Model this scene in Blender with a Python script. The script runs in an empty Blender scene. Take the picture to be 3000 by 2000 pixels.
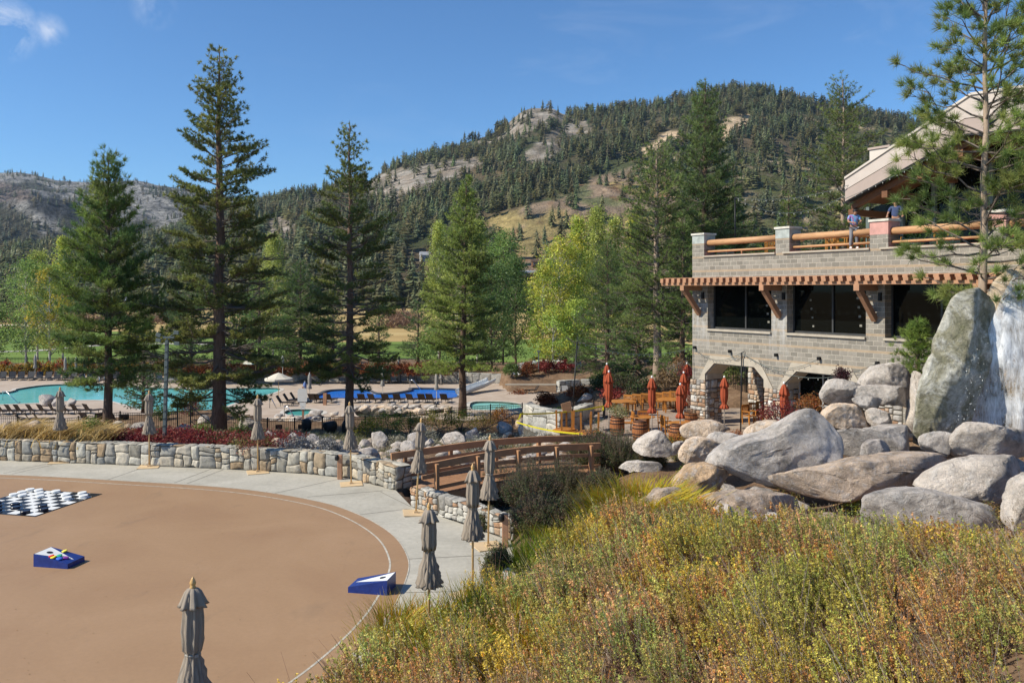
import bpy, bmesh, math, random
import numpy as np
from mathutils import Vector, Matrix, noise
R = math.radians
S = bpy.context.scene
COL = S.collection

# ---------------- camera, sky, sun, exposure ----------------
F = 2450.0; HOR = 850.0; CAMZ = 7.0
cam_d = bpy.data.cameras.new('camera'); cam = bpy.data.objects.new('camera', cam_d); COL.objects.link(cam)
cam.location = (0, 0, CAMZ); cam.rotation_euler = (R(90), 0, 0)
cam_d.sensor_width = 36; cam_d.lens = 36 * F / 3000; cam_d.shift_y = -0.05
cam_d.clip_start = 0.1; cam_d.clip_end = 20000
S.camera = cam
SUN_EL = 41.0; LX, LY = 1.0, 0.3          # light travels towards +x, slightly +y
W = bpy.data.worlds.new('World'); S.world = W; W.use_nodes = True
nt = W.node_tree; nt.nodes.clear()
o_ = nt.nodes.new('ShaderNodeOutputWorld'); bg = nt.nodes.new('ShaderNodeBackground')
sky = nt.nodes.new('ShaderNodeTexSky'); sky.sky_type = 'NISHITA'; sky.sun_disc = False
sky.sun_elevation = R(SUN_EL); sky.sun_rotation = math.atan2(-LX, -LY) % (2 * math.pi)
sky.altitude = 1900; sky.air_density = 1.15; sky.dust_density = 0.25; sky.ozone_density = 2.2
bg.inputs['Strength'].default_value = 0.098
tc = nt.nodes.new('ShaderNodeTexCoord'); mp = nt.nodes.new('ShaderNodeMapping'); mp.inputs['Scale'].default_value = (2.2, 2.2, 9.0)
n1 = nt.nodes.new('ShaderNodeTexNoise'); n1.inputs['Scale'].default_value = 1.6; n1.inputs['Detail'].default_value = 9; n1.inputs['Roughness'].default_value = .62
n1.inputs['Distortion'].default_value = .6
cr = nt.nodes.new('ShaderNodeValToRGB'); cr.color_ramp.elements[0].position = .52; cr.color_ramp.elements[1].position = .82
cr.color_ramp.elements[1].color = (.55, .55, .55, 1)
# one puff of cloud high on the left: a falloff round a direction of the sky
def puff(d, r0, r1):
    vm = nt.nodes.new('ShaderNodeVectorMath'); vm.operation = 'DISTANCE'
    n = Vector(d).normalized(); vm.inputs[1].default_value = n
    nt.links.new(tc.outputs['Generated'], vm.inputs[0])
    mr = nt.nodes.new('ShaderNodeMapRange'); mr.inputs[1].default_value = r0; mr.inputs[2].default_value = r1
    mr.inputs[3].default_value = 1; mr.inputs[4].default_value = 0
    nt.links.new(vm.outputs['Value'], mr.inputs[0]); return mr.outputs[0]
def wmath(op, a, b):
    m = nt.nodes.new('ShaderNodeMath'); m.operation = op
    for i, v in enumerate((a, b)):
        if isinstance(v, (int, float)): m.inputs[i].default_value = v
        else: nt.links.new(v, m.inputs[i])
    return m.outputs[0]
nt.links.new(tc.outputs['Generated'], mp.inputs[0]); nt.links.new(mp.outputs[0], n1.inputs['Vector'])
nt.links.new(n1.outputs['Fac'], cr.inputs[0])
n2 = nt.nodes.new('ShaderNodeTexNoise'); n2.inputs['Scale'].default_value = 14; n2.inputs['Detail'].default_value = 8; n2.inputs['Roughness'].default_value = .65
n2.inputs['Distortion'].default_value = 1.2
nt.links.new(tc.outputs['Generated'], n2.inputs['Vector'])
cr2 = nt.nodes.new('ShaderNodeValToRGB'); cr2.color_ramp.elements[0].position = .42; cr2.color_ramp.elements[1].position = .66
nt.links.new(n2.outputs['Fac'], cr2.inputs[0])
def pd(px, py): return ((px - 1500) / F, 1.0, (HOR - py) / F)
pf = wmath('MAXIMUM', wmath('MAXIMUM', puff(pd(15, 85), .0, .034), wmath('MULTIPLY', puff(pd(140, 90), .0, .02), .5)), wmath('MULTIPLY', puff(pd(450, 20), .0, .026), .35))
pf = wmath('MULTIPLY', pf, cr2.outputs[0])
wisp = wmath('MULTIPLY', puff(pd(2420, 250), .0, .22), wmath('MULTIPLY', cr.outputs[0], .55))
wisp2 = wmath('MULTIPLY', puff(pd(1600, 60), .0, .35), wmath('MULTIPLY', cr.outputs[0], .28))
tot = wmath('MAXIMUM', wmath('MAXIMUM', pf, wisp), wisp2)
mx = nt.nodes.new('ShaderNodeMix'); mx.data_type = 'RGBA'; mx.inputs[7].default_value = (8.6, 8.8, 9.2, 1)
tint = nt.nodes.new('ShaderNodeMix'); tint.data_type = 'RGBA'; tint.blend_type = 'MULTIPLY'; tint.inputs[0].default_value = 1; tint.inputs[7].default_value = (.62, .95, 1.24, 1); nt.links.new(sky.outputs[0], tint.inputs[6])
nt.links.new(tot, mx.inputs[0]); nt.links.new(tint.outputs[2], mx.inputs[6])
nt.links.new(mx.outputs[2], bg.inputs['Color']); nt.links.new(bg.outputs[0], o_.inputs['Surface'])
sun_d = bpy.data.lights.new('sun', 'SUN'); sun = bpy.data.objects.new('sun', sun_d); COL.objects.link(sun)
sun_d.energy = 5.0; sun_d.angle = R(.5); sun_d.color = (1, .93, .78)
_l = Vector((LX, LY, 0)).normalized() * math.cos(R(SUN_EL)); _l.z = -math.sin(R(SUN_EL))
sun.rotation_euler = _l.to_track_quat('-Z', 'Y').to_euler()
S.view_settings.view_transform = 'Standard'; S.view_settings.look = 'None'
S.view_settings.exposure = 0.3; S.view_settings.gamma = 1

# ---------------- helpers ----------------
def rng(s): return np.random.default_rng(s)
def tag(o, label=None, cat=None, group=None, kind=None):
    if label: o['label'] = label
    if cat: o['category'] = cat
    if group: o['group'] = group
    if kind: o['kind'] = kind
    return o
def empty(name, loc=(0, 0, 0), rz=0, label=None, cat=None, group=None):
    o = bpy.data.objects.new(name, None); COL.objects.link(o); o.location = loc; o.rotation_euler = (0, 0, rz)
    o.empty_display_size = .2
    return tag(o, label, cat, group)
def kids(o): return [c for c in bpy.data.objects if c.parent == o]
_kidcache = {}
def copy_tree(o, loc=None, rz=None, label=None, group=None, parent=None, scale=None):
    if o.name not in _kidcache: _kidcache[o.name] = [c for c in bpy.data.objects if c.parent == o]
    c = o.copy(); COL.objects.link(c)
    if parent is not None: c.parent = parent
    for ch in _kidcache[o.name]: copy_tree(ch, parent=c)
    if loc is not None: c.location = loc
    if rz is not None: c.rotation_euler = (c.rotation_euler[0], c.rotation_euler[1], rz)
    if scale is not None: c.scale = (scale,) * 3 if not hasattr(scale, '__len__') else scale
    if label: c['label'] = label
    if group: c['group'] = group
    return c
def npmesh(name, V, Fc, mat, parent=None, col=None, smooth=False, loc=None):
    """V (n,3); Fc (m,k) int array; col (m,3) per face"""
    V = np.asarray(V, dtype=np.float32); Fc = np.asarray(Fc, dtype=np.int32)
    me = bpy.data.meshes.new(name); m, k = Fc.shape
    me.vertices.add(len(V)); me.vertices.foreach_set('co', V.ravel())
    me.loops.add(m * k); me.loops.foreach_set('vertex_index', Fc.ravel())
    me.polygons.add(m); me.polygons.foreach_set('loop_start', np.arange(0, m * k, k, dtype=np.int32))
    if smooth: me.polygons.foreach_set('use_smooth', np.ones(m, dtype=bool))
    me.update(calc_edges=True)
    if col is not None:
        at = me.attributes.new('Col', 'FLOAT_COLOR', 'FACE')
        c4 = np.ones((m, 4), dtype=np.float32); c4[:, :3] = col; at.data.foreach_set('color', c4.ravel())
    me.materials.append(mat)
    o = bpy.data.objects.new(name, me); COL.objects.link(o); o.parent = parent
    if loc is not None: o.location = loc
    return o
class MB:
    """collects primitive shapes into ONE mesh"""
    def __init__(s): s.v = []; s.f = []; s.c = []; s.cur = (1, 1, 1)
    def add(s, vs, fs):
        b = len(s.v); s.v += [tuple(v) for v in vs]; s.f += [[b + i for i in f] for f in fs]; s.c += [s.cur] * len(fs); return s
    def box(s, c, d, rz=0, M=None):
        x, y, z = d[0] / 2, d[1] / 2, d[2] / 2
        vs = [Vector(p) for p in ((-x,-y,-z),(x,-y,-z),(x,y,-z),(-x,y,-z),(-x,-y,z),(x,-y,z),(x,y,z),(-x,y,z))]
        if M is not None: vs = [M @ v for v in vs]
        if rz: r = Matrix.Rotation(rz, 3, 'Z'); vs = [r @ v for v in vs]
        c = Vector(c)
        return s.add([v + c for v in vs], ((0,3,2,1),(4,5,6,7),(0,1,5,4),(1,2,6,5),(2,3,7,6),(3,0,4,7)))
    def beam(s, a, b, w, h, up=(0, 0, 1)):
        a = Vector(a); b = Vector(b); d = (b - a); L = d.length; d.normalize()
        sd = d.cross(Vector(up)); sd = sd.normalized() if sd.length > 1e-5 else Vector((1, 0, 0)); u = sd.cross(d).normalized()
        vs = []
        for p in (a, b):
            for q, r in ((-1, -1), (1, -1), (1, 1), (-1, 1)): vs.append(p + sd * q * w / 2 + u * r * h / 2)
        return s.add(vs, ((0,3,2,1),(4,5,6,7),(0,1,5,4),(1,2,6,5),(2,3,7,6),(3,0,4,7)))
    def tube(s, pts, rad, n=8, cap=True):
        pts = [Vector(p) for p in pts]; k = len(pts)
        rad = [rad] * k if isinstance(rad, (int, float)) else list(rad)
        t0 = (pts[1] - pts[0]).normalized(); ref = Vector((0, 0, 1)) if abs(t0.z) < .9 else Vector((1, 0, 0))
        vs = []; u = t0.cross(ref).normalized()
        for i, p in enumerate(pts):
            t = (pts[min(i + 1, k - 1)] - pts[max(i - 1, 0)]).normalized()
            u = (u - t * u.dot(t)).normalized(); w = t.cross(u)
            for j in range(n):
                a = 2 * math.pi * j / n; vs.append(p + (u * math.cos(a) + w * math.sin(a)) * rad[i])
        fs = [(i * n + j, i * n + (j + 1) % n, (i + 1) * n + (j + 1) % n, (i + 1) * n + j) for i in range(k - 1) for j in range(n)]
        if cap: fs += [tuple(range(n - 1, -1, -1)), tuple(range((k - 1) * n, k * n))]
        return s.add(vs, fs)
    def lathe(s, prof, c=(0, 0, 0), n=16, fold=None):
        """prof [(r,z)]; fold(angle, i) -> radius factor"""
        vs = []; k = len(prof)
        for i, (r, z) in enumerate(prof):
            for j in range(n):
                a = 2 * math.pi * j / n; q = r * (fold(a, i) if fold else 1)
                vs.append((c[0] + q * math.cos(a), c[1] + q * math.sin(a), c[2] + z))
        fs = [(i * n + j, i * n + (j + 1) % n, (i + 1) * n + (j + 1) % n, (i + 1) * n + j) for i in range(k - 1) for j in range(n)]
        fs += [tuple(range(n - 1, -1, -1)), tuple(range((k - 1) * n, k * n))]
        return s.add(vs, fs)
    def poly(s, pts, z0, z1):
        n = len(pts); vs = [(p[0], p[1], z0) for p in pts] + [(p[0], p[1], z1) for p in pts]
        return s.add(vs, [tuple(range(n - 1, -1, -1)), tuple(range(n, 2 * n))] + [(i, (i + 1) % n, n + (i + 1) % n, n + i) for i in range(n)])
    def sheet(s, pts, z):
        return s.add([(p[0], p[1], z if not callable(z) else z(p[0], p[1])) for p in pts], [tuple(range(len(pts)))])
    def build(s, name, mat, parent=None, smooth=False, bevel=0, col=False, auto=False):
        me = bpy.data.meshes.new(name); me.from_pydata(s.v, [], s.f)
        if smooth: me.polygons.foreach_set('use_smooth', [True] * len(me.polygons))
        if col:
            at = me.attributes.new('Col', 'FLOAT_COLOR', 'FACE'); at.data.foreach_set('color', np.array([(*c, 1) for c in s.c], dtype=np.float32).ravel())
        me.materials.append(mat)
        if bevel:
            bm = bmesh.new(); bm.from_mesh(me); bmesh.ops.bevel(bm, geom=bm.edges[:], offset=bevel, segments=1, affect='EDGES', clamp_overlap=True); bm.to_mesh(me); bm.free()
        o = bpy.data.objects.new(name, me); COL.objects.link(o); o.parent = parent
        if auto: me.polygons.foreach_set('use_smooth', [True] * len(me.polygons)); me.set_sharp_from_angle(angle=R(35))
        return o
# ---------------- materials ----------------
class NT:
    def __init__(s, name):
        s.m = bpy.data.materials.new(name); s.m.use_nodes = True; s.t = s.m.node_tree
        s.b = s.t.nodes['Principled BSDF']; s.out = s.t.nodes['Material Output']
        s.tc = s.t.nodes.new('ShaderNodeTexCoord')
    def n(s, ty, **kw):
        nd = s.t.nodes.new(ty)
        for k, v in kw.items(): setattr(nd, k, v)
        return nd
    def L(s, a, b): s.t.links.new(a, b)
    def noise(s, sc, det=4, rough=.55, dist=0, vec=None, stretch=None):
        nd = s.n('ShaderNodeTexNoise'); nd.inputs['Scale'].default_value = sc; nd.inputs['Detail'].default_value = det
        nd.inputs['Roughness'].default_value = rough; nd.inputs['Distortion'].default_value = dist
        v = vec or s.tc.outputs['Object']
        if stretch:
            m = s.n('ShaderNodeMapping'); m.inputs['Scale'].default_value = stretch; s.L(v, m.inputs[0]); v = m.outputs[0]
        s.L(v, nd.inputs['Vector']); return nd.outputs['Fac']
    def ramp(s, fac, stops):
        r = s.n('ShaderNodeValToRGB'); e = r.color_ramp.elements
        while len(e) < len(stops): e.new(.5)
        for q, (p, c) in zip(e, stops): q.position = p; q.color = (*c, 1) if len(c) == 3 else c
        s.L(fac, r.inputs[0]); return r.outputs[0]
    def mix(s, a, b, f, mode='MIX'):
        m = s.n('ShaderNodeMix'); m.data_type = 'RGBA'; m.blend_type = mode
        for i, v in ((0, f), (6, a), (7, b)):
            if isinstance(v, (int, float)): m.inputs[i].default_value = v
            elif isinstance(v, tuple): m.inputs[i].default_value = (*v, 1)
            else: s.L(v, m.inputs[i])
        return m.outputs[2]
    def math(s, op, a, b=0):
        m = s.n('ShaderNodeMath', operation=op)
        for i, v in enumerate((a, b)):
            if isinstance(v, (int, float)): m.inputs[i].default_value = v
            else: s.L(v, m.inputs[i])
        return m.outputs[0]
    def attr(s, name='Col'):
        a = s.n('ShaderNodeAttribute'); a.attribute_name = name; return a.outputs['Color']
    def bump(s, h, strength=.4, dist=.02):
        b = s.n('ShaderNodeBump'); b.inputs['Strength'].default_value = strength; b.inputs['Distance'].default_value = dist
        s.L(h, b.inputs['Height']); s.L(b.outputs[0], s.b.inputs['Normal'])
    def done(s, col=None, rough=.8, spec=.3, metal=0):
        if col is not None:
            if isinstance(col, tuple): s.b.inputs['Base Color'].default_value = (*col, 1)
            else: s.L(col, s.b.inputs['Base Color'])
        s.b.inputs['Roughness'].default_value = rough; s.b.inputs['Specular IOR Level'].default_value = spec
        s.b.inputs['Metallic'].default_value = metal; return s.m
def sc3(c, k): return tuple(min(1, x * k) for x in c)
def mat_plain(name, c, rough=.7, var=.18, sc=3, spec=.3, metal=0, bump=0, bsc=40, stretch=None):
    m = NT(name); f = m.noise(sc, 5, .6, stretch=stretch)
    col = m.ramp(f, [(.3, sc3(c, 1 - var)), (.7, sc3(c, 1 + var))])
    if bump: m.bump(m.noise(bsc, 4, stretch=stretch), bump, .01)
    return m.done(col, rough, spec, metal)
def mat_attr(name, rough=.8, spec=.2, trans=0, var=.25, sc=6, bump=0, bsc=20):
    m = NT(name); f = m.noise(sc, 4); k = m.ramp(f, [(.3, (1 - var,) * 3), (.7, (1 + var,) * 3)])
    c = m.mix(m.attr(), k, 1.0, 'MULTIPLY')
    if bump: m.bump(m.noise(bsc, 5), bump, .02)
    m.done(c, rough, spec)
    if trans:
        t = m.n('ShaderNodeBsdfTranslucent'); m.L(c, t.inputs['Color']); x = m.n('ShaderNodeMixShader'); x.inputs[0].default_value = trans
        m.L(m.b.outputs[0], x.inputs[1]); m.L(t.outputs[0], x.inputs[2]); m.L(x.outputs[0], m.out.inputs['Surface'])
    return m.m
# leaves: per-face colour with translucency
M = {}
M['leaf'] = mat_attr('leaf', .55, .35, .4, .15)
M['needle'] = mat_attr('needle', .5, .3, .42, .12)
M['stem'] = mat_attr('stem', .85, .1, 0, .15)
M['metal_black'] = mat_plain('metal_black', (.012, .012, .013), .45, .1)
M['taupe'] = mat_plain('taupe_fabric', (.27, .225, .18), .85, .1, 2, bump=.25, bsc=60)
M['rust'] = mat_plain('rust_fabric', (.33, .066, .025), .8, .12, 2, bump=.25, bsc=60)
M['greyfab'] = mat_plain('grey_fabric', (.3, .28, .25), .85, .1, 2)
M['creamfab'] = mat_plain('cream_fabric', (.62, .56, .46), .85, .06, 2)
M['bluefab'] = mat_plain('blue_fabric', (.13, .2, .42), .85, .06, 2)
M['pole'] = mat_plain('pale_wood', (.6, .4, .18), .5, .12, 6, stretch=(8, 8, 1))
M['whitepole'] = mat_plain('white_pole', (.6, .55, .48), .5, .08)
M['gold'] = mat_plain('gold_wood', (.55, .33, .12), .3, .1, spec=.6)
M['plate'] = mat_plain('beige_plate', (.6, .44, .26), .6, .06)
M['redwood'] = mat_plain('stained_wood', (.27, .115, .045), .6, .2, 3, bump=.3, bsc=30, stretch=(1, 8, 8))
M['deckwood'] = mat_plain('deck_wood', (.3, .16, .085), .7, .2, 3)
M['teak'] = mat_plain('teak', (.42, .17, .035), .55, .2, 6)
M['logwood'] = mat_plain('log_wood', (.50, .28, .14), .55, .22, 2.5, bump=.3, bsc=25, stretch=(1, 10, 10))
M['timber'] = mat_plain('painted_timber', (.40, .215, .125), .7, .16, 3)
M['bridgewood'] = mat_plain('bridge_timber', (.38, .20, .10), .7, .2, 2.5, bump=.2)
M['soffit'] = mat_plain('soffit_wood', (.17, .075, .035), .6, .25, 4, stretch=(1, 8, 8))
M['steel'] = mat_plain('steel', (.6, .6, .6), .25, .05, metal=1)
M['white'] = mat_plain('white_paint', (.75, .75, .73), .5, .04)
M['black'] = mat_plain('black_paint', (.012, .012, .014), .35, .1)
M['navy'] = mat_plain('navy_paint', (.018, .04, .2), .35, .2, 8)
M['darkgrey'] = mat_plain('charcoal_mesh', (.05, .05, .055), .6, .15)
M['lightgrey'] = mat_plain('light_grey_mesh', (.3, .29, .28), .6, .1)
M['brownmesh'] = mat_plain('brown_mesh', (.045, .03, .022), .7, .15)
M['greypaint'] = mat_plain('grey_green_paint', (.12, .145, .14), .5, .1)
M['yellow'] = mat_plain('yellow_tape', (.8, .68, .03), .5, .05)
M['terracotta'] = mat_plain('terracotta', (.3, .12, .06), .8, .15)
M['conc_trim'] = mat_plain('precast', (.42, .37, .3), .8, .12, 3, bump=.2)
M['stucco'] = mat_plain('stucco', (.47, .38, .33), .85, .05, 1.5, bump=.12)
M['stucco_lt'] = mat_plain('stucco_pale', (.58, .52, .46), .85, .05, 1.5)
M['bark'] = mat_plain('bark', (.13, .085, .06), .9, .45, 5, bump=1, bsc=12, stretch=(3, 3, .6))
M['bark_red'] = mat_plain('bark_red', (.155, .095, .07), .9, .4, 5, bump=1, bsc=12, stretch=(3, 3, .6))
M['bark_pale'] = mat_plain('bark_pale', (.36, .27, .2), .9, .3, 5, bump=.8, bsc=12, stretch=(3, 3, .6))
M['bark_aspen'] = mat_plain('bark_aspen', (.5, .48, .4), .8, .25, 6)
M['branch'] = mat_plain('branch_grey', (.16, .13, .11), .9, .3, 6)
m = NT('glass_dark'); M['glass'] = m.done((.003, .004, .004), .03, .12)
m = NT('glass_clear'); m.b.inputs['Transmission Weight'].default_value = 1; m.b.inputs['IOR'].default_value = 1.02; M['clear'] = m.done((.85, .95, .92), .02, .4)
m = NT('bulb'); M['bulb'] = m.done((.4, .39, .35), .25, .4)
# concrete
m = NT('concrete'); f = m.noise(.5, 7, .62, dist=.5); f2 = m.noise(6, 6, .7)
c = m.ramp(f, [(.3, (.36, .335, .28)), (.5, (.435, .405, .34)), (.72, (.50, .465, .395))]); c = m.mix(c, m.ramp(f2, [(.3, (.85,) * 3), (.7, (1.08,) * 3)]), 1., 'MULTIPLY')
m.bump(m.noise(60, 5), .25, .005); M['concrete'] = m.done(c, .85, .25)
m = NT('tan_plaza'); f = m.noise(.35, 8, .6, dist=.6); f2 = m.noise(9, 6, .75); f3 = m.noise(.9, 5, .6, dist=1.5, stretch=(1, .35, 1))
c = m.ramp(f, [(.28, (.305, .182, .098)), (.5, (.335, .206, .112)), (.75, (.365, .228, .128))])
c = m.mix(c, m.ramp(f2, [(.3, (.93,) * 3), (.7, (1.05,) * 3)]), 1., 'MULTIPLY')
c = m.mix(c, m.ramp(f3, [(.27, (.74, .78, .84)), (.40, (1, 1, 1))]), .6, 'MULTIPLY')
m.bump(m.noise(80, 4), .12, .004); M['tan'] = m.done(c, .62, .35)
m = NT('patio_paving'); br = m.n('ShaderNodeTexBrick'); br.inputs['Scale'].default_value = 1; br.inputs['Brick Width'].default_value = .6; br.inputs['Row Height'].default_value = .4
br.inputs['Mortar Size'].default_value = .012; br.inputs['Color1'].default_value = (.33, .25, .19, 1); br.inputs['Color2'].default_value = (.4, .32, .25, 1); br.inputs['Mortar'].default_value = (.2, .16, .13, 1)
m.L(m.tc.outputs['Object'], br.inputs['Vector']); M['paving'] = m.done(m.mix(br.outputs[0], m.ramp(m.noise(1.2, 6), [(.3, (.8,) * 3), (.7, (1.15,) * 3)]), 1., 'MULTIPLY'), .8)
m = NT('pool_paving'); f = m.noise(.8, 7, .6); c = m.ramp(f, [(.3, (.38, .29, .22)), (.7, (.5, .41, .33))]); M['pooldeck'] = m.done(c, .8)
m = NT('soil'); f = m.noise(.9, 9, .7); f2 = m.noise(14, 6, .75)
c = m.ramp(f, [(.3, (.10, .065, .04)), (.5, (.19, .12, .075)), (.7, (.27, .19, .12))]); c = m.mix(c, m.ramp(f2, [(.3, (.6,) * 3), (.7, (1.4,) * 3)]), 1., 'MULTIPLY')
m.bump(f2, .8, .05); M['soil'] = m.done(c, .95, .1)
m = NT('meadow'); f = m.noise(.02, 8, .6, stretch=(1, 2.5, 1)); c = m.ramp(f, [(.3, (.33, .22, .09)), (.5, (.44, .31, .13)), (.7, (.5, .38, .18))]); M['meadow'] = m.done(c, .95, .1)
m = NT('lawn'); f = m.noise(.08, 8, .6, stretch=(1, 3, 1)); c = m.ramp(f, [(.3, (.09, .15, .03)), (.5, (.15, .22, .045)), (.72, (.22, .27, .07))]); M['lawn'] = m.done(c, .9, .1)
def water(name, c, rough=.06, sc=3, st=.25):
    m = NT(name); f = m.noise(.3, 3); m.bump(m.noise(sc, 3, .5, dist=.5), st, .05)
    return m.done(m.ramp(f, [(.3, sc3(c, .88)), (.7, sc3(c, 1.1))]), rough, .45)
M['pool_turq'] = water('pool_water', (.16, .60, .60)); M['pool_blue'] = water('blue_pool_water', (.03, .22, .80)); M['stream'] = water('stream_water', (.06, .07, .06), .1, 6, .6)
# granite: per-object tint
def granite(name, warm=0., dark=0.):
    m = NT(name); oi = m.n('ShaderNodeObjectInfo')
    v = m.n('ShaderNodeVectorMath', operation='ADD'); m.L(m.tc.outputs['Object'], v.inputs[0]); m.L(oi.outputs['Random'], v.inputs[1])
    V = v.outputs[0]
    big = m.noise(.9, 8, .66, dist=.7, vec=V); mid = m.noise(4, 8, .7, dist=.3, vec=V); fine = m.noise(38, 6, .8, vec=V)
    g = lambda a, w: (a * (1 + .16 * w), a * (1 + .0 * w), a * (1 - .14 * w))
    k = 1 - dark
    c = m.ramp(big, [(.30, g(.17 * k, warm + .3)), (.42, g(.38 * k, warm + .5)), (.52, g(.56 * k, warm + .5)), (.68, g(.74 * k, warm + .4))])
    lich = m.ramp(mid, [(.5, (0, 0, 0)), (.62, (1, 1, 1))]); c = m.mix(c, g(.62 * k, .3), m.math('MULTIPLY', lich, .6))
    lich2 = m.ramp(m.noise(2.1, 9, .72, dist=.8, vec=V), [(.56, (0, 0, 0)), (.66, (1, 1, 1))]); c = m.mix(c, (.26, .17, .09) if warm > .4 else (.14, .14, .12), m.math('MULTIPLY', lich2, .55))
    c = m.mix(c, m.ramp(fine, [(.3, (.62,) * 3), (.5, (1,) * 3), (.7, (1.28,) * 3)]), 1., 'MULTIPLY')
    c = m.mix(c, m.ramp(oi.outputs['Random'], [(0, (.85, .85, .87)), (.5, (1, 1, 1)), (1, (1.08, 1.04, .98))]), 1., 'MULTIPLY')
    ck = m.math('ABSOLUTE', m.math('SUBTRACT', m.noise(.7, 6, .6, dist=.4, vec=V), .5)); cl = m.ramp(ck, [(.0, (.6, .58, .55)), (.006, (.85, .84, .82)), (.014, (1, 1, 1))]); c = m.mix(c, cl, m.ramp(m.noise(.8, 3, vec=V), [(.5, (0, 0, 0)), (.62, (.8, .8, .8))]), 'MULTIPLY')
    h = m.math('ADD', m.math('ADD', m.math('MULTIPLY', mid, 1.3), m.math('MULTIPLY', fine, .4)), m.math('MULTIPLY', m.math('MINIMUM', ck, .012), 5)); m.bump(h, 1., .13)
    return m.done(c, .88, .2)
def moss():
    m = NT('mossy_granite'); a = m.noise(1.0, 9, .72, dist=.6); b = m.noise(7, 8, .8); c = m.ramp(a, [(.32, (.13, .13, .07)), (.44, (.27, .25, .17)), (.53, (.46, .44, .37)), (.66, (.68, .66, .6))]); c = m.mix(c, m.ramp(b, [(.35, (.55,) * 3), (.5, (1,) * 3), (.68, (1.4,) * 3)]), 1., 'MULTIPLY')
    m.bump(m.math('ADD', a, m.math('MULTIPLY', b, .5)), 1., .15); return m.done(c, .8, .3)
M['moss'] = moss(); M['granite'] = granite('granite', .25); M['granite_warm'] = granite('granite_warm', 1.3); M['granite_grey'] = granite('granite_grey', .25, .04); M['granite_orange'] = granite('granite_orange', 2.4)
m = NT('stones'); c = m.attr(); f = m.noise(5, 8, .7, dist=.5); c = m.mix(c, m.ramp(f, [(.3, (.6, .6, .58)), (.5, (1, 1, 1)), (.7, (1.3, 1.28, 1.25))]), 1., 'MULTIPLY')
c = m.mix(c, m.ramp(m.noise(45, 5, .8), [(.3, (.75,) * 3), (.7, (1.2,) * 3)]), 1., 'MULTIPLY'); m.bump(f, .7, .03); M['stones'] = m.done(c, .9, .15)
M['mortar'] = mat_plain('mortar', (.10, .088, .07), .95, .2, 8)

def G(px, py, z=0.0):
    """world point where the sight line through photo pixel (px,py) meets height z"""
    Y = (CAMZ - z) * F / (py - HOR); return Vector(((px - 1500) / F * Y, Y, z))
def D(px, py, Y):
    return Vector(((px - 1500) / F * Y, Y, CAMZ - (py - HOR) / F * Y))
def inpoly(x, y, P):
    c = False; n = len(P); j = n - 1
    for i in range(n):
        xi, yi = P[i][0], P[i][1]; xj, yj = P[j][0], P[j][1]
        if (yi > y) != (yj > y) and x < (xj - xi) * (y - yi) / (yj - yi) + xi: c = not c
        j = i
    return c
def npin(x, y, P):
    c = np.zeros(np.shape(x), bool); n = len(P); j = n - 1
    for i in range(n):
        xi, yi = P[i][0], P[i][1]; xj, yj = P[j][0], P[j][1]
        t = ((yi > y) != (yj > y)) & (x < (xj - xi) * (y - yi) / (yj - yi + 1e-12) + xi); c ^= t; j = i
    return c
def spline(P, k=8, closed=False):
    n = len(P); out = []
    for i in range(n if closed else n - 1):
        p = [Vector((*P[(i + d) % n if closed else min(max(i + d, 0), n - 1)], )) for d in (-1, 0, 1, 2)]
        for q in range(k):
            t = q / k
            out.append(.5 * ((2 * p[1]) + (p[2] - p[0]) * t + (2 * p[0] - 5 * p[1] + 4 * p[2] - p[3]) * t * t + (3 * p[1] - p[0] - 3 * p[2] + p[3]) * t ** 3))
    if not closed: out.append(Vector(P[-1]))
    return out
# ================= SETTING: terrain =================
from mathutils.geometry import tessellate_polygon
def slab(outer, holes, z0, z1):
    """polygon with holes in xy, extruded z0..z1 -> MB"""
    mb = MB(); loops = [[Vector((p[0], p[1], 0)) for p in outer]] + [[Vector((p[0], p[1], 0)) for p in h] for h in holes]
    flat = [p for l in loops for p in l]; tri = tessellate_polygon(loops); n = len(flat)
    mb.v = [(p.x, p.y, z1) for p in flat] + [(p.x, p.y, z0) for p in flat]
    for a, b, c in tri:
        A, B_, C_ = flat[a], flat[b], flat[c]
        if (B_ - A).cross(C_ - A).z < 0: a, c = c, a
        mb.f += [[a, b, c], [n + c, n + b, n + a]]
    k = 0
    for l in loops:
        m_ = len(l); ar = sum(l[i].x * l[(i + 1) % m_].y - l[(i + 1) % m_].x * l[i].y for i in range(m_))
        inner = k > 0; fl = (ar < 0) != inner
        for i in range(m_):
            a, b = k + i, k + (i + 1) % m_
            mb.f.append([a, b, n + b, n + a] if fl else [b, a, n + a, n + b])
        k += m_
    mb.c = [(1, 1, 1)] * len(mb.f); return mb
wallF = [(-45, 39), (-21.1, 34.5), (-11.4, 32.8), (-7.8, 31.9), (-6, 31.1), (-4.07, 29.3)]
lowW = [(-3.24, 27.05), (-2.3, 26.0), (-1.3, 24.85), (-.05, 23.4)]
PLAZA = wallF + lowW + [(.2, 21.5), (-.1, 19.4), (-.9, 17.9), (-1.5, 16.4), (-2.5, 14.6), (-3.6, 12.4), (-5, 9), (-9, 5), (-20, 0), (-45, 0)]
PLAZH = [(x + .1, y + .62) for x, y in wallF] + [(-3.0, 27.3), (-2.1, 26.35), (-1.05, 25.2), (.2, 23.75)] + [(.2, 21.5), (-.1, 19.4), (-.9, 17.9), (-1.5, 16.4), (-2.5, 14.6), (-3.6, 12.4), (-5, 9), (-9, 5), (-20, 0), (-45, 0)]
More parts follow.
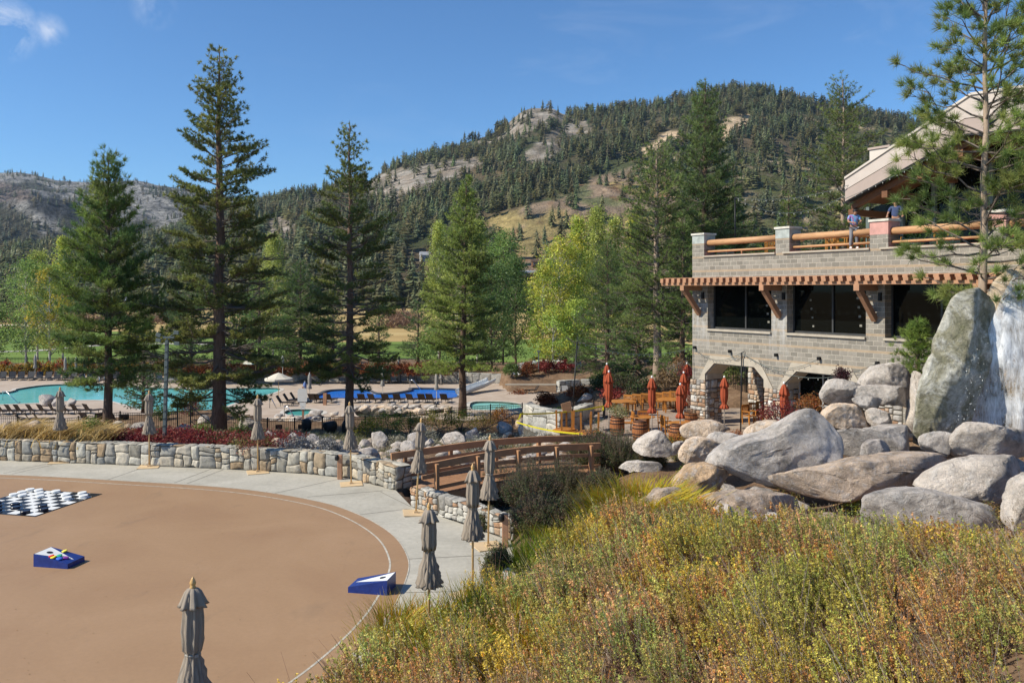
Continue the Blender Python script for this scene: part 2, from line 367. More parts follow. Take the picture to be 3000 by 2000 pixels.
PATIO = [(2.9, 33.4), (4.2, 32.6), (6.5, 33.2), (9, 35), (12, 33), (16, 31), (21, 28), (30, 22), (34, 30), (26, 44), (14, 50), (8.2, 49), (5.4, 49), (3.6, 44), (4.6, 40), (3.4, 37)]
DECKPX = [(-400, 1105), (0, 1103), (320, 1100), (560, 1103), (700, 1110), (980, 1116), (1300, 1116), (1460, 1120), (1490, 1147), (1760, 1152), (1800, 1165), (1760, 1178), (1600, 1190), (1560, 1208), (1480, 1226), (1350, 1232), (1250, 1224), (1180, 1228), (1000, 1242), (950, 1258), (800, 1254), (650, 1228), (500, 1228), (380, 1234), (250, 1243), (0, 1264), (-400, 1290)]
DZ = -2.3
DECK = [tuple(G(x, y, DZ).xy) for x, y in DECKPX]
CP = np.array([(-24,36.4,.55),(-30,38,.5),(-21,36,.6),(-15,35,.6),(-10,34,.6),(-7,33.2,.6),(-5.6,32.6,.35),(-24,40,0),(-15,40,-.2),(-10,40,-.4),(-22.6,46.7,-1),(-16.4,47,-1.2),(-12,46,-1.2),
 (-9.8,50.8,-1.6),(-16,51.5,-1.9),(-25,52,-1.9),(-31,54,-2.1),(-40,56,-2.3),(-32,45,-1),(-3.7,62,-2.3),(0,56,-2.3),(-5,55,-2.2),(-2,50,-2),(4,60,-2.2),
 (-4.6,32.4,-.6),(-2,33,-.9),(-1,31,-1.05),(0,30,-1.1),(1.5,29.6,-1),(.5,33,-.9),(-3.5,35,-.8),(-1.5,28.2,-.9),(2.8,30.6,-.7),
 (-4,38.5,-.4),(-1,38,-.3),(1.2,36,-.3),(0,42,-1),(2.6,40,-.3),(2.4,46,-1),(0,47,-1.7),(-5,45,-1.5),(-6,41,-.7),
 (5,77,-2.25),(5,84,-1.0),(10,77,-1.6),(12,84,-.8),(1,84,-1.3),(15,70,-1),(20,80,0),(-5,90,-1.6),(-25,95,-1.7),(-60,97,-1.8),(-60,105,-2.6),(0,110,-2.6),(30,105,-1.5),
 (9.5,55,.7),(12,60,1),(8,51,.0),(5.5,53,-.9),(14,56,1.5),(5,58,-1.8),(9,66,-.6),(20,60,2),(30,50,3),(40,60,4),(40,90,2),
 (-2.6,10,.5),(-.8,14.6,.3),(-1.4,15.9,.03),(-2.9,13.2,.1),(.3,19,.1),(.9,22,.15),(.9,23.8,.25),(1.2,25.4,.1),(3.2,28.6,-.1),(5,30.4,.2),(7,31.8,.3),(9,33.4,.2),(11.5,31.8,.6),(-2.5,26.5,-.2),
 (3,20,.9),(3,23,.6),(3.2,26,.3),(1,16,.85),(0,12,.9),(2,12,1.45),(5,12,2.05),(5,16,1.9),(5,20,1.2),(5,24,.7),(6,27.5,.5),(8,24,.7),(8,20,1.2),(8,16,1.7),(8,10,2.7),
 (12,20,1.4),(12,24,1.2),(10,28,.9),(13,28,1.4),(16,24,1.9),(10,18,1.35),(14,18,1.6),(16,16,2.5),(12,12,2.7),(20,20,3.5),(17,29,2.4),(24,26,3.5),(-3,4,1.2),(0,0,2),(5,0,2.5),(10,4,3.3),(20,5,4),(-10,0,.3),(40,20,4.5),(40,40,4),
 (-60,60,-2.5),(-70,40,-1),(-60,80,-2.5),(70,80,3),(70,20,5)], dtype=float)
def Hn(x, y):
    x = np.asarray(x, float); y = np.asarray(y, float); sh = x.shape; x = x.ravel(); y = y.ravel(); out = np.empty(len(x))
    for a in range(0, len(x), 20000):
        d2 = (x[a:a+20000, None] - CP[None, :, 0]) ** 2 + (y[a:a+20000, None] - CP[None, :, 1]) ** 2 + .15
        w = d2 ** -2.0; out[a:a+20000] = (w * CP[None, :, 2]).sum(1) / w.sum(1)
    out[npin(x, y, PLAZH)] = -.06; out[npin(x, y, PATIO)] = -.05
    dk = npin(x, y, DECK); out[dk] = np.minimum(out[dk], -3.1)
    return out.reshape(sh)
def H(x, y): return float(Hn(np.array([x]), np.array([y]))[0])
def hit(px, py, y0=8, y1=110):
    """where the sight line through a photo pixel meets the terrain"""
    Y = np.linspace(y0, y1, 700); X = (px - 1500) / F * Y; Z = CAMZ - (py - HOR) / F * Y; h = Hn(X, Y)
    i = np.argmax(Z < h); 
    if Z[i] >= h[i]: i = len(Y) - 1
    return Vector((X[i], Y[i], float(h[i])))
def gridmesh(name, xs, ys, fz, mat, col=None):
    X, Y = np.meshgrid(xs, ys); Z = fz(X, Y); V = np.stack([X, Y, Z], -1).reshape(-1, 3); nx, ny = len(xs), len(ys)
    i = np.arange(nx * ny).reshape(ny, nx); Fq = np.stack([i[:-1, :-1], i[:-1, 1:], i[1:, 1:], i[1:, :-1]], -1).reshape(-1, 4)
    return npmesh(name, V, Fq, mat, smooth=True)
xs = np.concatenate([np.arange(-90, -28, 3.), np.arange(-28, 30, .35), np.arange(30, 90, 3.)]); ys = np.concatenate([np.arange(-10, 8, 2.), np.arange(8, 62, .35), np.arange(62, 122, 1.2)])
def fz(X, Y):
    z = Hn(X, Y); e = np.clip((np.abs(X) - 70) / 18, 0, 1); z = z * (1 - e) - 2.7 * e
    e = np.clip((Y - 104) / 16, 0, 1); return z * (1 - e) - 2.72 * e + .03 * np.sin(X * 3.1) * np.cos(Y * 2.7) * (z > -3)
tag(gridmesh('ground', xs, ys, fz, M['soil']), kind='structure')
# valley floor to the horizon
tag(MB().sheet([(-4800, -60), (4800, -60), (4800, 4400), (-4800, 4400)], -2.68).build('valley_floor', M['meadow']), kind='structure')
def pxpoly(P, z): return [tuple(G(x, y, z).xy) for x, y in P]
def strip(mb, P, w, z):
    P = [Vector((p[0], p[1], 0)) for p in P]
    L_ = []; R_ = []
    for i, p in enumerate(P):
        t = (P[min(i + 1, len(P) - 1)] - P[max(i - 1, 0)]).normalized(); nrm = Vector((-t.y, t.x, 0)) * w / 2
        L_.append(p + nrm); R_.append(p - nrm)
    b = len(mb.v); mb.v += [(p.x, p.y, z) for p in L_] + [(p.x, p.y, z) for p in R_]; n = len(P)
    for i in range(n - 1): mb.f.append([b + i, b + n + i, b + n + i + 1, b + i + 1]); mb.c.append(mb.cur)
    return mb
tag(MB().sheet(pxpoly([(-900, 1066), (330, 1062), (900, 1058), (1900, 1062), (2200, 1060), (2000, 1002), (1450, 992), (1250, 1000), (900, 1003), (500, 975), (0, 962), (-900, 960)], -2.6), -2.6).build('lawn', M['lawn']), kind='structure')
tag(strip(MB(), [G(x, y, -2.55).xy for x, y in [(-900, 1036), (0, 1030), (120, 1026), (200, 1018), (330, 1008), (480, 1006), (700, 1010)]], 2.6, -2.55).build('golf_path', M['concrete']), kind='structure')
tag(strip(MB(), [G(x, y, -2.55).xy for x, y in [(-700, 958), (20, 952), (200, 954)]], 9, -2.55).build('sand_bunker', mat_plain('sand', (.6, .5, .36), .95)), kind='structure')
tag(strip(MB(), [G(x, y, -2.6).xy for x, y in [(-900, 885), (0, 880), (60, 882), (400, 878), (900, 880), (1500, 879), (2400, 878)]], 6, -2.6).build('road', mat_plain('asphalt', (.07, .07, .07), .9)), kind='structure')
# ---- plaza ----
tag(MB().poly(PLAZA, -.6, 0).build('plaza_pavement', M['concrete']), kind='structure')
outer = [(-2.57, 20.4), (-2.78, 22.1), (-3.5, 24.1), (-4.87, 26.2), (-6.6, 27.85), (-9.67, 29.5), (-14, 30.65), (-19.5, 31.75), (-26, 32.0), (-31.5, 30.2), (-35, 25), (-35, 18), (-30, 11), (-22, 7.5), (-13, 7.2), (-7.6, 9.4), (-5.0, 12), (-3.5, 14.8), (-2.72, 17.7)]
OUT = [(p.x, p.y) for p in spline(outer, 8, True)]
tag(MB().sheet(OUT, .004).build('brown_plaza_surface', M['tan']), kind='structure')
IN = []
for i, p in enumerate(OUT):
    a = Vector(OUT[i - 1]); b = Vector(OUT[(i + 1) % len(OUT)]); t = (b - a).normalized(); nrm = Vector((-t.y, t.x))
    IN.append((p[0] + nrm.x * .48, p[1] + nrm.y * .48))
lm = mat_plain('pale_line', (.46, .42, .35), .8, .3, 6)
mb = strip(MB(), IN + IN[:1], .05, .008); strip(mb, OUT + OUT[:1], .03, .009)
tag(mb.build('painted_line', lm), kind='structure')
mb = MB()
for a, b in [((10, 1386), (137, 1358)), ((35, 1388), (153, 1361)), ((309, 1407), (411, 1372)), ((510, 1414), (619, 1373)), ((548, 1416), (654, 1375)), ((796, 1446), (987, 1404)), ((1053, 1507), (1203, 1489)), ((1115, 1440), (1203, 1484)), ((900, 1455), (1120, 1437)), ((1191, 1637), (1432, 1625)), ((1185, 1735), (1400, 1730))]:
    strip(mb, [G(*a).xy, G(*b).xy], .025, .005)
tag(mb.build('pavement_joint', mat_plain('joint', (.2, .18, .15), .95)), kind='structure')
tag(MB().poly(PATIO, -.5, 0).build('patio_paving', M['paving']), kind='structure')
# ---- pools ----
PO = {'turq': [(-120, 1150), (0, 1149), (38, 1143), (48, 1138), (128, 1127), (223, 1124), (312, 1125), (400, 1132), (500, 1136), (606, 1138), (700, 1136), (800, 1135), (827, 1141), (796, 1154), (740, 1166), (690, 1182), (650, 1196), (600, 1206), (478, 1208), (415, 1202), (383, 1192), (340, 1180), (303, 1173), (223, 1173), (105, 1181), (0, 1185), (-120, 1190)],
 'blue': [(913, 1165), (939, 1151), (971, 1141), (1070, 1140), (1100, 1150), (1150, 1150), (1200, 1142), (1210, 1136), (1322, 1138), (1345, 1142), (1347, 1157), (1322, 1166), (1194, 1166), (977, 1166)],
 'right': [(1372, 1196), (1380, 1177), (1450, 1175), (1515, 1180), (1535, 1190), (1500, 1199), (1400, 1201)],
 'tub': [(828, 1212), (834, 1202), (865, 1198), (910, 1198), (942, 1203), (952, 1210), (920, 1217), (860, 1218)],
 'tub2': [(852, 1234), (865, 1230), (895, 1228), (925, 1230), (935, 1235), (920, 1240), (890, 1242), (862, 1240)],
 'pond': [(1040, 1206), (1080, 1200), (1150, 1200), (1215, 1203), (1232, 1210), (1200, 1220), (1130, 1222), (1060, 1222)]}
holes = {k: [(p.x, p.y) for p in spline(pxpoly(v, DZ), 4, True)] for k, v in PO.items()}
tag(slab(DECK, list(holes.values()), -2.95, DZ).build('pool_deck', M['pooldeck']), kind='structure')
for k, lab, mt in (('turq', 'pool_water', M['pool_turq']), ('blue', 'blue_pool_water', M['pool_blue']), ('right', 'wading_pool_water', water('wading_water', (.3, .68, .64))), ('tub', 'hot_tub_water', water('tub_water', (.1, .45, .42))), ('tub2', 'spa_water', M['pool_blue']), ('pond', 'pond_water', water('pond_w', (.05, .06, .04)))):
    P = holes[k]; cx = sum(p[0] for p in P) / len(P); cy = sum(p[1] for p in P) / len(P)
    tag(MB().sheet([(cx + (x - cx) * 1.02, cy + (y - cy) * 1.02) for x, y in P], -2.45 if k != 'pond' else -2.5).build(lab, mt), kind='structure')
    if k in ('turq', 'blue', 'right', 'tub', 'tub2'):
        e = strip(MB(), P + P[:1], .35, DZ + .02); e2 = MB()
        tag(e.build('pool_edge', mat_plain('coping', (.55, .5, .44), .7) if k != 'blue' else mat_plain('dark_coping', (.09, .09, .1), .6)), kind='structure')
# blue tile band just under the far rim of the main pool
tag(strip(MB(), [G(x, y, -2.44).xy for x, y in [(60, 1139), (128, 1129), (223, 1126), (312, 1127), (400, 1134)]], .5, -2.44).build('pool_tile_band', mat_plain('tile', (.02, .15, .22), .3)), kind='structure')
# stream under the bridge
tag(MB().sheet([(-6, 34), (-4.2, 36.2), (-1, 35.5), (1.5, 35), (2.6, 33), (4, 31.5), (3.4, 29.2), (1.5, 28), (-1.5, 26.8), (-2.6, 28.4), (-4.4, 31)], -.72).build('stream_water', M['stream']), kind='structure')
# ================= MOUNTAINS =================
SKY_R = [(-1500, 770), (-600, 770), (0, 770), (250, 750), (450, 715), (600, 652), (690, 622), (752, 606), (830, 590), (893, 571), (944, 556), (1084, 528), (1110, 510), (1212, 466), (1326, 432), (1428, 398), (1475, 375), (1500, 350), (1530, 327), (1556, 318), (1620, 318), (1650, 335), (1700, 336), (1786, 330), (1913, 310), (2041, 285), (2143, 266), (2245, 273), (2360, 298), (2487, 328), (2615, 352), (2704, 366), (3000, 420), (3600, 500)]
SKY_L = [(-1500, 560), (-600, 520), (-200, 505), (0, 507), (60, 505), (100, 512), (165, 528), (240, 534), (330, 532), (400, 528), (450, 540), (520, 552), (640, 580), (720, 600), (900, 640), (1200, 700)]
def ridge_field(name, sky, px0, px1, ncol, nrow, Y0, Yr, amp, gpow, colf, mat, seed, wide=1.0):
    pxs = np.linspace(px0, px1, ncol); sk = np.interp(pxs, *zip(*sky)); yr = np.interp(pxs, *zip(*Yr)); y0 = np.interp(pxs, *zip(*Y0))
    s = np.concatenate([np.linspace(0, 1, nrow), [1.05, 1.15, 1.35, 1.6]]); zr = CAMZ + (HOR - sk) / F * yr
    V = np.zeros((len(s), ncol, 3)); 
    for j in range(ncol):
        for i, t in enumerate(s):
            Y = y0[j] + (yr[j] - y0[j]) * t; X = (pxs[j] - 1500) / F * Y
            g = (.62 * t + .38 * t ** gpow) if t <= 1 else 1 - (t - 1) * 1.6
            z = -2.8 + (zr[j] + 2.8) * g
            q = Vector((X * wide + seed, Y * wide, 0))
            a = amp * min(1, 4 * t) * (max(0, 1 - t) ** .6 if t <= 1 else .0)
            if a > 0: z += a * ((noise.fractal(q * .0035, .9, 2.1, 6) ) + .55 * (1 - abs(noise.noise(q * .0058)) * 2.2))
            z += amp * .02 * noise.noise(q * .05) * min(1, 5 * t)
            V[i, j] = (X, Y, z)
    n1_, n2_ = V.shape[:2]; i = np.arange(n1_ * n2_).reshape(n1_, n2_); Fq = np.stack([i[:-1, :-1], i[:-1, 1:], i[1:, 1:], i[1:, :-1]], -1).reshape(-1, 4)
    C = V.reshape(-1, 3); ppx = 1500 + C[:, 0] / C[:, 1] * F; ppy = HOR - (C[:, 2] - CAMZ) / C[:, 1] * F
    o = npmesh(name, C, Fq, mat, smooth=True); tag(o, kind='structure'); at = o.data.attributes.new('Col', 'FLOAT_COLOR', 'POINT'); c4 = np.ones((len(C), 4), dtype=np.float32)
    cc = colf(ppx, ppy, C).reshape(n1_, n2_, 3); cc[1:-1, 1:-1] = cc[1:-1, 1:-1] * .4 + .15 * (cc[2:, 1:-1] + cc[:-2, 1:-1] + cc[1:-1, 2:] + cc[1:-1, :-2]); c4[:, :3] = cc.reshape(-1, 3); at.data.foreach_set('color', c4.ravel()); return V, pxs
def nz(C, sc, seed=0): return np.array([noise.fractal(Vector((c[0] * sc + seed, c[1] * sc, c[2] * sc)), 1., 2., 4) for c in C])
ROCKS = [[(1080, 525), (1200, 485), (1395, 460), (1420, 480), (1260, 560), (1130, 600), (1060, 580)], [(1270, 445), (1450, 400), (1530, 365), (1540, 400), (1420, 425), (1300, 455)], [(1470, 345), (1560, 300), (1640, 310), (1680, 350), (1600, 370), (1500, 400)], [(1520, 460), (1640, 365), (1720, 350), (1740, 380), (1650, 430), (1570, 500)], [(740, 690), (800, 640), (900, 650), (880, 720), (800, 740)], [(860, 600), (930, 580), (960, 610), (900, 630)]]
CLEAR = [[(1420, 640), (1560, 600), (1640, 565), (1740, 520), (1860, 480), (1960, 500), (2000, 640), (1960, 860), (1560, 860), (1500, 780)], [(1480, 650), (1700, 640), (1760, 900), (1500, 900)]]
GREENS = [[(1830, 450), (2000, 400), (2110, 440), (2400, 470), (2500, 620), (2400, 760), (1950, 700), (1900, 560)], [(2350, 330), (2700, 400), (2760, 520), (2450, 500)]]
CLIFF = [[(2095, 400), (2120, 345), (2205, 335), (2200, 370), (2150, 390), (2130, 440)], [(1880, 440), (1960, 385), (2010, 395), (1950, 420), (1890, 455)]]
def colR(px, py, C):
    n = nz(C, .012); n2_ = nz(C, .05, 7); c = np.empty((len(px), 3)); c[:] = (.11, .095, .055)
    def put(m_, a): c[m_] = a
    put(n > .15, (.15, .115, .07)); put(n < -.25, (.07, .08, .035))
    jx = px + 14 * n2_; jy = py + 10 * n
    for P in GREENS:
        q = npin(jx, jy, P); put(q, (.10, .105, .045)); put(q & (n2_ > .12), (.17, .14, .085)); put(q & (n2_ < -.3), (.12, .13, .04)); put(q & (n2_ > .42), (.5, .38, .25))
    for P in CLEAR:
        q = npin(jx, jy, P); put(q, (.27, .2, .14)); put(q & (n > .18), (.32, .25, .11)); put(q & (n < -.3), (.15, .155, .075)); put(q & (n2_ > .45), (.26, .15, .08))
    for P in ROCKS:
        q = npin(jx, jy, P); put(q, (.29, .235, .185)); put(q & (n2_ > .2), (.36, .32, .27)); put(q & (n2_ < -.15), (.17, .15, .11))
    for P in CLIFF: put(npin(jx, jy, P), (.62, .46, .30))
    return c
m = NT('mountain'); f = m.noise(.03, 9, .72, dist=.4); f2 = m.noise(.16, 7, .75)
c = m.mix(m.attr(), m.ramp(f, [(.3, (.6, .62, .6)), (.5, (1, 1, 1)), (.7, (1.35, 1.3, 1.25))]), 1., 'MULTIPLY'); c = m.mix(c, m.ramp(f2, [(.32, (.5,) * 3), (.5, (1,) * 3), (.66, (1.4,) * 3)]), 1., 'MULTIPLY')
m.bump(m.math('ADD', m.math('MULTIPLY', f, 14), m.math('MULTIPLY', f2, 3)), .8, 1.); M['mountain'] = m.done(c, .95, .1)
VR, PXR = ridge_field('mountain_slope', SKY_R, -900, 3700, 560, 190, [(-900, 600), (300, 520), (900, 440), (3700, 430)], [(-900, 900), (450, 1000), (740, 1150), (1000, 1250), (1500, 1400), (2200, 1350), (3700, 1200)], 26, 1.5, colR, M['mountain'], 11)
def colL(px, py, C):
    n = nz(C, .006, 3); n2_ = nz(C, .02, 9); c = np.empty((len(px), 3)); c[:] = (.56, .53, .50)
    c[n2_ > .2] = (.66, .62, .57); c[n2_ < -.15] = (.36, .34, .32); c[n < -.2] = (.14, .14, .11); 
    jx = px + 10 * n2_; q = npin(jx, py + 8 * n, [(-300, 500), (0, 530), (60, 545), (140, 580), (100, 600), (-300, 560)]); c[q] = (.35, .27, .23)
    q = npin(jx, py + 12 * n2_, [(-400, 590), (20, 600), (90, 640), (130, 700), (60, 740), (-400, 740)]); c[q] = (.13, .125, .085)
    q = npin(jx, py, [(85, 580), (160, 575), (240, 605), (215, 640), (130, 635), (90, 610)]); c[q] = (.075, .08, .09)  # dark bluish cliff: its shade is painted into the rock colour
    return c
m = NT('rock_mountain'); f = m.noise(.035, 10, .8); f2 = m.noise(.14, 9, .85)
c = m.mix(m.attr(), m.ramp(f, [(.38, (.25, .27, .26)), (.5, (1, 1, 1)), (.64, (1.4,) * 3)]), 1., 'MULTIPLY'); c = m.mix(c, m.ramp(f2, [(.4, (.4, .41, .4)), (.5, (1,) * 3), (.66, (1.3,) * 3)]), 1., 'MULTIPLY')
m.bump(m.math('ADD', m.math('MULTIPLY', f, 60), m.math('MULTIPLY', f2, 14)), 1., 1.); M['rockmtn'] = m.done(c, .95, .1)
VL, PXL = ridge_field('rocky_mountain', SKY_L, -1500, 1200, 330, 150, [(-1500, 1100), (1200, 1100)], [(-1500, 2500), (1200, 2500)], 85, 1.3, colL, M['rockmtn'], 5, .6)
# ---- forest trees ----
def fir_template(seed, layers=11, k=8, slim=.2, ragged=.35, pine=False):
    r = rng(seed); V = []; Fc = []; C = []
    def tri(a, b, c, col): i = len(V); V.extend([a, b, c]); Fc.append((i, i + 1, i + 2)); C.append(col)
    lean = r.normal(0, .01, 2)
    for L in range(layers):
        t = L / (layers - 1); z = .06 + .90 * t ** .92; rad = slim * (1 - t) ** (.8 if not pine else .5) * (1 if not pine else .5 + .9 * min(1, 3 * t)) + .012
        for j in range(k if t < .8 else 5):
            if r.random() < .1: continue
            a = r.uniform(0, 6.283); q = rad * r.uniform(1 - ragged, 1 + ragged * .6); w = .55 + .25 * r.random(); top = z + .10 * (1 - t * .5)
            dz = -.035 - .03 * r.random() if not pine else .01 * r.normal()
            cx, cy = lean * z
            col = np.array((.155, .178, .085)) * r.uniform(.7, 1.5)
            p0 = (cx, cy, top); p1 = (cx + q * math.cos(a - w / 2), cy + q * math.sin(a - w / 2), z + dz); p2 = (cx + q * math.cos(a + w / 2), cy + q * math.sin(a + w / 2), z + dz + .01)
            pm = (cx + q * 1.12 * math.cos(a), cy + q * 1.12 * math.sin(a), z + dz - .012)
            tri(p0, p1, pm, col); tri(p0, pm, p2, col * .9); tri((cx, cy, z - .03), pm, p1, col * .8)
    for j in range(3):
        a = j * 2.1; b = a + 2.1; w = .012; tri((w * math.cos(a), w * math.sin(a), 0), (w * math.cos(b), w * math.sin(b), 0), (0, 0, .9), np.array((.10, .07, .05)))
    return np.array(V), np.array(Fc), np.array(C)
TPL = [fir_template(i, 11, 8, .17 + .02 * (i % 3)) for i in range(6)] + [fir_template(20 + i, 9, 7, .26, .5, True) for i in range(3)]
def scatter_on(V, pxs, n, dens, rs, hmin, hmax, tmax=1.0, pw=1.4):
    """pick spots on a ridge field, thinned by how the slope is wooded there"""
    r = rng(rs); nr = V.shape[0] - 4; out = []
    while len(out) < n:
        K = 20000; u = r.uniform(0, V.shape[1] - 1.001, K); t = (1 - r.random(K) ** pw) * (nr - 1.001) * tmax
        i = t.astype(int); j = u.astype(int); a = (t - i)[:, None]; b = (u - j)[:, None]
        P = (V[i, j] * (1 - a) + V[i + 1, j] * a) * (1 - b) + (V[i, j + 1] * (1 - a) + V[i + 1, j + 1] * a) * b
        px = 1500 + P[:, 0] / P[:, 1] * F; py = HOR - (P[:, 2] - CAMZ) / P[:, 1] * F
        # equal density per picture area needs thinning of far rows
        ok = (px > -60) & (px < 3050) & (r.random(K) < dens(px, py))
        for p in P[ok]: out.append((p, r.uniform(hmin, hmax)))
    return out[:n]
def densR(px, py):
    n = np.array([noise.fractal(Vector((x * .008, y * .012, 3)), 1, 2, 4) for x, y in zip(px, py)]); d = np.where(n > -.28, .9, .3)
    jx = px + 18 * n; jy = py + 16 * n
    for P in GREENS: d[npin(jx, jy, P)] = .3
    for P in CLEAR: d[npin(jx, jy, P)] = .11
    for P in ROCKS: d[npin(jx, jy, P)] = .07
    for P in CLIFF: d[npin(jx, jy, P)] = 0.0
    d[npin(px, py, [(1190, 700), (1262, 700), (1262, 822), (1190, 822)])] = .0
    return d
FT = scatter_on(VR, PXR, 11500, densR, 5, 8, 22)
_h = np.array([h * F / p[1] for p, h in FT]); _o = np.argsort(-_h)
def merged_trees(name, T, seed, mat, tint=(1, 1, 1)):
    r = rng(seed); VV = []; FF = []; CC = []; b = 0
    for p, h in T:
        v, f, c = TPL[r.integers(len(TPL))] if r.random() > .0 else TPL[0]; a = r.uniform(0, 6.283); ca, sa = math.cos(a), math.sin(a); w = r.uniform(.85, 1.25)
        q = np.stack([(v[:, 0] * ca - v[:, 1] * sa) * h * w, (v[:, 0] * sa + v[:, 1] * ca) * h * w, v[:, 2] * h], 1) + p; q[:, 2] -= .5
        VV.append(q); FF.append(f + b); b += len(v); k = r.uniform(.65, 1.45); CC.append(c * k * np.array((r.uniform(.85, 1.35), 1, r.uniform(.85, 1.15))) * tint)
    return npmesh(name, np.concatenate(VV), np.concatenate(FF), mat, col=np.concatenate(CC))
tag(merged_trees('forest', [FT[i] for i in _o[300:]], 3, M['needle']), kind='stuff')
TM = [npmesh('fir_tree', v * 16, f, M['needle'], col=c * np.array((1 + .1 * (i % 3), 1, 1))) for i, (v, f, c) in enumerate(TPL)]
_r = rng(8); _lab = 'dark conifer, one of hundreds scattered over the lower mountain slope'
for n_, i in enumerate(_o[:300]):
    p, h = FT[i]; k = n_ % len(TM); o = TM[k] if n_ < len(TM) else TM[k].copy()
    if n_ >= len(TM): COL.objects.link(o)
    o.location = (p[0], p[1], p[2] - .5); o.rotation_euler = (0, 0, _r.uniform(0, 6.28)); s_ = h / 16; o.scale = (s_ * _r.uniform(.9, 1.2), s_ * _r.uniform(.9, 1.2), s_)
    tag(o, _lab, 'tree', 'conifers on the lower mountain slope')
def densL(px, py):
    n = np.array([noise.fractal(Vector((x * .012, y * .02, 8)), 1, 2, 4) for x, y in zip(px, py)]); d = np.where(n > .05, .45, .05); d[py < np.interp(px, *zip(*SKY_L)) + 14] = .25
    d[npin(px, py, [(-400, 590), (20, 600), (90, 640), (130, 700), (60, 740), (-400, 740)])] = .55; return d
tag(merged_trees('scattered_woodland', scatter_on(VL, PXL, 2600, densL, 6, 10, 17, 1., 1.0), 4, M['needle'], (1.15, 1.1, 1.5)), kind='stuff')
# ================= STONE WALLS =================
PAL = [(.37, .34, .28), (.43, .37, .28), (.33, .32, .29), (.40, .31, .21), (.46, .41, .33), (.31, .29, .25), (.37, .27, .17), (.47, .44, .37), (.38, .35, .29)]
PALW = [(.44, .42, .37), (.37, .35, .31), (.50, .46, .40), (.31, .29, .26), (.38, .23, .14), (.42, .29, .19), (.46, .43, .38)]
def stone_patch(mb, P, L, h, cell, seed, pal, bulge=.038, gap=.008, jit=.11):
    """irregular stones over a strip: P(u, v, d) -> world point for u along, v up, d outwards"""
    r = random.Random(seed); cells = []
    def split(a, b, c, d):
        w, hh = b - a, d - c
        if w > cell * r.uniform(1.0, 2.3) and w > hh * .8: m_ = a + w * r.uniform(.28, .72); split(a, m_, c, d); split(m_, b, c, d)
        elif hh > cell * r.uniform(.7, 1.7): m_ = c + hh * r.uniform(.25, .75); split(a, b, c, m_); split(a, b, m_, d)
        else: cells.append((a, b, c, d))
    n_ = max(1, int(L / 2.2))
    for i in range(n_): split(L * i / n_, L * (i + 1) / n_, 0, h)
    K = 7
    for a, b, c, d in cells:
        mb.cur = sc3(r.choice(pal), r.uniform(.75, 1.2)); bl = bulge * r.uniform(.5, 1.4); so = r.random() * 99; vs = []
        tl, tr = r.uniform(-.5, .5), r.uniform(-.5, .5)
        for i in range(K + 1):
            for j in range(K + 1):
                p, q = -1 + 2 * i / K, -1 + 2 * j / K; k = max(abs(p), abs(q)); rr = math.hypot(p, q)
                sh = 1 - .05 * (max(0, rr - 1) / .414)
                u = (a + b) / 2 + p * sh * ((b - a) / 2 - gap); v = (c + d) / 2 + q * sh * ((d - c) / 2 - gap)
                ju = noise.noise(Vector((u * 1.9, v * 1.9, seed))) * jit; jv = noise.noise(Vector((u * 1.9, v * 1.9, seed + 50))) * jit
                dd = bl * .7 * (1 - k ** 9) + (.014 if k < .99 else -.012) + noise.noise(Vector((u * 6, v * 6, so))) * .03 + bl * .25 * (p * tl + q * tr) * (1 - k ** 4)
                vs.append(P(u + ju, min(max(v + jv, 0), h + .02), dd))
        mb.add(vs, [(i * (K + 1) + j, (i + 1) * (K + 1) + j, (i + 1) * (K + 1) + j + 1, i * (K + 1) + j + 1) for i in range(K) for j in range(K)])
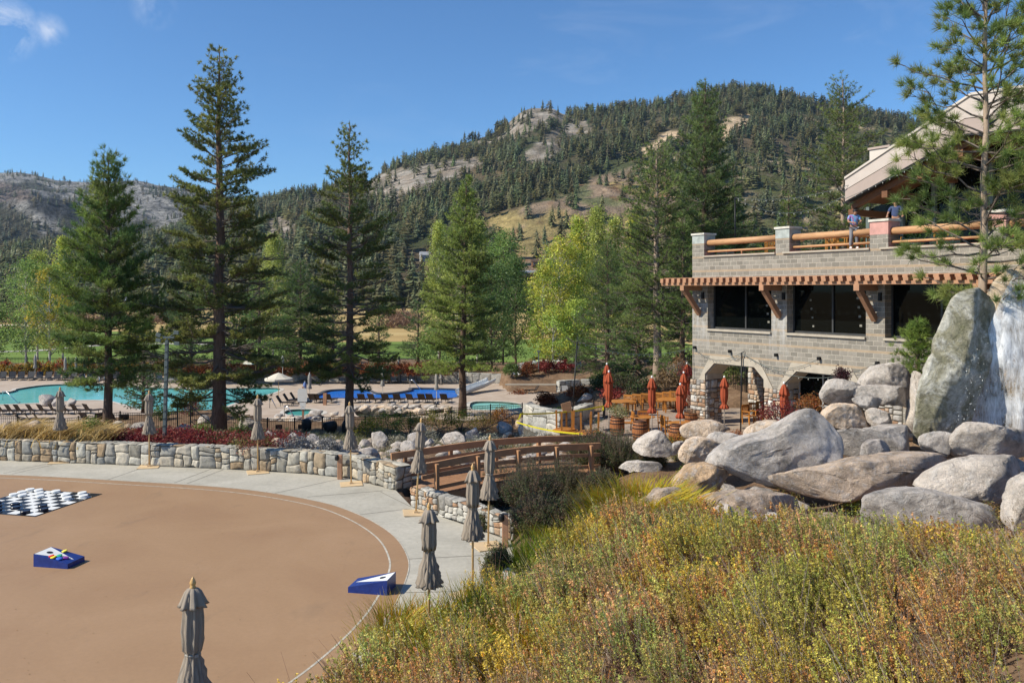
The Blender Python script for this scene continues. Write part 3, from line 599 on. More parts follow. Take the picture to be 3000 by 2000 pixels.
def stone_wall(name, pts, h, dep, cell, seed, pal, label, back=1, z0=0, ends=(1, 1)):
    """pts = foot of the visible face, walls thicken to the left of the run direction"""
    root = empty(name, (0, 0, 0), 0, label, 'wall'); mb = MB(); core = MB(); P3 = [Vector((p[0], p[1], z0)) for p in pts]
    hs = h if hasattr(h, '__len__') else [h] * len(pts)
    for i in range(len(P3) - 1):
        A, B_ = P3[i], P3[i + 1]; t = (B_ - A); L = t.length; t.normalize(); nr = Vector((t.y, -t.x, 0)); h0, h1 = hs[i], hs[i + 1]
        f = lambda u, v, d: A + t * u + nr * d + Vector((0, 0, v * (h0 + (h1 - h0) * u / L)))
        stone_patch(mb, f, L, 1, cell / ((h0 + h1) / 2) if 0 else 1e9, seed + i, pal) if 0 else None
        hm = (h0 + h1) / 2
        stone_patch(mb, lambda u, v, d: A + t * u + nr * d + Vector((0, 0, v * (h0 + (h1 - h0) * u / L) / hm)), L, hm, cell, seed + i, pal)
        stone_patch(mb, lambda u, v, d: A + t * u - nr * (v - .02) + Vector((0, 0, h0 + (h1 - h0) * u / L + d * .6)), L, dep, max(cell, dep * .8), seed + 20 + i, pal)
        if back: stone_patch(mb, lambda u, v, d: B_ - t * u - nr * (dep + d) + Vector((0, 0, v * (h1 + (h0 - h1) * u / L) / hm)), L, hm, cell, seed + 40 + i, pal)
        c = [A + nr * -.02, B_ + nr * -.02, B_ - nr * (dep - .02), A - nr * (dep - .02)]
        core.add([(*p.xy, z0 - .4) for p in c] + [(p.x, p.y, z0 + hh - .02) for p, hh in zip(c, (h0, h1, h1, h0))], [(0, 3, 2, 1), (4, 5, 6, 7), (0, 1, 5, 4), (1, 2, 6, 5), (2, 3, 7, 6), (3, 0, 4, 7)])
        for e, (Q, s_) in enumerate(((A, -1), (B_, 1))):
            if (e == 0 and i == 0 and ends[0]) or (e == 1 and i == len(P3) - 2 and ends[1]):
                stone_patch(mb, (lambda Q, s_: lambda u, v, d: Q - nr * (dep - u if s_ < 0 else u) + t * s_ * d + Vector((0, 0, v)))(Q, s_), dep, hs[i + e], cell, seed + 70 + e, pal)
    mb.build('stone_face', M['stones'], root, smooth=True, col=True); core.build('mortar', M['mortar'], root); return root
stone_wall('stone_wall', [(-45, 39.2), (-30, 36.2), (-21.1, 34.45), (-14, 33.25), (-11.4, 32.8), (-7.8, 31.9), (-6, 31.15), (-4.9, 30.0)], .84, .55, .46, 3, PAL, 'long low wall of large grey and tan fieldstones behind the umbrellas', back=0)
stone_wall('stone_pier', [(-4.95, 30.15), (-4.07, 29.25)], [.84, .8], .7, .36, 9, PAL, 'chunky fieldstone pier where the long wall ends at the footbridge')
stone_wall('stone_wall', [(-3.24, 27.05), (-2.3, 26.05), (-1.3, 24.95), (-.05, 23.4)], [.66, .62, .6, .58], .42, .25, 15, PALW, 'short low wall of pale and orange rubble beside the dark shrubs')
# ================= ROCKS =================
_ico = None
def ico(n=4):
    bm = bmesh.new(); bmesh.ops.create_icosphere(bm, subdivisions=n, radius=1); V = np.array([v.co[:] for v in bm.verts]); Fc = np.array([[v.index for v in f.verts] for f in bm.faces]); bm.free(); return V, Fc
IC4 = ico(5); IC3 = ico(4); IC2 = ico(3)
def nzv(V, sc, seed, oct=5): return np.array([noise.fractal(Vector((v[0] * sc + seed, v[1] * sc, v[2] * sc)), .95, 2.1, oct) for v in V])
def facet(V, r, k=13, p=9, spread=.28):
    Pn = r.normal(size=(k, 3)); Pn /= np.linalg.norm(Pn, axis=1)[:, None]; d = r.uniform(1 - spread, 1, k)
    q = np.maximum(V @ Pn.T, 0) / d; return ((q ** p).sum(1) + .55 ** p) ** (-1 / p)
def clip_planes(Q, r, k, keep=(.72, .93), front=False):
    for _ in range(k):
        n = r.normal(size=3); n[1] = -abs(n[1]) - (1.0 if front else 0); n[2] = n[2] * (.8 if front else 1); n /= np.linalg.norm(n); d = Q @ n; s_ = d.max() * r.uniform(*keep); o = d > s_
        Q[o] -= n * ((d[o] - s_) * .9)[:, None]
    return Q
def ridged(Q, sc, seed): return np.array([1 - abs(noise.noise(Vector((q[0] * sc + seed, q[1] * sc, q[2] * sc)))) * 2 for q in Q])
def boulder_mesh(name, size, seed, mat, ic=None, p=9, rough=.07, z=None):
    V, Fc = ic or IC3; r = rng(seed); f = facet(V, r, 14, p); f *= .86 / np.mean(f); Q = clip_planes(V * f[:, None], r, 13, (.62, .9))
    n = nzv(Q, 1.3, seed * 3.7); n2 = nzv(Q, 4.5, seed * 1.7, 3); Q = Q * (1 + rough * n + rough * .28 * n2)[:, None] * (np.array(size) / 2)
    me = npmesh(name, Q, Fc, mat, smooth=True); return me
def outline_rock(name, OL, Y, dep, seed, mat, tr=None, rough=.05, ic=None):
    """a rock with the outline OL (photo pixels) standing at distance Y with depth dep"""
    if tr: OL = [tr(*p) for p in OL]
    P = [D(x, y, Y) for x, y in OL]; cx = (min(p.x for p in P) + max(p.x for p in P)) / 2; cz = (min(p.z for p in P) + max(p.z for p in P)) / 2
    sp = spline([(p.x - cx, p.z - cz) for p in P], 6, True); V, Fc = ic or IC4; r = rng(seed)
    ang = np.arctan2(V[:, 2], V[:, 0]); A = np.array([[q.x, q.y] for q in sp]); B2 = np.roll(A, -1, 0); rad = np.zeros(len(V))
    dx, dz = np.cos(ang), np.sin(ang); E = B2 - A
    for a, e in zip(A, E):
        den = dx * e[1] - dz * e[0]; den = np.where(abs(den) < 1e-9, 1e-9, den)
        t = (a[0] * e[1] - a[1] * e[0]) / den; s_ = (a[0] * dz - a[1] * dx) / den
        ok = (t > 0) & (s_ >= -1e-6) & (s_ <= 1 + 1e-6); rad = np.where(ok, np.maximum(rad, t), rad)
    ny = V[:, 1]; c = (1 - np.minimum(1, abs(ny)) ** 2.6) ** (1 / 2.2); f = facet(V, r, 12, 8, .3); f = f / f.mean()
    yy = np.sign(ny) * abs(ny) ** .8 * dep / 2 * f
    Q = np.stack([dx * rad * c, yy, dz * rad * c], 1); sz = rad.mean()
    Q = clip_planes(Q, r, 16, (.5, .92), True); n = nzv(Q, 1.3 / sz, seed * 2.3) - 1.3 * np.maximum(0, ridged(Q, 1.6 / sz, seed) - .72); n2 = nzv(Q, 3.8 / sz, seed * 1.3, 4); nn = Q / (np.linalg.norm(Q, axis=1)[:, None] + 1e-6); Q = Q + nn * ((rough * n + rough * .8 * n2) * sz)[:, None]
    for ax, lo, hi in ((0, A[:, 0].min(), A[:, 0].max()), (2, A[:, 1].min(), A[:, 1].max())): a_, b_ = Q[:, ax].min(), Q[:, ax].max(); Q[:, ax] = lo + (Q[:, ax] - a_) * (hi - lo) / (b_ - a_)
    return npmesh(name, Q, Fc, mat, smooth=True, loc=(cx, Y, cz))
t6 = lambda x, y: (2000 + x / 2.352, 1000 + y / 2.352); t3 = lambda x, y: (1400 + x / 3.136, 950 + y / 3.136)
RK = [('A', [(160,830),(300,720),(560,640),(700,560),(850,480),(960,480),(1060,590),(1112,680),(1100,790),(1020,860),(860,930),(760,995),(620,1010),(450,960),(260,900)], 24.6, 2.4, 'granite_grey', 'largest smooth grey boulder, sloping, below the dome shaped rock'),
 ('B', [(650,1010),(850,910),(1000,890),(1200,820),(1400,800),(1600,775),(1860,795),(1885,830),(1700,940),(1500,1010),(1350,1010),(1150,1090),(900,1085),(700,1085)], 23.0, 2.4, 'granite_warm', 'long flat tan slab lying across the rock pile'),
 ('C', [(1650,1000),(1850,850),(2050,800),(2352,800),(2420,900),(2310,960),(2275,1085),(2200,1130),(1950,1095),(1700,1035)], 21.4, 2.2, 'granite', 'pale wedge shaped slab right of the long tan slab'),
 ('D', [(1880,660),(1950,590),(2050,560),(2250,590),(2400,640),(2430,790),(2200,810),(1900,825),(1876,750)], 23.4, 2.0, 'granite', 'rounded white streaked boulder under the foot of the waterfall'),
 ('E', [(1640,690),(1680,640),(1780,620),(1870,640),(1892,690),(1860,760),(1760,782),(1680,762)], 23.9, .9, 'granite_grey', 'small egg shaped wet boulder at the foot of the waterfall'),
 ('F', [(1075,640),(1150,610),(1500,590),(1590,592),(1612,650),(1622,775),(1500,810),(1200,812),(1105,780)], 25.9, 1.9, 'granite', 'wide flat topped boulder behind the egg shaped rock'),
 ('G', [(1248,730),(1290,682),(1380,680),(1435,740),(1445,806),(1250,820)], 24.4, .8, 'granite', 'small white block in front of the flat topped boulder'),
 ('H', [(975,510),(1050,440),(1180,432),(1270,480),(1315,560),(1290,600),(1080,605),(1000,575)], 27.2, 1.8, 'granite_warm', 'brown rounded boulder above the largest grey boulder'),
 ('I', [(1255,290),(1310,190),(1400,150),(1500,150),(1590,210),(1632,290),(1615,390),(1450,420),(1280,380)], 29.2, 2.6, 'granite_grey', 'big smooth grey dome shaped boulder on top of the pile'),
 ('J', [(955,360),(1050,262),(1150,268),(1230,300),(1240,380),(1180,440),(1000,440)], 28.4, 1.6, 'granite', 'white angular boulder left of the dome shaped rock'),
 ('J2', [(1180,330),(1300,300),(1450,310),(1600,330),(1612,400),(1560,465),(1400,440),(1230,440)], 28.0, 1.3, 'granite', 'pale cracked boulder directly below the dome shaped rock'),
 ('K', [(1170,400),(1240,375),(1340,390),(1390,430),(1340,480),(1230,460)], 27.3, .8, 'granite_grey', 'small pale stone wedged under the cracked boulder'),
 ('K2', [(1280,480),(1340,460),(1440,510),(1450,570),(1340,590),(1290,560)], 26.9, .9, 'granite_grey', 'dark wet stone at the mouth of the small cascade'),
 ('L', [(1298,1200),(1340,1100),(1500,1040),(1700,1030),(1900,1080),(2100,1150),(2235,1210),(2200,1330),(1500,1340),(1310,1290)], 19.9, 2.2, 'granite_grey', 'broad grey boulder half hidden by shrubs under the wedge slab'),
 ('M', [(2280,1140),(2310,1000),(2360,940),(2500,900),(2640,1000),(2640,1340),(2300,1330)], 18.6, 1.6, 'granite', 'grey boulder at the right edge below the wedge slab'),
 ('N', [(-70,990),(0,900),(60,860),(170,842),(240,875),(330,885),(352,905),(250,1005),(100,1075),(0,1085),(-60,1050)], 24.2, 1.6, 'granite_orange', 'orange tan boulder left of the largest grey boulder'),
 ('O', [(-15,740),(50,672),(150,660),(262,705),(262,775),(180,835),(60,850),(-20,820)], 27.4, 1.4, 'granite_warm', 'brown boulder above the orange tan boulder'),
 ('R', [(430,650),(470,590),(600,543),(690,560),(640,640),(500,680)], 28.8, 1.2, 'granite_warm', 'pale tan boulder in front of the red leaved bush'),
 ('S', [(-10,1190),(100,1100),(400,1040),(700,1060),(830,1125),(830,1260),(300,1330),(0,1320)], 22.0, 1.8, 'granite_warm', 'low tan boulder under the long slab, partly in the shrubs'),
 ('S2', [(-330,1180),(-220,1060),(-80,1010),(20,1040),(60,1180),(-60,1300),(-300,1300)], 22.6, 1.3, 'granite_warm', 'tan boulder beside the golden grass clump'),
 ('V', [(1600,220),(1640,218),(1665,260),(1650,420),(1625,600),(1560,620),(1600,400)], 27.6, 1.0, 'granite', 'narrow pale stone between the dome rock and the waterfall slab')]
RK3 = [('P', [(1872,960),(1950,905),(2100,885),(2210,895),(2345,985),(2250,1000),(2240,1060),(1990,1060),(1890,1040)], 30.6, 1.8, 'granite_warm', 'pinkish flat boulder at the edge of the dining patio'),
 ('P2', [(2100,1060),(2180,1000),(2300,1000),(2420,1030),(2400,1120),(2230,1150),(2110,1130)], 29.4, 1.4, 'granite', 'pale boulder right of the pinkish flat boulder'),
 ('Q', [(1435,1140),(1560,1040),(1690,988),(1760,1060),(1840,1185),(1700,1215),(1500,1205)], 31.2, 1.7, 'granite', 'pale pyramid shaped boulder in front of the barrels'),
 ('Q2', [(1895,1130),(1930,1060),(2060,1050),(2200,1110),(2240,1180),(2100,1260),(1920,1280)], 28.4, 1.6, 'granite_warm', 'rounded two tone boulder below the pinkish flat boulder'),
 ('Q3', [(1790,1110),(1850,1075),(1920,1090),(1900,1170),(1810,1160)], 30.0, .7, 'granite_grey', 'small blue grey stone between two pale boulders'),
 ('Q4', [(1320,1320),(1400,1265),(1620,1265),(1700,1300),(1640,1360),(1330,1350)], 27.0, 1.2, 'granite', 'flat pale stone behind the golden grass clump')]
for rk in ([(n, [t6(*p) for p in o], *rest) for n, o, *rest in RK] + [(n, [t3(*p) for p in o], *rest) for n, o, *rest in RK3]):
    nm, ol, Y, dep, mt, lab = rk; o = outline_rock('boulder', ol, Y, dep, sum(map(ord, nm)) + 3, M[mt]); tag(o, lab, 'boulder')
# waterfall
w1 = tag(outline_rock('waterfall_rock', [(2690,1290),(2700,1160),(2735,1020),(2760,940),(2795,866),(2850,842),(2930,856),(2945,900),(2915,1000),(2870,1120),(2830,1250),(2800,1320),(2700,1320)], 25.9, 1.5, 31, M['moss'], rough=.045), 'tall upright granite slab left of the waterfall, streaked with lichen', 'rock')
m = NT('wet_rock'); f = m.noise(.9, 8, .7, dist=.6); c = m.ramp(f, [(.32, (.14, .10, .05)), (.46, (.36, .28, .19)), (.55, (.48, .36, .24)), (.68, (.66, .6, .52))]); m.bump(m.noise(3, 8, .7), .8, .06); M['wet'] = m.done(c, .5, .35)
w2 = tag(outline_rock('cascade_rock', [(2765,1330),(2795,1250),(2850,1100),(2900,960),(2938,860),(2995,790),(3150,740),(3300,800),(3320,1330)], 26.3, 2.2, 47, M['wet'], rough=.035), 'wet orange brown rock face the waterfall runs over', 'rock')
from mathutils.bvhtree import BVHTree
def bvh(o): me = o.data; return BVHTree.FromPolygons([(v.co + o.location) for v in me.vertices], [tuple(p.vertices) for p in me.polygons])
bv = bvh(w2); C0 = Vector((0, 0, CAMZ)); NU, NV = 60, 70; V = []; okk = {}
for j in range(NV + 1):
    t = j / NV; yl = 800 + (1290 - 800) * t
    xl = np.interp(yl, [770, 850, 930, 1060, 1230, 1300], [2990, 2945, 2908, 2858, 2800, 2785]); xr = np.interp(yl, [770, 1300], [3060, 2990]) + 60 * math.sin(t * 2)
    for i in range(NU + 1):
        px = xl + (xr + 40 - xl) * i / NU; dd = (D(px, yl, 20) - C0).normalized(); h_ = bv.ray_cast(C0, dd)
        p = (h_[0] if h_[0] else C0 + dd * 25.4) - dd * (.1 + .05 * noise.noise(Vector((px * .03, yl * .008, 0)))); V.append(p)
i = np.arange((NU + 1) * (NV + 1)).reshape(NV + 1, NU + 1); Fq = np.stack([i[:-1, :-1], i[1:, :-1], i[1:, 1:], i[:-1, 1:]], -1).reshape(-1, 4)
m = NT('falling_water'); mpn = m.n('ShaderNodeMapping'); mpn.inputs['Scale'].default_value = (5, 5, .9); mpn.inputs['Rotation'].default_value = (0, .45, 0); m.L(m.tc.outputs['Object'], mpn.inputs[0])
f = m.noise(1.4, 10, .78, dist=.6, vec=mpn.outputs[0]); f2 = m.noise(.9, 5, .6); a = m.math('ADD', m.math('MULTIPLY', f, .75), m.math('MULTIPLY', f2, .6))
al = m.ramp(a, [(.55, (.0, .0, .0)), (.64, (.45, .45, .45)), (.78, (.97, .97, .97))]); m.L(al, m.b.inputs['Alpha']); m.bump(f, .6, .05); m.b.inputs['Roughness'].default_value = .6
wf = npmesh('waterfall', V, Fq, m.done((.80, .81, .82), .6, .3), smooth=True); tag(wf, 'white water streaming down the orange rock face', 'waterfall')
# spray
r = rng(6); n = 900; t = r.random(n); u = r.random(n) ** 1.5; yy = 860 + 420 * t; xx = np.interp(yy, [770, 850, 930, 1060, 1230, 1300], [2990, 2948, 2915, 2850, 2790, 2770]) - 10 + u * 190; P = np.array([D(x, y, 25.0 + .3 * q) for x, y, q in zip(xx, yy, r.random(n))])
s_ = .003 + .005 * r.random(n); off = r.normal(size=(n, 3, 3)) * s_[:, None, None]; off[:, :, 2] *= 2.2; Vs = (P[:, None] + off).reshape(-1, 3)
npmesh('spray', Vs, np.arange(3 * n).reshape(-1, 3), m.m and M['white'], parent=wf)
# scattered boulders from their foot and size in the photo
def px_rock(px, pyb, w, h, mat='granite', label=None, group=None, seed=0, z=None, sink=.12, dz=0):
    p = hit(px, pyb) if z is None else G(px, pyb, z); k = p.y / F; sx, szz = w * k, h * k
    o = boulder_mesh('boulder', (sx * 1.12, min(sx, szz * 1.6) * 1.1, szz * 1.35), seed or int(px * 7 + pyb), M[mat], IC3 if w > 40 else IC2)
    o.location = (p.x, p.y + min(sx, szz) * .3, p.z + szz * .42 - sink * szz + dz); tag(o, label, 'boulder', group); return o
BL = [(70, 1326, 90, 68, 'granite_warm', 'large tan boulder sitting at the left end of the fieldstone wall'), (8, 1330, 45, 62, 'granite_warm', 'cream boulder cut by the left edge of the photo'), (110, 1310, 40, 30, 'granite', 'grey boulder tucked behind the large tan boulder'),
 (112, 1352, 70, 28, 'granite', 'flat stone at the foot of the large tan boulder'),
 (130, 1190, 52, 42, 'granite', 'pale rounded boulder beside the big pool loungers', -2.3), (165, 1190, 45, 24, 'granite', 'low pale boulder joined to the rounded poolside boulder', -2.3), (200, 1190, 24, 28, 'granite', 'small grey boulder right of the poolside pair', -2.3),
 (338, 1262, 50, 38, 'granite', 'pale boulder behind the trunk of the left pine'), (372, 1262, 34, 26, 'granite_warm', 'tan boulder under the black table by the fence'), (402, 1262, 44, 30, 'granite', 'grey boulder behind the second taupe umbrella'), (532, 1272, 56, 40, 'granite_grey', 'dark grey boulder behind the black gate'), (590, 1240, 36, 28, 'granite', 'pale boulder seen above the gate railing'),
 (722, 1266, 60, 48, 'granite', 'white boulder behind the third taupe umbrella'), (745, 1200, 34, 40, 'granite', 'pale upright boulder by the hot tub stairs'), (805, 1176, 40, 26, 'granite', 'flat white boulder by the open cream parasol'),
 (868, 1222, 36, 24, 'granite', 'round pale boulder on the hot tub rim'), (905, 1222, 26, 18, 'granite', 'small pale boulder beside the hot tub'), (940, 1200, 34, 20, 'granite_warm', 'low boulder left of the stacked pond rocks'), (984, 1196, 40, 34, 'granite', 'grey boulder left of the central pine trunk'), (1005, 1182, 30, 24, 'granite', 'pale boulder touching the central pine trunk'), (985, 1216, 50, 36, 'granite', 'large pale boulder in front of the central pine'),
 (1132, 1185, 44, 22, 'granite', 'long white boulder in front of the blue pool'), (1103, 1196, 32, 18, 'granite_grey', 'grey rounded boulder over the pond edge'), (1238, 1190, 32, 24, 'granite_warm', 'tan boulder at the end of the dark lounger row'), (1225, 1204, 34, 18, 'granite_warm', 'tan boulder above the small pond cascade'), (1297, 1204, 24, 16, 'granite_warm', 'small tan boulder at the right end of the pond rocks'),
 (905, 1310, 64, 40, 'granite_grey', 'dark boulder under the black fence behind the wall'), (855, 1302, 44, 36, 'granite', 'pale boulder left of the black tarp'), (800, 1296, 44, 30, 'granite', 'grey boulder near the red leaved shrub end'), (812, 1320, 60, 40, 'granite_warm', 'tan boulder in the dry grass behind the wall'), (952, 1318, 60, 34, 'granite', 'flat grey boulder behind the wall below the tarp'), (1015, 1330, 70, 30, 'granite', 'low boulder behind the fourth umbrella'), (930, 1330, 60, 22, 'granite', 'flat slab lying just above the wall top'),
 (1108, 1322, 66, 50, 'granite', 'large pale boulder in front of the yellow green bush'), (1065, 1320, 44, 40, 'granite', 'white boulder between umbrella and the large pale boulder'), (1165, 1320, 52, 34, 'granite_grey', 'grey boulder right of the large pale boulder'), (1215, 1312, 60, 52, 'granite', 'grey rounded boulder behind the fifth umbrella'), (1255, 1315, 34, 38, 'granite', 'small upright boulder beside the footbridge rail'), (1325, 1308, 92, 44, 'granite', 'wide rounded boulder above the footbridge rail'), (1387, 1298, 46, 44, 'granite', 'pale boulder left of the stair handrail'), (1420, 1305, 50, 30, 'granite', 'grey boulder under the stair handrail'), (1200, 1332, 60, 30, 'granite', 'flat rock over the stream bank by the bridge end'),
 (1478, 1268, 56, 36, 'granite', 'grey boulder below the yellow tape'), (1530, 1256, 34, 40, 'granite_warm', 'tan boulder under the tape post'), (1552, 1272, 50, 36, 'granite', 'pale boulder right of the tape post'), (1588, 1278, 50, 26, 'granite', 'flat pale boulder below the upturned tables'), (1552, 1206, 40, 34, 'granite_warm', 'round tan boulder at the top of the curved wall'), (1720, 1178, 44, 26, 'granite', 'pale boulder by the black handrail of the patio'), (1688, 1082, 32, 34, 'granite', 'pale boulder up the mulch slope by the junipers'), (1580, 1300, 70, 30, 'granite', 'flat boulder beside the far end of the bridge'),
 (1600, 1318, 90, 26, 'granite_warm', 'long low rock under the bridge rail'), (1655, 1322, 60, 26, 'granite', 'rock under the far end of the bridge')]
for b in BL:
    px_rock(b[0], b[1], b[2], b[3], b[4], b[5], None, 0, b[6] if len(b) > 6 else None)
# foreground stones peeping out of the shrubs
for b in [(1500, 1740, 90, 60, 'granite', 'pale flat boulder at the right edge of the pavement among grasses'), (1415, 1690, 34, 30, 'granite_grey', 'small grey rock by the shrub at the pavement edge'), (1880, 1530, 46, 44, 'granite', 'pale rock left of the golden grass clump'), (1640, 1470, 44, 34, 'granite', 'white rock half buried in the dark green shrubs'), (1725, 1420, 50, 34, 'granite', 'white rock below the dark green shrubs near the bridge'),
          (1400, 1880, 60, 50, 'granite', 'grey stone among the grasses at the bottom'), (2190, 1990, 70, 50, 'granite', 'pale stone at the bottom edge of the photo in the thicket'), (1960, 1600, 90, 60, 'granite', 'large pale stone in the thicket right of the golden clump'), (2120, 1560, 120, 70, 'granite', 'broad pale rock behind the thicket below the long slab'), (2720, 1600, 100, 50, 'granite_warm', 'tan rock half hidden under the broad grey boulder'), (1580, 1545, 40, 30, 'granite', 'small pale rock above the yellow grass')]:
    px_rock(*b[:5], label=b[5], sink=.25, dz=.15)
# many small rocks: stream banks, pond edge, curved patio wall
def rock_group(n, P, w0, w1, label, group, seed, zf=None, mats=('granite', 'granite_warm', 'granite_grey'), flat=.6):
    r = random.Random(seed); T = [boulder_mesh('rock', (1, .9, flat), seed * 10 + i, M[mats[i % len(mats)]], IC2, 12) for i in range(5)]
    for i in range(n):
        for _ in range(50):
            x = r.uniform(min(p[0] for p in P), max(p[0] for p in P)); y = r.uniform(min(p[1] for p in P), max(p[1] for p in P))
            if inpoly(x, y, P): break
        p = hit(x, y) if zf is None else G(x, y, zf); s_ = r.uniform(w0, w1)
        o = T[i] if i < 5 else T[r.randrange(5)].copy()
        if i >= 5: COL.objects.link(o)
        o.location = (p.x, p.y, p.z + s_ * .12); o.rotation_euler = (r.uniform(-.2, .2), r.uniform(-.2, .2), r.uniform(0, 6.28)); o.scale = (s_ * r.uniform(.7, 1.3), s_, s_ * r.uniform(.7, 1.2))
        tag(o, label, 'rock', group)
rock_group(70, [(1030, 1340), (1110, 1330), (1200, 1345), (1330, 1325), (1520, 1320), (1640, 1330), (1640, 1352), (1480, 1362), (1330, 1372), (1170, 1370), (1090, 1362)], .3, .75, 'small grey rock on the stream banks by the footbridge', 'rocks along the stream', 3)
rock_group(60, [(1040, 1194), (1240, 1192), (1320, 1196), (1330, 1208), (1235, 1212), (1040, 1204)], .5, 1.1, 'small stacked rock on the far rim of the dark pond', 'rocks stacked round the pond', 5, -2.2)
rock_group(60, [(930, 1212), (1040, 1222), (1040, 1250), (960, 1262), (840, 1262), (720, 1262), (800, 1225), (900, 1222)], .5, 1.2, 'small rock between the hot tubs and the black fence', 'rocks round the hot tubs', 7, -2.2)
rock_group(55, [(820, 1322), (1040, 1300), (1300, 1300), (1500, 1270), (1480, 1312), (1250, 1330), (1060, 1345), (860, 1338)], .4, .9, 'small rock in the dry garden behind the wall', 'rocks in the dry garden', 9)
rock_group(46, [(2020, 1330), (2150, 1290), (2480, 1300), (2600, 1240), (2820, 1290), (2990, 1330), (2990, 1440), (2700, 1400), (2500, 1480), (2300, 1510), (2050, 1480)], .5, 1.25, 'smaller granite rock wedged between the large boulders', 'rocks filling the boulder pile', 11)
rock_group(30, [(2000, 1480), (2300, 1500), (2800, 1530), (2990, 1560), (2990, 1620), (2300, 1560), (1950, 1540)], .35, .9, 'small rock at the foot of the boulder pile above the shrubs', 'rocks at the foot of the boulders', 13)
stone_wall('curved_stone_wall', [tuple(G(*p, -.3).xy) for p in [(1532, 1240), (1560, 1255), (1600, 1262), (1640, 1268), (1690, 1262), (1740, 1240)]], 1.3, .6, .7, 33, [(.40, .38, .34), (.34, .33, .30), (.45, .42, .36)], 'curved wall of pale boulders round the sunken fire pit', z0=-.5)
stone_wall('retaining_wall', [tuple(G(*p, -2.3).xy) for p in [(545, 1108), (700, 1113), (900, 1117), (1150, 1119), (1340, 1119), (1470, 1124)]], 1.0, .5, 1.1, 51, [(.36, .34, .3), (.42, .4, .36), (.3, .29, .27)], 'pale stone retaining wall behind the far lounger row', z0=-2.35, back=0)
stone_wall('retaining_wall', [tuple(G(*p, -1.9).xy) for p in [(1640, 1142), (1700, 1138), (1800, 1140)]], 1.2, .6, .8, 57, [(.40, .38, .34), (.34, .33, .30)], 'low pale stone wall on the mulch slope behind the grey loungers', z0=-2.3)
# ================= PLAZA OBJECTS =================
def taupe_umbrella(seed):
    r = random.Random(seed); root = empty('patio_umbrella', (0, 0, 0))
    MB().box((0, 0, .012), (.78, .78, .024)).box((0, 0, .05), (.12, .12, .06)).build('base_plate', M['plate'], root)
    MB().lathe([(.026, 0), (.026, 2.9)], n=10).build('pole', M['pole'], root, smooth=True)
    MB().lathe([(.03, 2.86), (.045, 2.885), (.03, 2.9), (.042, 2.93), (.045, 2.95), (.02, 3.005), (.004, 3.03)], n=12).build('finial', M['gold'], root, smooth=True)
    ph = r.random() * 6; tz = 1.96 + r.uniform(-.08, .08); N = 72
    def fold(a, i, k=8, am=.16): return 1 + am * math.sin(k * a + ph + .25 * i * (i % 2)) + .07 * math.sin(17 * a + ph * 2 + i * .4) + .04 * math.sin(29 * a + i)
    prof = [(.04, 2.84), (.1, 2.78), (.125, 2.6), (.132, 2.45), (.135, 2.3), (.13, 2.15), (.118, 2.03), (.095, tz + .02), (.092, tz - .02), (.115, 1.86), (.16, 1.7), (.2, 1.52), (.232, 1.36), (.24, 1.30), (.2, 1.305), (.05, 1.34)]
    MB().lathe(prof, n=N, fold=lambda a, i: fold(a, i, 8, .05 + .15 * (i / 9 if i < 9 else 1.1))).build('canopy', M['taupe'], root, smooth=True)
    vp = [(.03, 2.88), (.07, 2.865), (.105, 2.82), (.13, 2.74), (.155, 2.66), (.17, 2.62), (.15, 2.625)]
    MB().lathe(vp, n=N, fold=lambda a, i: 1 + (.02 + .05 * i) * math.sin(7 * a + ph) + .02 * i * math.sin(15 * a + 1)).build('valance', M['taupe'], root, smooth=True)
    MB().lathe([(.1, tz + .014), (.108, tz), (.1, tz - .014)], n=20).box((.02, -.11, tz), (.05, .03, .04)).build('tie', M['greyfab'], root)
    return root
UP = [taupe_umbrella(s) for s in (1, 2, 3)]
UL = [(176, 1353, 1132, 0, 'first taupe umbrella from the left, in front of the fieldstone wall'), (437, 1367, 1142, 0, 'taupe umbrella left of the grey floodlight post'), (755, 1383, 1155, 0, 'taupe umbrella below the trunk of the tallest pine'), (1029, 1418, 1175, -.02, 'taupe umbrella beside the wooden bollard and the stone pier'),
      (1218, 1503, 1223, .06, 'leaning taupe umbrella at the near end of the footbridge'), (1430, 1600, 1273, .02, 'taupe umbrella against the dark green shrubs'), (1385, 1743, 1357, 0, 'taupe umbrella between the rubble wall and the tall grasses'), (1257, 1898, 1470, 0, 'tied taupe umbrella nearest the second bean bag board'), (565, 2329, 1688, 0, 'largest taupe umbrella, cut off by the bottom edge')]
r = random.Random(4); used = set()
for i, (px, pb, pt, lean, lab) in enumerate(UL):
    k = i % 3; Y = 17150 / (pb - HOR); p = Vector(((px - 1500) / F * Y, Y, 0)); u = UP[k] if k not in used else copy_tree(UP[k]); used.add(k)
    H_ = (pb - pt) * Y / F; u.location = p; u.rotation_euler = (0, lean, r.uniform(-.3, .3) + .45); u.scale = (1, 1, H_ / 3.03); tag(u, lab, 'umbrella', 'taupe umbrellas round the plaza')
# bollard lights
def bollard(px, pb, h, lab, rz=0):
    p = G(px, pb, 0); b = empty('bollard_light', p, rz, lab, 'bollard'); MB().box((0, 0, h / 2), (.17, .17, h)).build('post', M['timber'], b, bevel=.012)
    MB().lathe([(.0, 0), (.06, .01), (.085, .05), (.085, .16), (.06, .2), (0, .21)], (-.1, -.06, h - .2), 12).build('lamp', M['metal_black'], b, smooth=True); return b
bollard(996, 1403, .9, 'short wooden bollard with a black lamp in front of the fieldstone wall'); bollard(1480, 1600, .9, 'wooden bollard with a caged lamp at the end of the rubble wall')
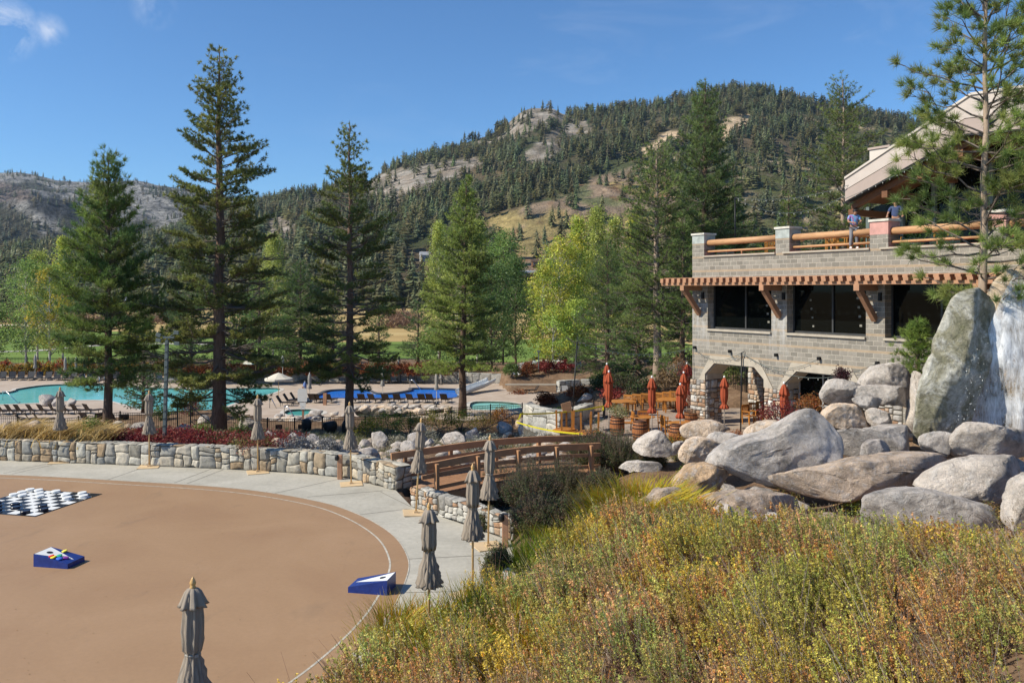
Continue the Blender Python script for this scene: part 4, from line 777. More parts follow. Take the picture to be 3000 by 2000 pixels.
# floodlight post
p = Vector(G(481, 1304, .55)); p.z = .3; fl = empty('floodlight_post', p, 0, 'tall grey post with floodlights behind the fieldstone wall', 'light post'); k = p.y / F; Ht = (1304 - 1000) * k + .3
mb = MB().beam((0, 0, 0), (.12, 0, Ht), .13, .13, (0, 1, 0)); mb.build('post', M['greypaint'], fl, bevel=.01); mb = MB()
for i in range(14): mb.tube([(.085 * math.cos(a) + .12 * (i / 14), .085 * math.sin(a), .3 + i * Ht / 15 + a * .03) for a in np.linspace(0, 6.28, 9)], .012, 4)
mb.build('wound_light_string', M['metal_black'], fl); MB().box((.2, 0, Ht + .12), (.45, .12, .07)).tube([(.12, 0, Ht), (.12, 0, Ht + .12)], .03).build('crossarm', M['greypaint'], fl)
for dx, dz, ry in ((-.32, .1, .9), (.42, .2, .1), (.45, -.25, .2), (-.32, -.12, .3)):
    MB().box((.1 + dx, -.05, Ht + .12 + dz), (.2, .08, .15), M=Matrix.Rotation(ry * .4, 3, 'Y')).tube([(.15, 0, Ht + .12), (.1 + dx, 0, Ht + .12 + dz)], .015).build('floodlight', M['greypaint'], fl, bevel=.02)
# checkers game
A = G(300, 1447, 0); B_ = G(105, 1513, 0); ex = (B_ - A); ex.normalize();  ey = Vector((-ex.y, ex.x, 0)) ; ey = -ey if ey.x > 0 else ey
rz = math.atan2(ex.y, ex.x); cell = .352; mg = .07
cm = empty('checkers_mat', A, 0, 'large black and white checkerboard mat lying on the brown plaza', 'game mat'); ob = MB(); ow = MB()
def cp(u, v, z): q = A + ex * u + ey * v; return (q.x - A.x, q.y - A.y, z)
tot = 8 * cell + 2 * mg
MB().add([cp(0, 0, .008), cp(tot, 0, .008), cp(tot, tot, .008), cp(0, tot, .008), cp(0, 0, .014), cp(tot, 0, .014), cp(tot, tot, .014), cp(0, tot, .014)], [(0, 3, 2, 1), (4, 5, 6, 7), (0, 1, 5, 4), (1, 2, 6, 5), (2, 3, 7, 6), (3, 0, 4, 7)]).build('mat', M['black'], cm)
for i in range(8):
    for j in range(8):
        if (i + j) % 2 == 1:
            a, b = mg + i * cell, mg + j * cell; ow.add([cp(a, b, .018), cp(a + cell, b, .018), cp(a + cell, b + cell, .018), cp(a, b + cell, .018)], [(0, 1, 2, 3)])
ow.build('white_squares', M['white'], cm)
def checker(name, mt): return MB().lathe([(.0, 0), (.135, 0), (.142, .012), (.142, .07), (.13, .085), (.11, .08), (0, .08)], n=28).build(name, M[mt], smooth=False, auto=True)
# pieces where the photo has them (photo pixel of each disc's centre on the mat)
WP = [((60, 1434), 'at the far left corner'), ((18, 1447), 'cut near the left edge'), ((73, 1443), 'second row, left'), ((75, 1453), 'third row, left'), ((124, 1437), 'far row, second from the left'), ((133, 1447), 'second row, middle'), ((133, 1456), 'third row, middle'), ((181, 1440), 'far row, third from the left'), ((193, 1449), 'second row, right of the middle'), ((200, 1460), 'third row, right'), ((242, 1443), 'far row, nearest the right corner'), ((247, 1453), 'right edge of the mat')]
BP = [((61, 1477), 'back row of the dark pieces'), ((64, 1488), 'middle row of the dark pieces'), ((78, 1498), 'nearest the front edge'), ((123, 1482), 'back row, right'), ((128, 1492), 'nearest the right edge'), ((2, 1473), 'cut by the left edge, back'), ((8, 1484), 'left edge, middle row'), ((5, 1494), 'left edge, front row')]
first = {}
for lst, nm, mt, cl in ((WP, 'white_checker', 'white', 'white'), (BP, 'dark_checker', 'navyblack', 'dark navy')):
    if mt not in M: M[mt] = mat_plain('navy_black', (.01, .014, .03), .3, .1)
    for i, ((x, y), wh) in enumerate(lst):
        if nm not in first: first[nm] = o = checker(nm, mt)
        else: o = first[nm].copy(); COL.objects.link(o)
        q = G(x, y, .02); d = q - A; u = d.dot(ex); v = d.dot(ey); snap = lambda w: mg + (min(7, max(0, math.floor((w - mg) / cell))) + .5) * cell
        q = A + ex * snap(u) + ey * snap(v); o.location = (q.x, q.y, .02); tag(o, f'{cl} checker piece, {wh} of the checkerboard', 'game piece', f'{cl} pieces on the checkerboard')
# bean bag boards
def board(pn, pf, pr, h0, h1, lab, hole_far):
    """pn near-left foot, pf ... : corners a,b,c on the ground; high end first"""
    a, b, c = pn, pf, pr; ux = (b - a); L = ux.length; ux.normalize(); uy = Vector((-ux.y, ux.x, 0)); uy = uy if uy.dot(c - b) > 0 else -uy; Wd = .62
    bd = empty('bean_bag_board', a, 0, lab, 'game board'); P = lambda s_, t, z: ux * s_ + uy * t + Vector((0, 0, z)); th = .02
    hz = lambda s_: h0 + (h1 - h0) * s_ / L
    sides = MB()
    for t0, t1 in ((0, th), (Wd - th, Wd)):
        sides.add([P(0, t0, 0), P(L, t0, 0), P(L, t1, 0), P(0, t1, 0), P(0, t0, h0), P(L, t0, h1), P(L, t1, h1), P(0, t1, h0)], [(0, 3, 2, 1), (4, 5, 6, 7), (0, 1, 5, 4), (1, 2, 6, 5), (2, 3, 7, 6), (3, 0, 4, 7)])
    for s0, s1 in ((0, th), (L - th, L)):
        q0, q1 = th + .001, Wd - th - .001; sides.add([P(s0, q0, 0), P(s1, q0, 0), P(s1, q1, 0), P(s0, q1, 0), P(s0, q0, hz(s0) - .002), P(s1, q0, hz(s1) - .002), P(s1, q1, hz(s1) - .002), P(s0, q1, hz(s0) - .002)], [(0, 3, 2, 1), (4, 5, 6, 7), (0, 1, 5, 4), (1, 2, 6, 5), (2, 3, 7, 6), (3, 0, 4, 7)])
    sides.build('frame', M['navy'], bd)
    hc = (L * .22, Wd / 2); hr = .075; loop = [(0, 0), (L, 0), (L, Wd), (0, Wd)]; hole = [(hc[0] + hr * math.cos(x), hc[1] + hr * math.sin(x)) for x in np.linspace(0, 6.283, 21)[:-1]]
    def top(outer, holes_, name, mt, off):
        s2 = slab(outer, holes_, 0, .012); s2.v = [tuple(P(v[0], v[1], hz(v[0]) + off + v[2])) for v in s2.v]; s2.build(name, M[mt], bd)
    top(loop, [hole], 'top_panel', 'navy', 0)
    tri = [(0.01, .02), (L * .93, Wd / 2), (0.01, Wd - .02)]; s2 = slab(tri, [hole], 0, .001); s2.v = [tuple(P(v[0], v[1], hz(v[0]) + .0135 + v[2])) for v in s2.v]; s2.build('white_triangle', M['white'], bd)
    MB().lathe([(hr * 1.0, -.06), (hr * .99, .01)], tuple(P(*hc, hz(hc[0]))), 20).build('hole', M['metal_black'], bd)
    return bd, P, hz
a = G(98, 1659.5, 0); b = G(190, 1666, 0); c = G(248, 1645, 0); b = a + (b - a).normalized() * .98
bd1, P1, hz1 = board(a, b, c, .31, .12, 'blue and white bean bag toss board with bags on it', 0)
bags = [((.42, .12), (.75, .05, .05), 'red'), ((.5, .09), (.85, .65, .05), 'yellow, on the white triangle'), ((.55, .24), (.03, .35, .2), 'green'), ((.66, .1), (.05, .15, .6), 'blue'), ((.74, .24), (.25, .05, .3), 'purple'), ((.45, .55), (.85, .75, .1), 'pale yellow, alone on the blue corner')]
for (s_, t), cc, nm in bags:
    v, f = IC2; q = v * .5; q = np.sign(q) * abs(q * 2) ** .6 / 2 * np.array((.13, .13, .045)); bg_ = npmesh('bean_bag', q, f, mat_plain('bag_' + nm.split(',')[0].replace(' ', '_'), cc, .9), smooth=True); bg_.location = a + P1(s_, t, hz1(s_) + .035); bg_.rotation_euler = (.1, .2, s_ * 9); tag(bg_, f'{nm} bean bag lying on the blue and white board', 'bean bag', 'bean bags on the board')
# second board: high end faces right
hi = G(1134, 1744, 0); lo = G(1024, 1736, 0); back = G(1158, 1716, 0); lo = hi + (lo - hi).normalized() * .95
bd2, P2, hz2 = board(hi, lo, lo + (back - hi), .33, .12, 'blue and white bean bag toss board near the shrubs, empty', 0)
# ================= FOOTBRIDGE =================
a0, a1 = Vector((-2.9, 28.35, 0)), Vector((3.3, 32.15, 0)); b0, b1 = Vector((-4.25, 30.35, 0)), Vector((3.05, 34.0, 0))
br = empty('footbridge', (0, 0, 0), 0, 'arched brown wooden footbridge crossing the rocky stream', 'bridge')
arch = lambda t: .17 * math.sin(math.pi * min(max(t, 0), 1))
mb = MB(); nb = 52
for i in range(nb):
    t0, t1 = i / nb, (i + .93) / nb; tm = (t0 + t1) / 2; q = [a0.lerp(a1, t0), a0.lerp(a1, t1), b0.lerp(b1, t1), b0.lerp(b1, t0)]; z = arch(tm) + .03
    mb.add([(p.x, p.y, z - .05) for p in q] + [(p.x, p.y, z) for p in q], [(0, 3, 2, 1), (4, 5, 6, 7), (0, 1, 5, 4), (1, 2, 6, 5), (2, 3, 7, 6), (3, 0, 4, 7)])
mb.build('deck', M['deckwood'], br)
for nm, p0, p1 in (('near', a0, a1), ('far', b0, b1)):
    d = (p1 - p0).normalized(); nrm = Vector((-d.y, d.x, 0)) * (1 if nm == 'far' else -1); K = 14
    for zz, ww, hh, off in ((1.0, .11, .24, -.0), (.66, .07, .13, .0), (.22, .07, .13, 0)):
        m_ = MB(); t_a, t_b = -.02, 1.02
        for i in range(K):
            u, v = t_a + (t_b - t_a) * i / K, t_a + (t_b - t_a) * (i + 1.02) / K
            A1 = p0.lerp(p1, u) + Vector((0, 0, arch(u) + zz)) - nrm * .06; B1 = p0.lerp(p1, v) + Vector((0, 0, arch(v) + zz)) - nrm * .06; m_.beam(A1, B1, ww, hh)
        m_.build('top_rail' if zz > .9 else 'lower_rail', M['bridgewood'], br)
    for t in (.05, .27, .5, .73, .95):
        q = p0.lerp(p1, t) + nrm * .05; m_ = MB(); m_.beam(q + Vector((0, 0, -.35)), q + Vector((0, 0, arch(t) + 1.06)), .2, .12, tuple(d)); m_.build('post', M['bridgewood'], br, bevel=.01)
    m_ = MB()
    for i in range(K): m_.beam(p0.lerp(p1, i / K) + Vector((0, 0, arch(i / K) - .16)) + nrm * .01, p0.lerp(p1, (i + 1.02) / K) + Vector((0, 0, arch((i + 1) / K) - .16)) + nrm * .01, .1, .28)
    m_.build('stringer', M['bridgewood'], br)
# ================= FENCES =================
def fence(name, pts, zf, h, lab, panel=1, gap=.12, mat='metal_black', pr=.009):
    root = empty(name, (0, 0, 0), 0, lab, 'fence'); P = [Vector((p[0], p[1], zf(p[0], p[1]) if callable(zf) else zf)) for p in pts]
    for i, p in enumerate(P): MB().box((p.x, p.y, p.z + h / 2 + .03), (.075, .075, h + .12)).build('post', M[mat], root)
    for A_, B2 in zip(P, P[1:]):
        d = B2 - A_; L = d.length; m_ = MB(); up = Vector((0, 0, 1))
        for z in (h, h - .14, .12): m_.beam(A_ + up * z, B2 + up * z, .035, .035)
        n = max(2, int(L / gap))
        for k in range(1, n): q = A_ + d * k / n; m_.beam(q + up * .1, q + up * h, pr * 2, pr * 2, (0, 1, 0))
        m_.build('panel', M[mat], root)
    return root
FN = [(-150, 1213), (-50, 1219), (51, 1219), (112, 1232), (230, 1222), (352, 1208), (440, 1210), (520, 1206)]
zt = lambda py: 7.8 * F / (py - HOR)
fence('metal_fence', [((x - 1500) / F * zt(y), zt(y)) for x, y in FN], -1.9, 1.1, 'black metal picket fence in front of the dark loungers at the left')
FN = [(620, 1222), (709, 1219), (784, 1227), (863, 1227), (904, 1230), (945, 1222), (1070, 1221), (1202, 1210), (1322, 1195), (1437, 1187), (1530, 1183)]
fence('metal_fence', [((x - 1500) / F * zt(y), zt(y)) for x, y in FN], -1.9, 1.1, 'black metal picket fence behind the central umbrellas, running to the wading pool')
fence('metal_gate', [((x - 1500) / F * 52, 52) for x in (520, 558)], -1.6, 1.35, 'tall black gate between two fence runs'); 
st_ = empty('stair_railing', (0, 0, 0), 0, 'black stair railing dropping right from the gate', 'railing'); q0, q1 = D(558, 1190, 51.5), D(620, 1240, 51.2)
m_ = MB(); m_.beam(q0, q1, .05, .05); m_.beam(q0 - Vector((0, 0, .9)), q1 - Vector((0, 0, .9)), .04, .04); [m_.beam(q0.lerp(q1, k / 10) - Vector((0, 0, .9)), q0.lerp(q1, k / 10), .02, .02, (0, 1, 0)) for k in range(11)]; m_.build('railing_bars', M['metal_black'], st_)
fence('metal_fence', [tuple(G(x, 1077, -1.9).xy) for x in range(-100, 600, 60)], -1.9, 1.15, 'brown picket fence behind the far left loungers, below the lawn', gap=.16, pr=.012)
fence('metal_fence', [tuple(G(x, 1034, -2.6).xy) for x in (760, 820, 872, 930, 985, 1040, 1120, 1201, 1250, 1300, 1360, 1420)], -2.6, 1.35, 'dark picket fence at the edge of the central lawn', gap=.18, pr=.014)
# handrails
def handrail(name, pts, lab, mat='metal_black', rad=.02, h=.9, nposts=2):
    root = empty(name, (0, 0, 0), 0, lab, 'handrail'); MB().tube(pts, rad, 6).build('rail', M[mat], root, smooth=True)
    for k in range(nposts): q = Vector(pts[0]).lerp(Vector(pts[-1]), (k + .5) / nposts); MB().tube([q, q - Vector((0, 0, h))], rad * .8, 6).build('post', M[mat], root)
    return root
handrail('handrail', [D(1242, 1278, 39), D(1300, 1252, 40.5), D(1316, 1252, 41), D(1316, 1262, 41), D(1300, 1262, 40.6)], 'short dark handrail above the rocks behind the bridge')
handrail('handrail', [D(1395, 1268, 37), D(1508, 1212, 41), D(1520, 1212, 41.3)], 'long dark stair handrail left of the yellow tape', nposts=3)
for x, y, x2, y2, lab in ((1201, 1135, 1232, 1140, 'chrome pool handrail at the corner of the blue pool'), (8, 1172, 52, 1180, 'chrome handrail at the left edge of the big pool'), (833, 1220, 868, 1228, 'chrome handrail at the hot tub'), (790, 1195, 812, 1200, 'chrome rail by the hot tub steps')):
    p, q = G(x, y, DZ), G(x2, y2, DZ - .1); z = .75; r_ = empty('pool_handrail', (0, 0, 0), 0, lab, 'handrail'); MB().tube([p, p + Vector((0, 0, z)), p.lerp(q, .25) + Vector((0, 0, z + .03)), q], .035, 6).build('rail', M['steel'], r_, smooth=True)
for x in (285, 301): p = G(x, 1121, DZ); r_ = empty('pool_ladder', (0, 0, 0), 0, 'left hoop of the chrome ladder at the far pool rim' if x < 290 else 'right hoop of the chrome ladder at the far pool rim', 'ladder'); MB().tube([p + Vector((0, .2, 0)), p + Vector((0, .15, .6)), p + Vector((.25, -.1, .6)), p + Vector((.35, -.3, -.2))], .035, 6).build('rail', M['steel'], r_, smooth=True)
# ================= LODGE BUILDING =================
m = NT('blockwork'); sx = m.n('ShaderNodeSeparateXYZ'); m.L(m.tc.outputs['Object'], sx.inputs[0])
X_, Y_, Z_ = sx.outputs; per = .722; u = m.math('ADD', X_, Y_); zf_ = m.math('DIVIDE', Z_, per); fl_ = m.math('FLOOR', zf_); zm = m.math('MULTIPLY', m.math('FRACT', zf_), per)
band = m.math('LESS_THAN', zm, .104); row = m.math('ADD', m.math('MULTIPLY', fl_, .618), m.math('MAXIMUM', m.math('SUBTRACT', zm, .104), 0))
cb = m.n('ShaderNodeCombineXYZ'); m.L(u, cb.inputs[0]); m.L(row, cb.inputs[1])
br = m.n('ShaderNodeTexBrick'); m.L(cb.outputs[0], br.inputs['Vector']); br.inputs['Scale'].default_value = 1; br.inputs['Brick Width'].default_value = .41; br.inputs['Row Height'].default_value = .206
br.inputs['Mortar Size'].default_value = .015; br.inputs['Mortar Smooth'].default_value = .2; br.inputs['Bias'].default_value = .0
br.inputs['Color1'].default_value = (.205, .19, .165, 1); br.inputs['Color2'].default_value = (.31, .285, .25, 1); br.inputs['Mortar'].default_value = (.47, .43, .37, 1)
nb_ = m.noise(2.2, 7, .65); nf = m.noise(22, 6, .75)
bc = m.mix(br.outputs['Color'], m.ramp(nf, [(.3, (.78,) * 3), (.7, (1.2,) * 3)]), 1., 'MULTIPLY'); bandc = m.ramp(m.noise(9, 5, stretch=(1, 1, 3)), [(.3, (.31, .24, .17)), (.7, (.43, .34, .25))])
c = m.mix(bc, bandc, band); c = m.mix(c, m.ramp(nb_, [(.3, (.88, .87, .86)), (.6, (1.05, 1.04, 1.02))]), 1., 'MULTIPLY')
# lime bloom on the piers and white drips under the ledge
ef = m.noise(1.5, 8, .7, stretch=(2.2, 2.2, .55)); pier = m.math('MAXIMUM', m.math('LESS_THAN', X_, 1.2), m.math('MULTIPLY', m.math('GREATER_THAN', X_, 5.1), m.math('LESS_THAN', X_, 6.4)))
zr_ = m.n('ShaderNodeMapRange'); m.L(Z_, zr_.inputs[0]); [zr_.inputs[i].__setattr__('default_value', v) for i, v in ((1, 3.6), (2, 5.2), (3, 0), (4, 1))]
top_ = m.math('LESS_THAN', Z_, 6.3); k_ = m.math('MULTIPLY', m.math('MULTIPLY', pier, zr_.outputs[0]), m.math('MULTIPLY', top_, m.math('MULTIPLY', m.ramp(ef, [(.42, (0,) * 3), (.62, (1,) * 3)]), .6)))
c = m.mix(c, (.55, .55, .55), k_)
dr = m.math('MULTIPLY', m.math('MULTIPLY', m.math('GREATER_THAN', Z_, 7.9), m.math('LESS_THAN', Z_, 8.66)), m.math('MULTIPLY', m.math('LESS_THAN', X_, 5.4), m.ramp(m.noise(3, 3, .5, stretch=(3, 3, .12)), [(.64, (0,) * 3), (.67, (1,) * 3)])))
c = m.mix(c, (.6, .57, .52), m.math('MULTIPLY', dr, .7))
hgt = m.math('ADD', m.math('MULTIPLY', m.math('SUBTRACT', 1, m.math('MULTIPLY', br.outputs['Fac'], m.math('SUBTRACT', 1, band))), .5), m.math('MULTIPLY', nf, .7)); m.bump(hgt, .9, .03)
M['block'] = m.done(c, .92, .15)
BA = math.atan2(-.842, .539); bl = empty('lodge_building', (9.6, 44.5, 0), BA, 'grey block lodge with a terrace, timber pergola, black windows and chamfered arches', 'building')
def W2(t, n, z): return Vector((9.6 + .539 * t + .842 * n, 44.5 - .842 * t + .539 * n, z))
def bx(mb, t0, t1, n0, n1, z0, z1): return mb.box(((t0 + t1) / 2, (n0 + n1) / 2, (z0 + z1) / 2), (t1 - t0, n1 - n0, z1 - z0))
def up(sl): sl.v = [(v[0], -v[2], v[1]) for v in sl.v]; return sl
def arch_pts(a, b): return [(a, 0), (a, 2.65), (a + .65, 3.25), (b - .6, 3.25), (b, 2.7), (b, 0)]
A1 = arch_pts(.97, 4.84); A2 = arch_pts(6.1, 9.95); WH = [(1.1, 5.25), (6.16, 10.31), (11.2, 15.4), (16.3, 20.5)]
out = [(0, 0)] + A1 + A2 + [(22, 0), (22, 8.65), (0, 8.65)]
wall = up(slab(out, [[(a, 5.0), (b, 5.0), (b, 7.24), (a, 7.24)] for a, b in WH], -.55, 0)).build('wall', M['block'], bl)
mb = MB(); bx(mb, .02, 22, .56, 12, 3.4, 8.6); bx(mb, 5.3, 22, 1.3, 12, 0, 3.38); bx(mb, 0.02, .9, .56, 1.15, 0, 3.38); bx(mb, .02, 1.0, 4.35, 5.2, 0, 3.38); mb.build('rear_wall', M['block'], bl)
mb = MB()
for i, (a, b) in enumerate(WH):
    f = MB(); bx(f, a, b, .44, .5, 5.0, 5.09); bx(f, a, a + .07, .44, .5, 5.092, 7.24); bx(f, b - .07, b, .44, .5, 5.092, 7.24); bx(f, (a + b) / 2 - .04 + .1, (a + b) / 2 + .04 + .1, .43, .5, 5.093, 7.24)
    wn = f.build('window', mat_plain('bronze_frame', (.05, .05, .05), .5), bl); g = MB(); bx(g, a, b, .5, .53, 5.0, 7.24); g.build('pane', M['glass'], wn)
    g = MB(); bx(g, a - .03, b + .0, -.1, .435, 4.9, 4.998); g.build('sill', M['conc_trim'], wn); 
    r_ = random.Random(i); g = MB()
    for q in range(4): bx(g, b - .8 + .05 * q, b - .68 + .05 * q, .494, .499, 6.6 - q * .4, 6.7 - q * .4); bx(g, a + .9 + .05 * q, a + .99 + .05 * q, .494, .499, 6.5 - q * .4, 6.58 - q * .4) if i == 1 else None
    g.build('hanging_ornament', mat_plain('pale_card', (.25, .24, .2), .8), wn)
for P_ in (A1, A2):
    a, b = P_[0][0], P_[-1][0]; tr_ = [(a - .45, 2.3), (a - .05, 2.95), (a + .38, 3.62), (b - .33, 3.62), (b + .1, 3.0), (b + .55, 2.3), (b + .0, 2.3), (b, 2.7), (b - .6, 3.25), (a + .65, 3.25), (a, 2.65), (a, 2.3)]
    s_ = up(slab(tr_, [], -.03, .07)); s_.build('arch_trim', M['conc_trim'], bl)
    ins = [(a, 2.34), (a, 2.65), (a + .65, 3.25), (b - .6, 3.25), (b, 2.7), (b, 2.34), (b - .05, 2.34), (b - .05, 2.68), (b - .62, 3.2), (a + .67, 3.2), (a + .05, 2.63), (a + .05, 2.34)]
    up(slab(ins, [], -.9 if a > 5 else -1.2, -.032)).build('arch_lining', M['conc_trim'], bl)
# stone cladding
RP = [(.50, .47, .43), (.42, .36, .30), (.36, .22, .14), (.55, .53, .49), (.44, .32, .23), (.33, .31, .29), (.5, .38, .28)]
def clad(t0, t1, nf_, z1, seed, fn=None): sb = MB(); stone_patch(sb, fn or (lambda u, v, d: Vector((t0 + u, nf_ - d, v))), t1 - t0, z1, .3, seed, RP, .05, .012, .05); sb.build('stone_cladding', M['stones'], bl, smooth=True, col=True)
clad(-.12, .96, -.03, 2.3, 1); clad(4.86, 6.08, -.03, 2.3, 3); clad(9.97, 12, -.03, 2.3, 5); clad(0, 1.2, 0, 2.3, 7, lambda u, v, d: Vector((.97 + d, u, v))); clad(-.02, 1.08, 4.32, 3.3, 17); clad(0, .9, 0, 2.3, 8, lambda u, v, d: Vector((6.1 + d, u, v)))
clad(0, 3.9, 0, 3.2, 9, lambda u, v, d: Vector((4.84 - d, 3.9 - u, v))); clad(3.7, 5.3, 4.5, 3.2, 11); clad(0, .6, 0, 2.3, 13, lambda u, v, d: Vector((-.12 - d, .6 - u, v)))
for q_ in ((-.1, .95, -.02, .3, 0, 2.3), (4.87, 6.07, -.02, .3, 0, 2.3), (9.98, 12, -.02, .3, 0, 2.3), (.905, .96, .56, 1.18, 0, 3.38), (4.86, 5.28, .56, 4.5, 0, 3.38), (3.7, 4.855, 4.52, 4.9, 0, 3.38)): mb = MB(); bx(mb, *q_); mb.build('stone_backing', M['mortar'], bl)
f = MB(); bx(f, 6.1, 9.95, .93, .96, 0, 3.25); gl = f.build('arch_window', M['glass'], bl); f = MB(); bx(f, 7.45, 7.53, .88, .925, 0, 3.2); bx(f, 6.1, 9.9, .885, .924, 1.62, 1.7); bx(f, 6.1, 6.2, .88, .925, 0, 3.2); bx(f, 8.9, 8.98, .88, .925, 0, 3.2); f.build('mullion', M['lightgrey'], gl)
# terrace
mb = MB(); bx(mb, .0, 22, .0, 14, 8.652, 8.72); mb.build('terrace_floor', M['conc_trim'], bl)
PT = [(0, .85), (5.5, 6.3), (10.5, 11.35), (15.3, 16.1), (20.2, 21)]; redc = mat_plain('red_membrane', (.5, .13, .07), .8)
for i, (a, b) in enumerate(PT):
    mb = MB(); bx(mb, a, b, -.003, .8, 8.655, 9.9); p_ = mb.build('terrace_pier', M['block'], bl); mb = MB(); bx(mb, a - .05, b + .05, -.06, .86, 9.9, 10.0); mb.build('cap', mat_plain('pale_cap', (.6, .57, .5), .8), p_)
    mb = MB(); bx(mb, a - .006, b + .006, -.008, .806, 9.45 if i < 2 else 9.35, 9.899); mb.build('painted_band', mat_plain('faded_blue', (.37, .40, .38), .9, .25, 3) if i < 2 else mat_plain('faded_pink', (.55, .30, .26), .9, .2, 3), p_)
    if i < 4:
        c0, c1 = b, PT[i + 1][0]; mb = MB(); bx(mb, c0 - .02 if i == 0 else c0 - .35, c1, -.09, .5, 8.723, 8.8); mb.build('ledge', M['conc_trim'], bl); mb = MB(); bx(mb, c0, c1, .02, .48, 8.803, 8.812); mb.build('ledge_membrane', redc, bl)
        MB().tube([(c0 - .02, .3, 9.48), (c1 + .02, .3, 9.5)], .155, 14).build('log_rail', M['logwood'], bl, smooth=True); MB().tube([(c0, .25, 9.02), (c1, .25, 9.03)], .055, 8).tube([((c0 + c1) / 2, .25, 8.8), ((c0 + c1) / 2, .25, 9.02)], .03).build('lower_rail', M['logwood'], bl, smooth=True)
        mb = MB(); bx(mb, c0 + .05, c1 - .05, .44, .452, 8.82, 9.3); mb.build('glass_panel', M['clear'], bl)
# pergola
mb = MB(); bx(mb, -1.0, 22, -1.28, -1.12, 7.24, 7.38); bx(mb, -1.0, 22, -.36, -.2, 7.24, 7.38); mb.build('pergola_beam', M['timber'], bl); k = 0
for i in range(54):
    t = -.95 + i * .42; f = MB(); bx(f, t, t + .22, -1.42, -.003, 7.382, 7.5); bx(f, t - .08, t + .14, -1.34, -.003, 7.502, 7.61); f.build('pergola_rafter', M['timber'], bl)
mb = MB(); [bx(mb, -.9, 22, n_, n_ + .17, 7.612, 7.64) for n_ in (-1.2, -.95, -.7, -.45, -.2)]; mb.build('pergola_batten', M['timber'], bl)
for t in (.55, 5.75, 10.75, 15.7, 20.6):
    mb = MB(); bx(mb, t - .13, t + .13, -1.3, -.003, 6.98, 7.238); mb.beam((t, -1.1, 7.0), (t, -.02, 5.75), .24, .2, (1, 0, 0)); mb.build('pergola_bracket', M['timber'], bl)
    mb = MB(); bx(mb, t + .2, t + .32, -.12, -.003, 6.55, 6.9); mb.build('sconce', M['metal_black'], bl)
# upper lodge and roof
def fasc(pts, n0, n1, name, mt): s_ = slab(pts, [], -n1, -n0); s_.v = [(v[0], -v[2], v[1]) for v in s_.v]; return s_.build(name, M[mt], bl)
M['fascia_lo'] = mat_plain('fascia_lower', (.40, .32, .28), .85, .05, 1.2, bump=.1); M['fascia_hi'] = mat_plain('fascia_upper', (.52, .45, .40), .85, .05, 1.2, bump=.1)
rb = [(5.7, 11.5), (11.8, 13.96), (24, 13.2)]; mid = [(5.7, 12.05), (11.8, 14.62), (24, 13.9)]; tp = [(5.7, 12.62), (12.1, 15.62), (24, 15.0)]
fasc(rb + mid[::-1], 5.0, 5.3, 'roof_fascia', 'fascia_lo'); q = lambda P, d: [(x, y + d) for x, y in P]
fasc(q(mid, .035) + tp[::-1], 5.0, 12, 'roof_fascia', 'fascia_hi'); fasc(mid + q(mid, .034)[::-1], 5.05, 11, 'reveal', 'metal_black'); fasc(q(tp, .003) + q(tp, .11)[::-1], 4.93, 12, 'roof_coping', 'stucco_lt')
fasc(q(rb, .02) + q(rb, .3)[::-1], 5.31, 12, 'soffit', 'soffit'); fasc(q(rb, -.08) + q(rb, -.003)[::-1], 5.02, 5.35, 'drip_edge', 'metal_black')
fasc(q(rb, -.42) + q(rb, -.14)[::-1], 5.5, 5.75, 'eave_beam', 'soffit')
zr2 = lambda t: np.interp(t, [5.7, 11.8, 24], [11.5, 13.96, 13.2])
for t in (5.75, 7.6, 9.4, 11.3, 13.4, 15.5): mb = MB(); bx(mb, t, t + .3, 5.2, 8.2, zr2(t) - .75, zr2(t) - .43); mb.build('beam_end', M['soffit'], bl)
mb = MB(); s_ = [(4.7, 8.72), (24, 8.72), (24, 13.3), (11.8, 14), (5.4, 11.5), (4.7, 11.3)]; fasc(s_, 8.3, 8.4, 'glass_wall', 'glass')
for t in (4.75, 6.7, 8.4, 9.3, 11.2, 13, 15): mb = MB(); bx(mb, t, t + .2, 8.1, 8.29, 8.72, min(zr2(max(t, 5.7)), 14) - .05); mb.build('wall_post', M['greypaint'], bl)
mb = MB(); bx(mb, 5.5, 24, 8.42, 14, 8.75, 11.4); mb.build('lodge_body', M['stucco'], bl)
p = D(2598, 440, 47); mb = MB(); iv = Matrix.Rotation(-BA, 3, 'Z'); lp = iv @ (p - Vector((9.6, 44.5, 0))); mb.box((lp.x, lp.y, p.z - 1), (1.2, 1.4, 2.0)); mb.build('roof_box', M['stucco_lt'], bl); MB().box((lp.x, lp.y, p.z + .08), (1.35, 1.55, .12)).build('roof_box_cap', M['fascia_lo'], bl)
# ---------------- string lights and poles ----------------
def string_light(pts, lab, sag=.5, nb=14, group=None, grp=None):
    A_, B2 = pts; L = []; root = empty('string_lights', (0, 0, 0), 0, lab, 'string lights', grp)
    for k in range(25): t = k / 24; q = A_.lerp(B2, t); q.z -= sag * 4 * t * (1 - t); L.append(q)
    MB().tube(L, .012, 4).build('cable', M['greypaint'], root); mb = MB()
    for k in range(nb): t = (k + .5) / nb; q = A_.lerp(B2, t); q.z -= sag * 4 * t * (1 - t) + .07; mb.lathe([(0, -.035), (.02, -.02), (.022, 0), (.01, .04)], tuple(q), 6)
    mb.build('bulbs', M['bulb'], root); return root
def lpole(a, b, lab): q, w = a, b; root = empty('light_pole', q, 0, lab, 'pole'); MB().tube([(0, 0, 0), tuple(w - q)], .035, 8).build('pole', M['metal_black'], root, smooth=True); MB().tube([tuple(w - q - Vector((.0, 0, .02))), tuple(w - q + Vector((.14, 0, .05)))], .02, 6).build('hook', M['metal_black'], root); return root
